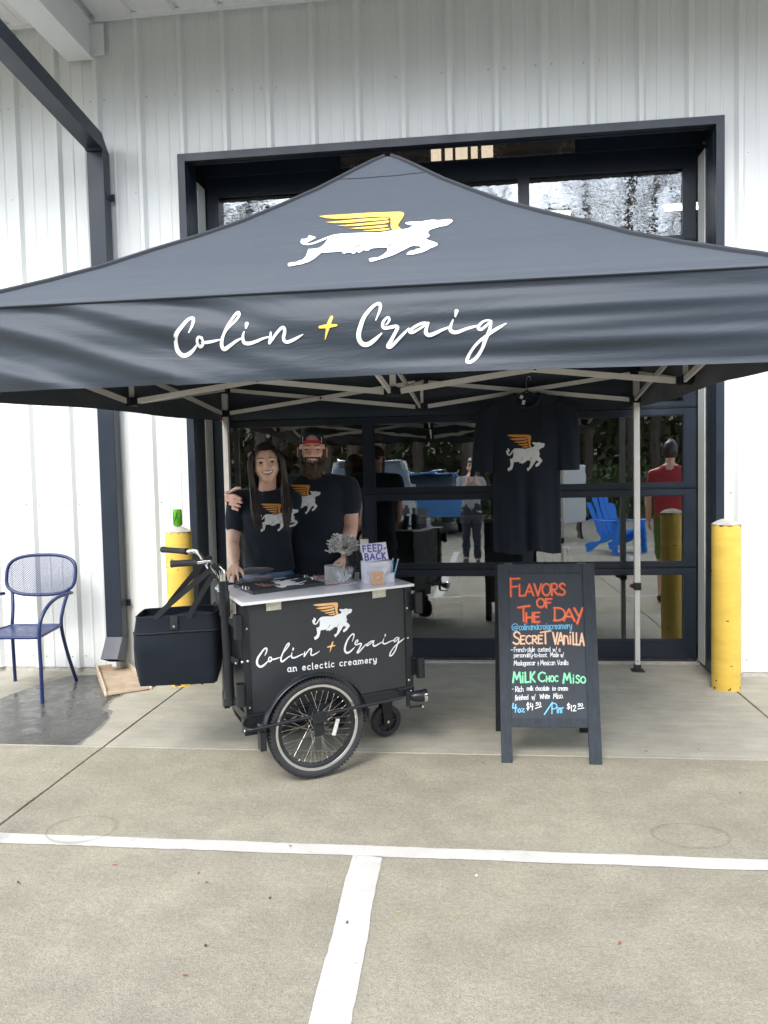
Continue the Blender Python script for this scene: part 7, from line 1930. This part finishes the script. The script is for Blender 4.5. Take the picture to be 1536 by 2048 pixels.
n = len(ptc); C('seat', MB().add([(x, y, 0.441) for x, y, z in ptc] + [(x, y, 0.436) for x, y, z in ptc], [tuple(range(n)), tuple(range(2 * n - 1, n - 1, -1))]), False)
# back: rounded rim with expanded metal inside
bc = Vector((0, 0.305, 0.795)); br_ = R(-14)
def bk(x, z): return bc + Vector((x, -math.sin(br_) * z - 0.10 * x * x, math.cos(br_) * z))
BWd, BHt = 0.262, 0.148
def rim_pt(t):
    a = 2 * math.pi * t; c, s = math.cos(a), math.sin(a)
    return (BWd * math.copysign(abs(c) ** 0.72, c), BHt * math.copysign(abs(s) ** 0.62, s))
C('back_rim', MB().tube([bk(*rim_pt(i / 72)) for i in range(72)], 0.0125, 10, closed=True))
def inside(x, z): return (abs(x) / BWd) ** 2.78 + (abs(z) / BHt) ** 3.2 < 0.99
me_ = MB(); step = 0.0125; dz = 0.0075
for r_ in range(-21, 22):
    z = r_ * dz; run = []
    for i in range(-46, 47):
        x = i * step / 2; zz = z + (dz * 0.5 if (i + r_) % 2 else -dz * 0.5)
        if inside(x, zz): run.append(bk(x, zz))
        else:
            if len(run) > 1: me_.tube(run, 0.0027, 3, caps=False)
            run = []
    if len(run) > 1: me_.tube(run, 0.0027, 3, caps=False)
o = C('back_mesh', me_, False); o['kind'] = 'stuff'

# black carrier bag hanging from the handlebar
bag = empty('cooler_bag', tuple(at(360, 1350, Y=3.80)), (0, 0, R(12)), 'boxy black fabric carrier bag hanging from the cart handlebar by two straps', 'bag')
b00, b11 = at(283, 1354, Y=3.80), at(439, 1213, Y=3.80)
BO = at(363, 1356, Y=3.80)
bag.location = BO
hwB = (b11.x - b00.x) / 2 * 0.90; hB = (b11.z - b00.z) * 0.95; dB = 0.125
def Bg(name, mb, m=M_BAG, smooth=True):
    o = mb.build(name, m, bag); return smooth_shade(o, 40) if smooth else o
def body(u, v):
    """u round, v up"""
    a = 2 * math.pi * u; c, s = math.cos(a), math.sin(a)
    x = hwB * math.copysign(abs(c) ** 0.19, c); y = dB * math.copysign(abs(s) ** 0.19, s)
    k = 1 - 0.025 * sm(0.10, 0.0, v) + 0.02 * math.sin(v * 3)
    puff = 0.010 * math.sin(math.pi * v) * (1 + 0.6 * math.sin(x * 15 + v * 5))
    nzv = noise.noise(Vector((x * 9, y * 9 + 3, v * 3))) * 0.009
    return Vector((x * k + (puff + nzv) * c, y * k + (puff * 1.6 + nzv) * s, 0.01 * sm(0.1, 0, v) * 0 + v * hB + 0.004 * math.sin(x * 9) * v))
Bg('bag_body', MB().grid(body, 96, 30))
Bg('bag_bottom', MB().box((-hwB * 0.95, -dB * 0.95, -0.004), (hwB * 0.95, dB * 0.95, 0.006), bev=0.004))
Bg('bag_lid', MB().grid(lambda u, v: Vector(((2 * u - 1) * hwB * 0.97, (2 * v - 1) * dB * 0.97, hB - 0.035 + 0.012 * math.sin(u * 7) * math.sin(v * 5))), 12, 8))
Bg('top_band', MB().grid(lambda u, v: (lambda p: Vector((p.x * 1.012, p.y * 1.03, p.z)))(body(u, 0.77 + 0.22 * v)), 96, 3))
Bg('band_trim', MB().tube([(lambda p: Vector((p.x * 1.018, p.y * 1.04, p.z)))(body(i / 96, 0.765)) for i in range(96)], 0.004, 6, closed=True), M_STRAP)
Bg('top_piping', MB().tube([(lambda p: Vector((p.x * 1.01, p.y * 1.02, p.z)))(body(i / 96, 0.995)) for i in range(96)], 0.004, 6, closed=True), M_STRAP)
Bg('side_pocket', MB().grid(lambda u, v: Vector((-hwB * 0.99 - 0.035 * math.sin(math.pi * u) ** 0.4 * (1 - 0.55 * v * 0 ) * (0.55 + 0.45 * sm(0, .3, v)), (2 * u - 1) * dB * 0.8, 0.04 + v * hB * 0.62)), 16, 12))
Bg('flap_tab', MB().box((-0.022, -dB * 1.14, hB * 0.80), (0.016, -dB * 1.09, hB * 0.99), bev=0.002), M_STRAP)
Bg('snap', MB().lathe([(0, -0.003), (0.006, -0.002), (0.006, 0.001)], (-0.004, -dB * 1.14, hB * 0.85), 10, 'y'), M_CLIP)
for x in (-0.12, 0.0, 0.12): Bg('bag_foot', MB().lathe([(0.008, 0), (0.006, -0.008), (0, -0.009)], (x, -dB * 0.8, -0.003), 10), M_RUBBER)
BI = Matrix.Rotation(-R(12), 3, 'Z')
def strapf(bx, by, tops, name='strap'):
    """flat webbing loop from two roots on the rim up to the bar"""
    pts = [Vector((bx[0], by, hB * 0.80)), Vector((bx[0], by, hB * 1.0))] + [BI @ (t - BO) for t in tops] + [Vector((bx[1], by, hB * 1.0)), Vector((bx[1], by, hB * 0.80))]
    vs = []; q = cr([tuple(p) for p in pts], 6)
    mbs = MB()
    for i, p in enumerate(q):
        p = Vector(p); a_ = Vector(q[max(i - 1, 0)]); b_ = Vector(q[min(i + 1, len(q) - 1)]); t = (b_ - a_).normalized()
        s_ = Vector((0, 1, 0)).cross(t).normalized() * 0.0135
        vs += [p - s_, p + s_, p + s_ + Vector((0, .0025, 0)), p - s_ + Vector((0, .0025, 0))]
    n = len(q); mbs.add(vs, [tuple(4 * i + k for k in (0, 1)) + tuple(4 * (i + 1) + k for k in (1, 0)) for i in range(n - 1)] + [(4 * i + 3, 4 * i + 7, 4 * i + 6, 4 * i + 2) for i in range(n - 1)] + [(4 * i + 1, 4 * i + 5, 4 * i + 6, 4 * i + 2)[::-1] for i in range(n - 1)] + [(4 * i, 4 * i + 3, 4 * i + 7, 4 * i + 4)[::-1] for i in range(n - 1)])
    o = mbs.build(name, M_STRAP, bag)
tp1 = at(424, 1141, Y=3.60); tp2 = at(412, 1124, Y=3.74)
strapf((-0.085, 0.075), -dB * 1.08, [tp1 + Vector((-0.012, 0, 0.0)), tp1 + Vector((0.006, 0, 0.014)), tp1 + Vector((0.016, 0, 0.0))])
strapf((-0.085, 0.075), dB * 1.02, [tp2 + Vector((-0.012, 0.0, 0)), tp2 + Vector((0.004, 0, 0.014)), tp2 + Vector((0.016, 0, 0))])

# bits of leaf and grit on the ground
rnd = random.Random(17)
spots = [(230, 1731, 'brown leaf scrap left of the stripe below the white line'), (581, 1693, 'dark red leaf scrap lying on the long white line'), (397, 1748, 'thin red twig scrap below the white line'), (413, 1766, 'small grey leaf scrap below the white line'),
         (371, 1952, 'dark red leaf scrap near the bottom of the picture'), (694, 1846, 'grey leaf scrap lying on the short white stripe'), (797, 1826, 'pale yellow leaf scrap right of the short stripe'), (916, 1831, 'reddish leaf scrap right of the yellow one'), (37, 1766, 'black scrap at the far left below the white line'), (411, 1892, 'small dark pebble on the left stall floor'),
         (540, 1797, 'tiny dark pebble left of the short stripe'), (1481, 1587, 'dark scrap near the right edge above the white line'), (1239, 1888, 'brown leaf scrap in the right stall'), (953, 1752, 'small white pebble below the white line'), (967, 1526, 'dark scrap by the left foot of the chalkboard'), (1293, 1503, 'dark curl of leaf near the joint right of the chalkboard'), (1397, 1500, 'small brown leaf near the joint at right')]
for i, (px, py, lb) in enumerate(spots):
    p = at(px, py, Z=0.004); o = empty('leaf_scrap' if 'pebble' not in lb else 'pebble', tuple(p), (0, 0, rnd.uniform(0, 6)), lb, 'leaf' if 'pebble' not in lb else 'pebble')
    if 'pebble' in lb:
        smooth_shade(MB().lathe([(0, 0.006), (0.004, 0.005), (0.005, 0.001), (0, 0)], n=7).build('stone', M_GRIT if 'dark' in lb else M_PAPER, o))
    else:
        l_ = rnd.uniform(0.007, 0.013); m_ = M_LEAFY if 'yellow' in lb else (M_LEAFR if ('red' in lb or 'brown' in lb) else M_GRIT)
        mb = MB().grid(lambda u, v, l_=l_: Vector(((u - .5) * 2 * l_, (v - .5) * 0.008 * math.sin(math.pi * min(max(u, .02), .98)), 0.001 + 0.005 * abs(u - .5) + 0.003 * abs(v - .5))), 8, 3)
        mb.build('blade', m_, o)

# ------------------------------------------------------------------ what stands behind the camera and mirrors in the glass
photog = stander(-0.02, -0.30, 1.66, R(180), M_GREYT, M_JEAND, M_SKINW, 'woman in grey shirt holding up a phone, mirrored in the door glass')
ph = empty('camera_phone', (0.0, -0.028, 1.455), (0, 0, 0), 'phone held up by the woman in the grey shirt', 'phone')
MB().box((-0.037, -0.0045, -0.085), (0.037, 0.0045, 0.065), bev=0.003).build('phone_body', M_BLACK, ph); MB().box((-0.034, -0.0052, -0.08), (0.034, -0.0047, 0.06)).build('screen', M_CARG, ph)
redp = stander(2.14, 3.35, 1.78, R(20), M_REDT, M_OLIVE, M_SKINM, 'person in red T-shirt and olive shorts mirrored at the right end of the glass', lowz=.5, arms='down')

def adirondack(x, y, rz, label):
    o = empty('garden_chair', (x, y, 0), (0, 0, rz), label, 'chair', 'bright blue garden chairs')
    for s_ in (-1, 1):
        MB().bar((s_ * .27, .55, .03), (s_ * .27, -.30, .36), .03, .11).build('side_rail', M_ADIR, o)
        MB().bar((s_ * .30, -.28, 0), (s_ * .30, -.28, .54), .035, .11, up=(0, 1, 0)).build('front_leg', M_ADIR, o)
        MB().box((s_ * .33 - .07, -.36, .54), (s_ * .33 + .07, .36, .565), bev=.006).build('armrest', M_ADIR, o)
    for k in range(6): y0 = -.33 + k * .092; MB().box((-.29, y0, .375 - k * .036), (.29, y0 + .08, .395 - k * .036)).build('seat_slat', M_ADIR, o)
    for k in range(5):
        xk = -.22 + k * .11; tp_ = .98 - .035 * (k - 2) ** 2
        MB().bar((xk, .17, .26), (xk * 1.12, .50, tp_), .10, .018, up=(0, -1, 0)).build('back_slat', M_ADIR, o)
    MB().box((-.28, .30, .52), (.28, .33, .58)).build('back_rail', M_ADIR, o)
    return o
adirondack(2.55, -1.9, R(150), 'bright blue garden chair mirrored beside the tent leg, the further one')
adirondack(3.25, 0.1, R(200), 'bright blue garden chair mirrored beside the red-shirted person')

def car(x, y, rz, paint, label, name, L=4.6, Wd=1.85, H=1.72, suv=True):
    o = empty(name, (x, y, 0), (0, 0, rz), label, 'car')
    hw_ = Wd / 2
    prof = [(-L/2, .42, .80), (-L/2 + .06, .95, .90), (-L/2 + .75, 1.03, .97), (-L/2 + 1.15, 1.08, 1.0), (L/2 - .25, 1.10, 1.0), (L/2 - .03, .95, .95), (L/2, .45, .88)]
    def bodyf(u, v):
        xx = -L/2 + L * u; zt = 0
        for (a, z0, w0), (b, z1, w1_) in zip(prof, prof[1:]):
            if a <= xx <= b + 1e-6: f = (xx - a) / (b - a); zt = z0 + (z1 - z0) * f; wk = w0 + (w1_ - w0) * f; break
        an = math.pi * v; c, s_ = math.cos(an), math.sin(an)
        return Vector((xx, hw_ * wk * math.copysign(abs(c) ** .28, c), .28 + (zt - .28) * abs(s_) ** .30))
    smooth_shade(MB().grid(bodyf, 40, 28).build('body', paint, o), 40)
    def cab(u, v):
        x0_, x1_ = -L/2 + 1.15, L/2 - (.35 if suv else .9); t_ = math.sin(math.pi * v); k = t_ ** .25
        xx = x0_ + (x1_ - x0_) * u; zz_ = 1.05 + (H - 1.05) * (min(1, sm(0, .30, u) * 1.0) * (1 - .9 * sm(.86, 1.0, u))) * k
        c = math.cos(math.pi * v); return Vector((xx, hw_ * (.93 - .16 * (zz_ - 1.05) / (H - 1.05)) * math.copysign(abs(c) ** .25, c), zz_))
    smooth_shade(MB().grid(cab, 32, 24).build('cabin', M_CARG, o), 40)
    MB().box((-L/2 + 2.0, -hw_ * .72, H - .035), (L/2 - .65, hw_ * .72, H + .012), bev=.01).build('roof', paint, o)
    for u0, u1 in (((-L/2 + 1.2, 1.06), (-L/2 + 2.0, H - .01)), ((.0, 1.06), (.05, H - .01)), ((L/2 - 1.15, 1.06), (L/2 - 1.05, H - .02))):
        for s_ in (-1, 1): MB().bar((u0[0], s_ * hw_ * .93, u0[1]), (u1[0], s_ * hw_ * .765, u1[1]), .05, .07).build('pillar', paint, o)
    for xx in (-L/2 + .9, L/2 - .9):
        for s_ in (-1, 1):
            wh_ = empty('wheel', (xx, s_ * (hw_ - .10), .34)); wh_.parent = o
            MB().lathe([(.20, -.11), (.33, -.11), (.345, -.08), (.345, .08), (.33, .11), (.20, .11)], n=28, axis='y').build('tyre', M_RUBBER, wh_, True)
            MB().lathe([(0, s_ * .10), (.06, s_ * .115), (.205, s_ * .10)], n=28, axis='y').build('rim', M_ALU, wh_, True)
    for s_ in (-1, 1):
        MB().box((-L/2 - .01, s_ * hw_ * .62 - .16, .72), (-L/2 + .12, s_ * hw_ * .62 + .14, .86), bev=.02).build('headlight', M_REFL, o)
        MB().box((-L/2 + 1.35, s_ * (hw_ + .09) - .08, 1.05), (-L/2 + 1.47, s_ * (hw_ + .09) + .08, 1.20), bev=.02).build('mirror', paint, o)
    MB().box((-L/2 - .012, -.5, .5), (-L/2 + .05, .5, .66)).build('grille', M_BLACK, o)
    return o
car(-2.3, -5.2, R(82), M_CARP, 'silver sport utility car mirrored in the left door panes', 'parked_car')
car(-1.3, -9.0 + 1.2, R(80), M_CARB, 'bright blue car far behind, mirrored beside the hanging shirt', 'parked_car', suv=False, H=1.45)
# white boxes / sign board mirrored next to the blue chair
sg_ = empty('white_sign_board', (1.95, -4.6, 0), (0, 0, 0), 'white rounded panel on two feet mirrored above the blue chair', 'sign')
MB().box((-.42, -.02, .35), (.42, .02, 1.55), bev=.018).build('panel', M_WALL, sg_)
for s_ in (-1, 1): MB().box((s_ * .3 - .02, -.25, 0), (s_ * .3 + .02, .25, .35)).build('leg', M_BLACK, sg_)

# trees and woods
def leaf_cloud(n, rx, rz_, seed, size, clumps, hollow=.35):
    rnd = random.Random(seed); mb = MB(); cs = []
    for _ in range(clumps):
        a = rnd.uniform(0, 6.28); e = rnd.uniform(-1, 1); r = rnd.uniform(hollow, 1)
        cs.append((Vector((math.cos(a) * rx * r * math.sqrt(1 - e * e), math.sin(a) * rx * r * math.sqrt(1 - e * e), e * rz_ * r)), rnd.uniform(.35, 1.0)))
    for _ in range(n):
        c, k = rnd.choice(cs); p = c + Vector((rnd.gauss(0, .42), rnd.gauss(0, .42), rnd.gauss(0, .30))) * k
        a = Vector((rnd.uniform(-1, 1), rnd.uniform(-1, 1), rnd.uniform(-1, 1))).normalized(); b = a.orthogonal().normalized(); s_ = size * rnd.uniform(.6, 1.4)
        mb.add([p - a * s_, p + b * s_ * .6, p + a * s_, p - b * s_ * .5], [(0, 1, 2, 3)])
    me = bpy.data.meshes.new('crown'); me.from_pydata([tuple(v) for v in mb.v], [], mb.f); return me
def wood(seed, H_):
    rnd = random.Random(seed); mb = MB(); tips = []
    top = Vector((rnd.uniform(-.4, .4), rnd.uniform(-.4, .4), H_ * .92))
    tr_ = [Vector((0, 0, -.2)), Vector((rnd.uniform(-.15, .15), 0, H_ * .3)), Vector((rnd.uniform(-.3, .3), rnd.uniform(-.2, .2), H_ * .6)), top]
    q = cr([tuple(p) for p in tr_], 5); n = len(q); mb.tube(q, [.22 * (1 - .88 * i / n) for i in range(n)], 8)
    for k in range(26):
        t = rnd.uniform(.28, .95); p = Vector(q[int(t * (n - 1))]); a = rnd.uniform(0, 6.28); L_ = rnd.uniform(1.2, 3.4) * (1.25 - t)
        d = Vector((math.cos(a), math.sin(a), rnd.uniform(.3, 1.0))).normalized(); e = p + d * L_ + Vector((0, 0, .3 * L_)); mb.tube([p, p.lerp(e, .5) - Vector((0, 0, .1)), e], [.055 * (1.3 - t), .035 * (1.3 - t), .012], 5)
        for m in range(5):
            f = p.lerp(e, rnd.uniform(.3, 1)); a2 = rnd.uniform(0, 6.28); g_ = f + Vector((math.cos(a2), math.sin(a2), rnd.uniform(.2, 1.2))) * rnd.uniform(.4, 1.1); mb.tube([f, g_], [.014, .004], 4, caps=False)
    me = bpy.data.meshes.new('trunk'); me.from_pydata([tuple(v) for v in mb.v], [], mb.f); return me
kinds = []
for sd, n, rx, rz_, sz, cl, m_, lb, H_, hz_ in ((1, 3000, 2.3, 3.6, .085, 60, M_LEAF, 'half-leafed spring tree', 12, .62), (2, 3400, 1.9, 4.6, .10, 70, M_PINE, 'dark evergreen tree', 14, .58), (3, 1500, 2.6, 3.6, .07, 70, M_LEAF2, 'nearly bare tree with thin branches', 13, .66)):
    c = leaf_cloud(n, rx, rz_, sd, sz, cl); c.materials.append(m_); t_ = wood(sd + 10, H_); t_.materials.append(M_BARK); kinds.append((c, t_, lb, H_, hz_))
rnd = random.Random(77)
where = ['behind the left of the car park', 'behind the middle of the car park', 'behind the right of the car park']
for i in range(42):
    x = -24 + 48 * (i % 21) / 20 + rnd.uniform(-.8, .8); y = -12.0 - (i // 21) * 4.0 - rnd.uniform(0, 2.5)
    kk = (0, 2, 1, 2, 0, 2, 2)[i % 7]; c, t_, lb, H_, hz_ = kinds[kk]
    o = empty('tree', (x, y, -0.1), (0, 0, rnd.uniform(0, 6.28)), lb + ' at the edge of the woods, mirrored in the glass', 'tree', 'trees at the edge of the woods'); sc_ = rnd.uniform(.85, 1.12); o.scale = (sc_, sc_, sc_)
    a = bpy.data.objects.new('trunk', t_); COL.objects.link(a); a.parent = o
    b = bpy.data.objects.new('crown', c); COL.objects.link(b); b.parent = o; b.location = (0, 0, H_ * hz_)
# undergrowth: one mass
ug = MB(); rnd = random.Random(5)
for _ in range(15000):
    p = Vector((rnd.uniform(-30, 30), rnd.uniform(-13, -9.8), 0)); h_ = (1.7 + 1.3 * noise.noise(Vector((p.x * .25, p.y * .3, 0)))) * (1 if p.y < -10.8 else .6); p.z = rnd.random() ** .8 * max(.3, h_)
    a = Vector((rnd.uniform(-1, 1), rnd.uniform(-1, 1), rnd.uniform(-1, 1))).normalized(); b = a.orthogonal().normalized(); s_ = rnd.uniform(.06, .14)
    ug.add([p - a * s_, p + b * s_ * .6, p + a * s_, p - b * s_ * .5], [(0, 1, 2, 3)])
tag(ug.build('undergrowth', M_LEAF), kind='stuff')
fw = MB()
for _ in range(52000):
    p = Vector((rnd.uniform(-42, 42), rnd.uniform(-26, -19), 0)); p.z = rnd.random() * (5.6 + 1.8 * noise.noise(Vector((p.x * .22, 0, 0))) + rnd.random() ** 4 * 4); a = Vector((rnd.uniform(-1, 1), rnd.uniform(-1, 1), rnd.uniform(-1, 1))).normalized(); b = a.orthogonal().normalized(); s_ = rnd.uniform(.12, .34)
    fw.add([p - a * s_, p + b * s_ * .6, p + a * s_, p - b * s_ * .5], [(0, 1, 2, 3)])
tag(fw.build('far_woods', M_LEAF2), kind='stuff')
hl = MB().grid(lambda u, v: Vector((-90 + 180 * u, -19 - 26 * v, -0.1 + 7.5 * sm(0, 1, v) + 0.8 * noise.noise(Vector((u * 14, v * 4, 0))) * v)), 60, 12)
tag(hl.build('hillside', M_HILL, None, True), kind='structure')
kb_ = MB().box((-60, -9.75, -.1), (60, -9.5, .06), bev=.01); tag(kb_.build('kerb', M_CONCAP), kind='structure')

# a few things standing in the hall behind the glass
def stool(x, y, label):
    o = empty('bar_stool', (x, y, 0), label=label, cat='stool', group='dark stools inside the hall')
    MB().lathe([(.17, .70), (.18, .72), (.17, .745), (0, .75)], n=20).build('seat', M_BLACK, o)
    for k in range(4):
        a = math.pi / 4 + k * math.pi / 2; MB().bar((.12 * math.cos(a), .12 * math.sin(a), .70), (.20 * math.cos(a), .20 * math.sin(a), 0), .025, .025).build('leg', M_BLACK, o)
    MB().tube([(.17 * math.cos(q), .17 * math.sin(q), .25) for q in [i * math.pi / 8 for i in range(16)]], .008, 6, closed=True).build('foot_ring', M_CLIP, o)
stool(-0.25, 7.4, 'dark bar stool inside the hall seen left of the chalkboard'); stool(0.9, 8.2, 'dark bar stool inside the hall seen right of the hanging shirt')
tb = empty('high_table', (0.15, 7.9, 0), label='white-topped high table inside the hall beside the stool', cat='table')
MB().box((-.7, -.35, .98), (.7, .35, 1.02), bev=.005).build('table_top', M_COUNTER, tb); 
for sx in (-.6, .6):
    for sy in (-.28, .28): MB().box((sx - .025, sy - .025, 0), (sx + .025, sy + .025, .98)).build('leg', M_BLACK, tb)
pp = empty('potted_plant', (-2.0, 6.9, 0), label='leafy potted plant inside the hall by the left door panes', cat='plant')
MB().lathe([(.10, 0), (.15, .30), (.16, .30), (.14, .26), (0, .26)], n=20).build('pot', M_WHITE, pp)
pm = MB(); rnd = random.Random(2)
for k in range(90):
    a = rnd.uniform(0, 6.28); z = rnd.uniform(.5, 1.7); r = rnd.uniform(.02, .22); p = Vector((r * math.cos(a), r * math.sin(a), z)); d = Vector((math.cos(a), math.sin(a), rnd.uniform(-.4, .4))); s_ = d.cross(Vector((0, 0, 1))).normalized() * .03
    pm.add([p, p + d * .06 + s_, p + d * .15, p + d * .06 - s_], [(0, 1, 2, 3)])
for k in range(5): pm.tube([(0, 0, .25), (.05 * math.cos(k * 1.3), .05 * math.sin(k * 1.3), 1.0), (.12 * math.cos(k * 1.3), .12 * math.sin(k * 1.3), 1.6)], .008, 5)
pm.build('foliage', M_PLANTG, pp)['kind'] = 'stuff'
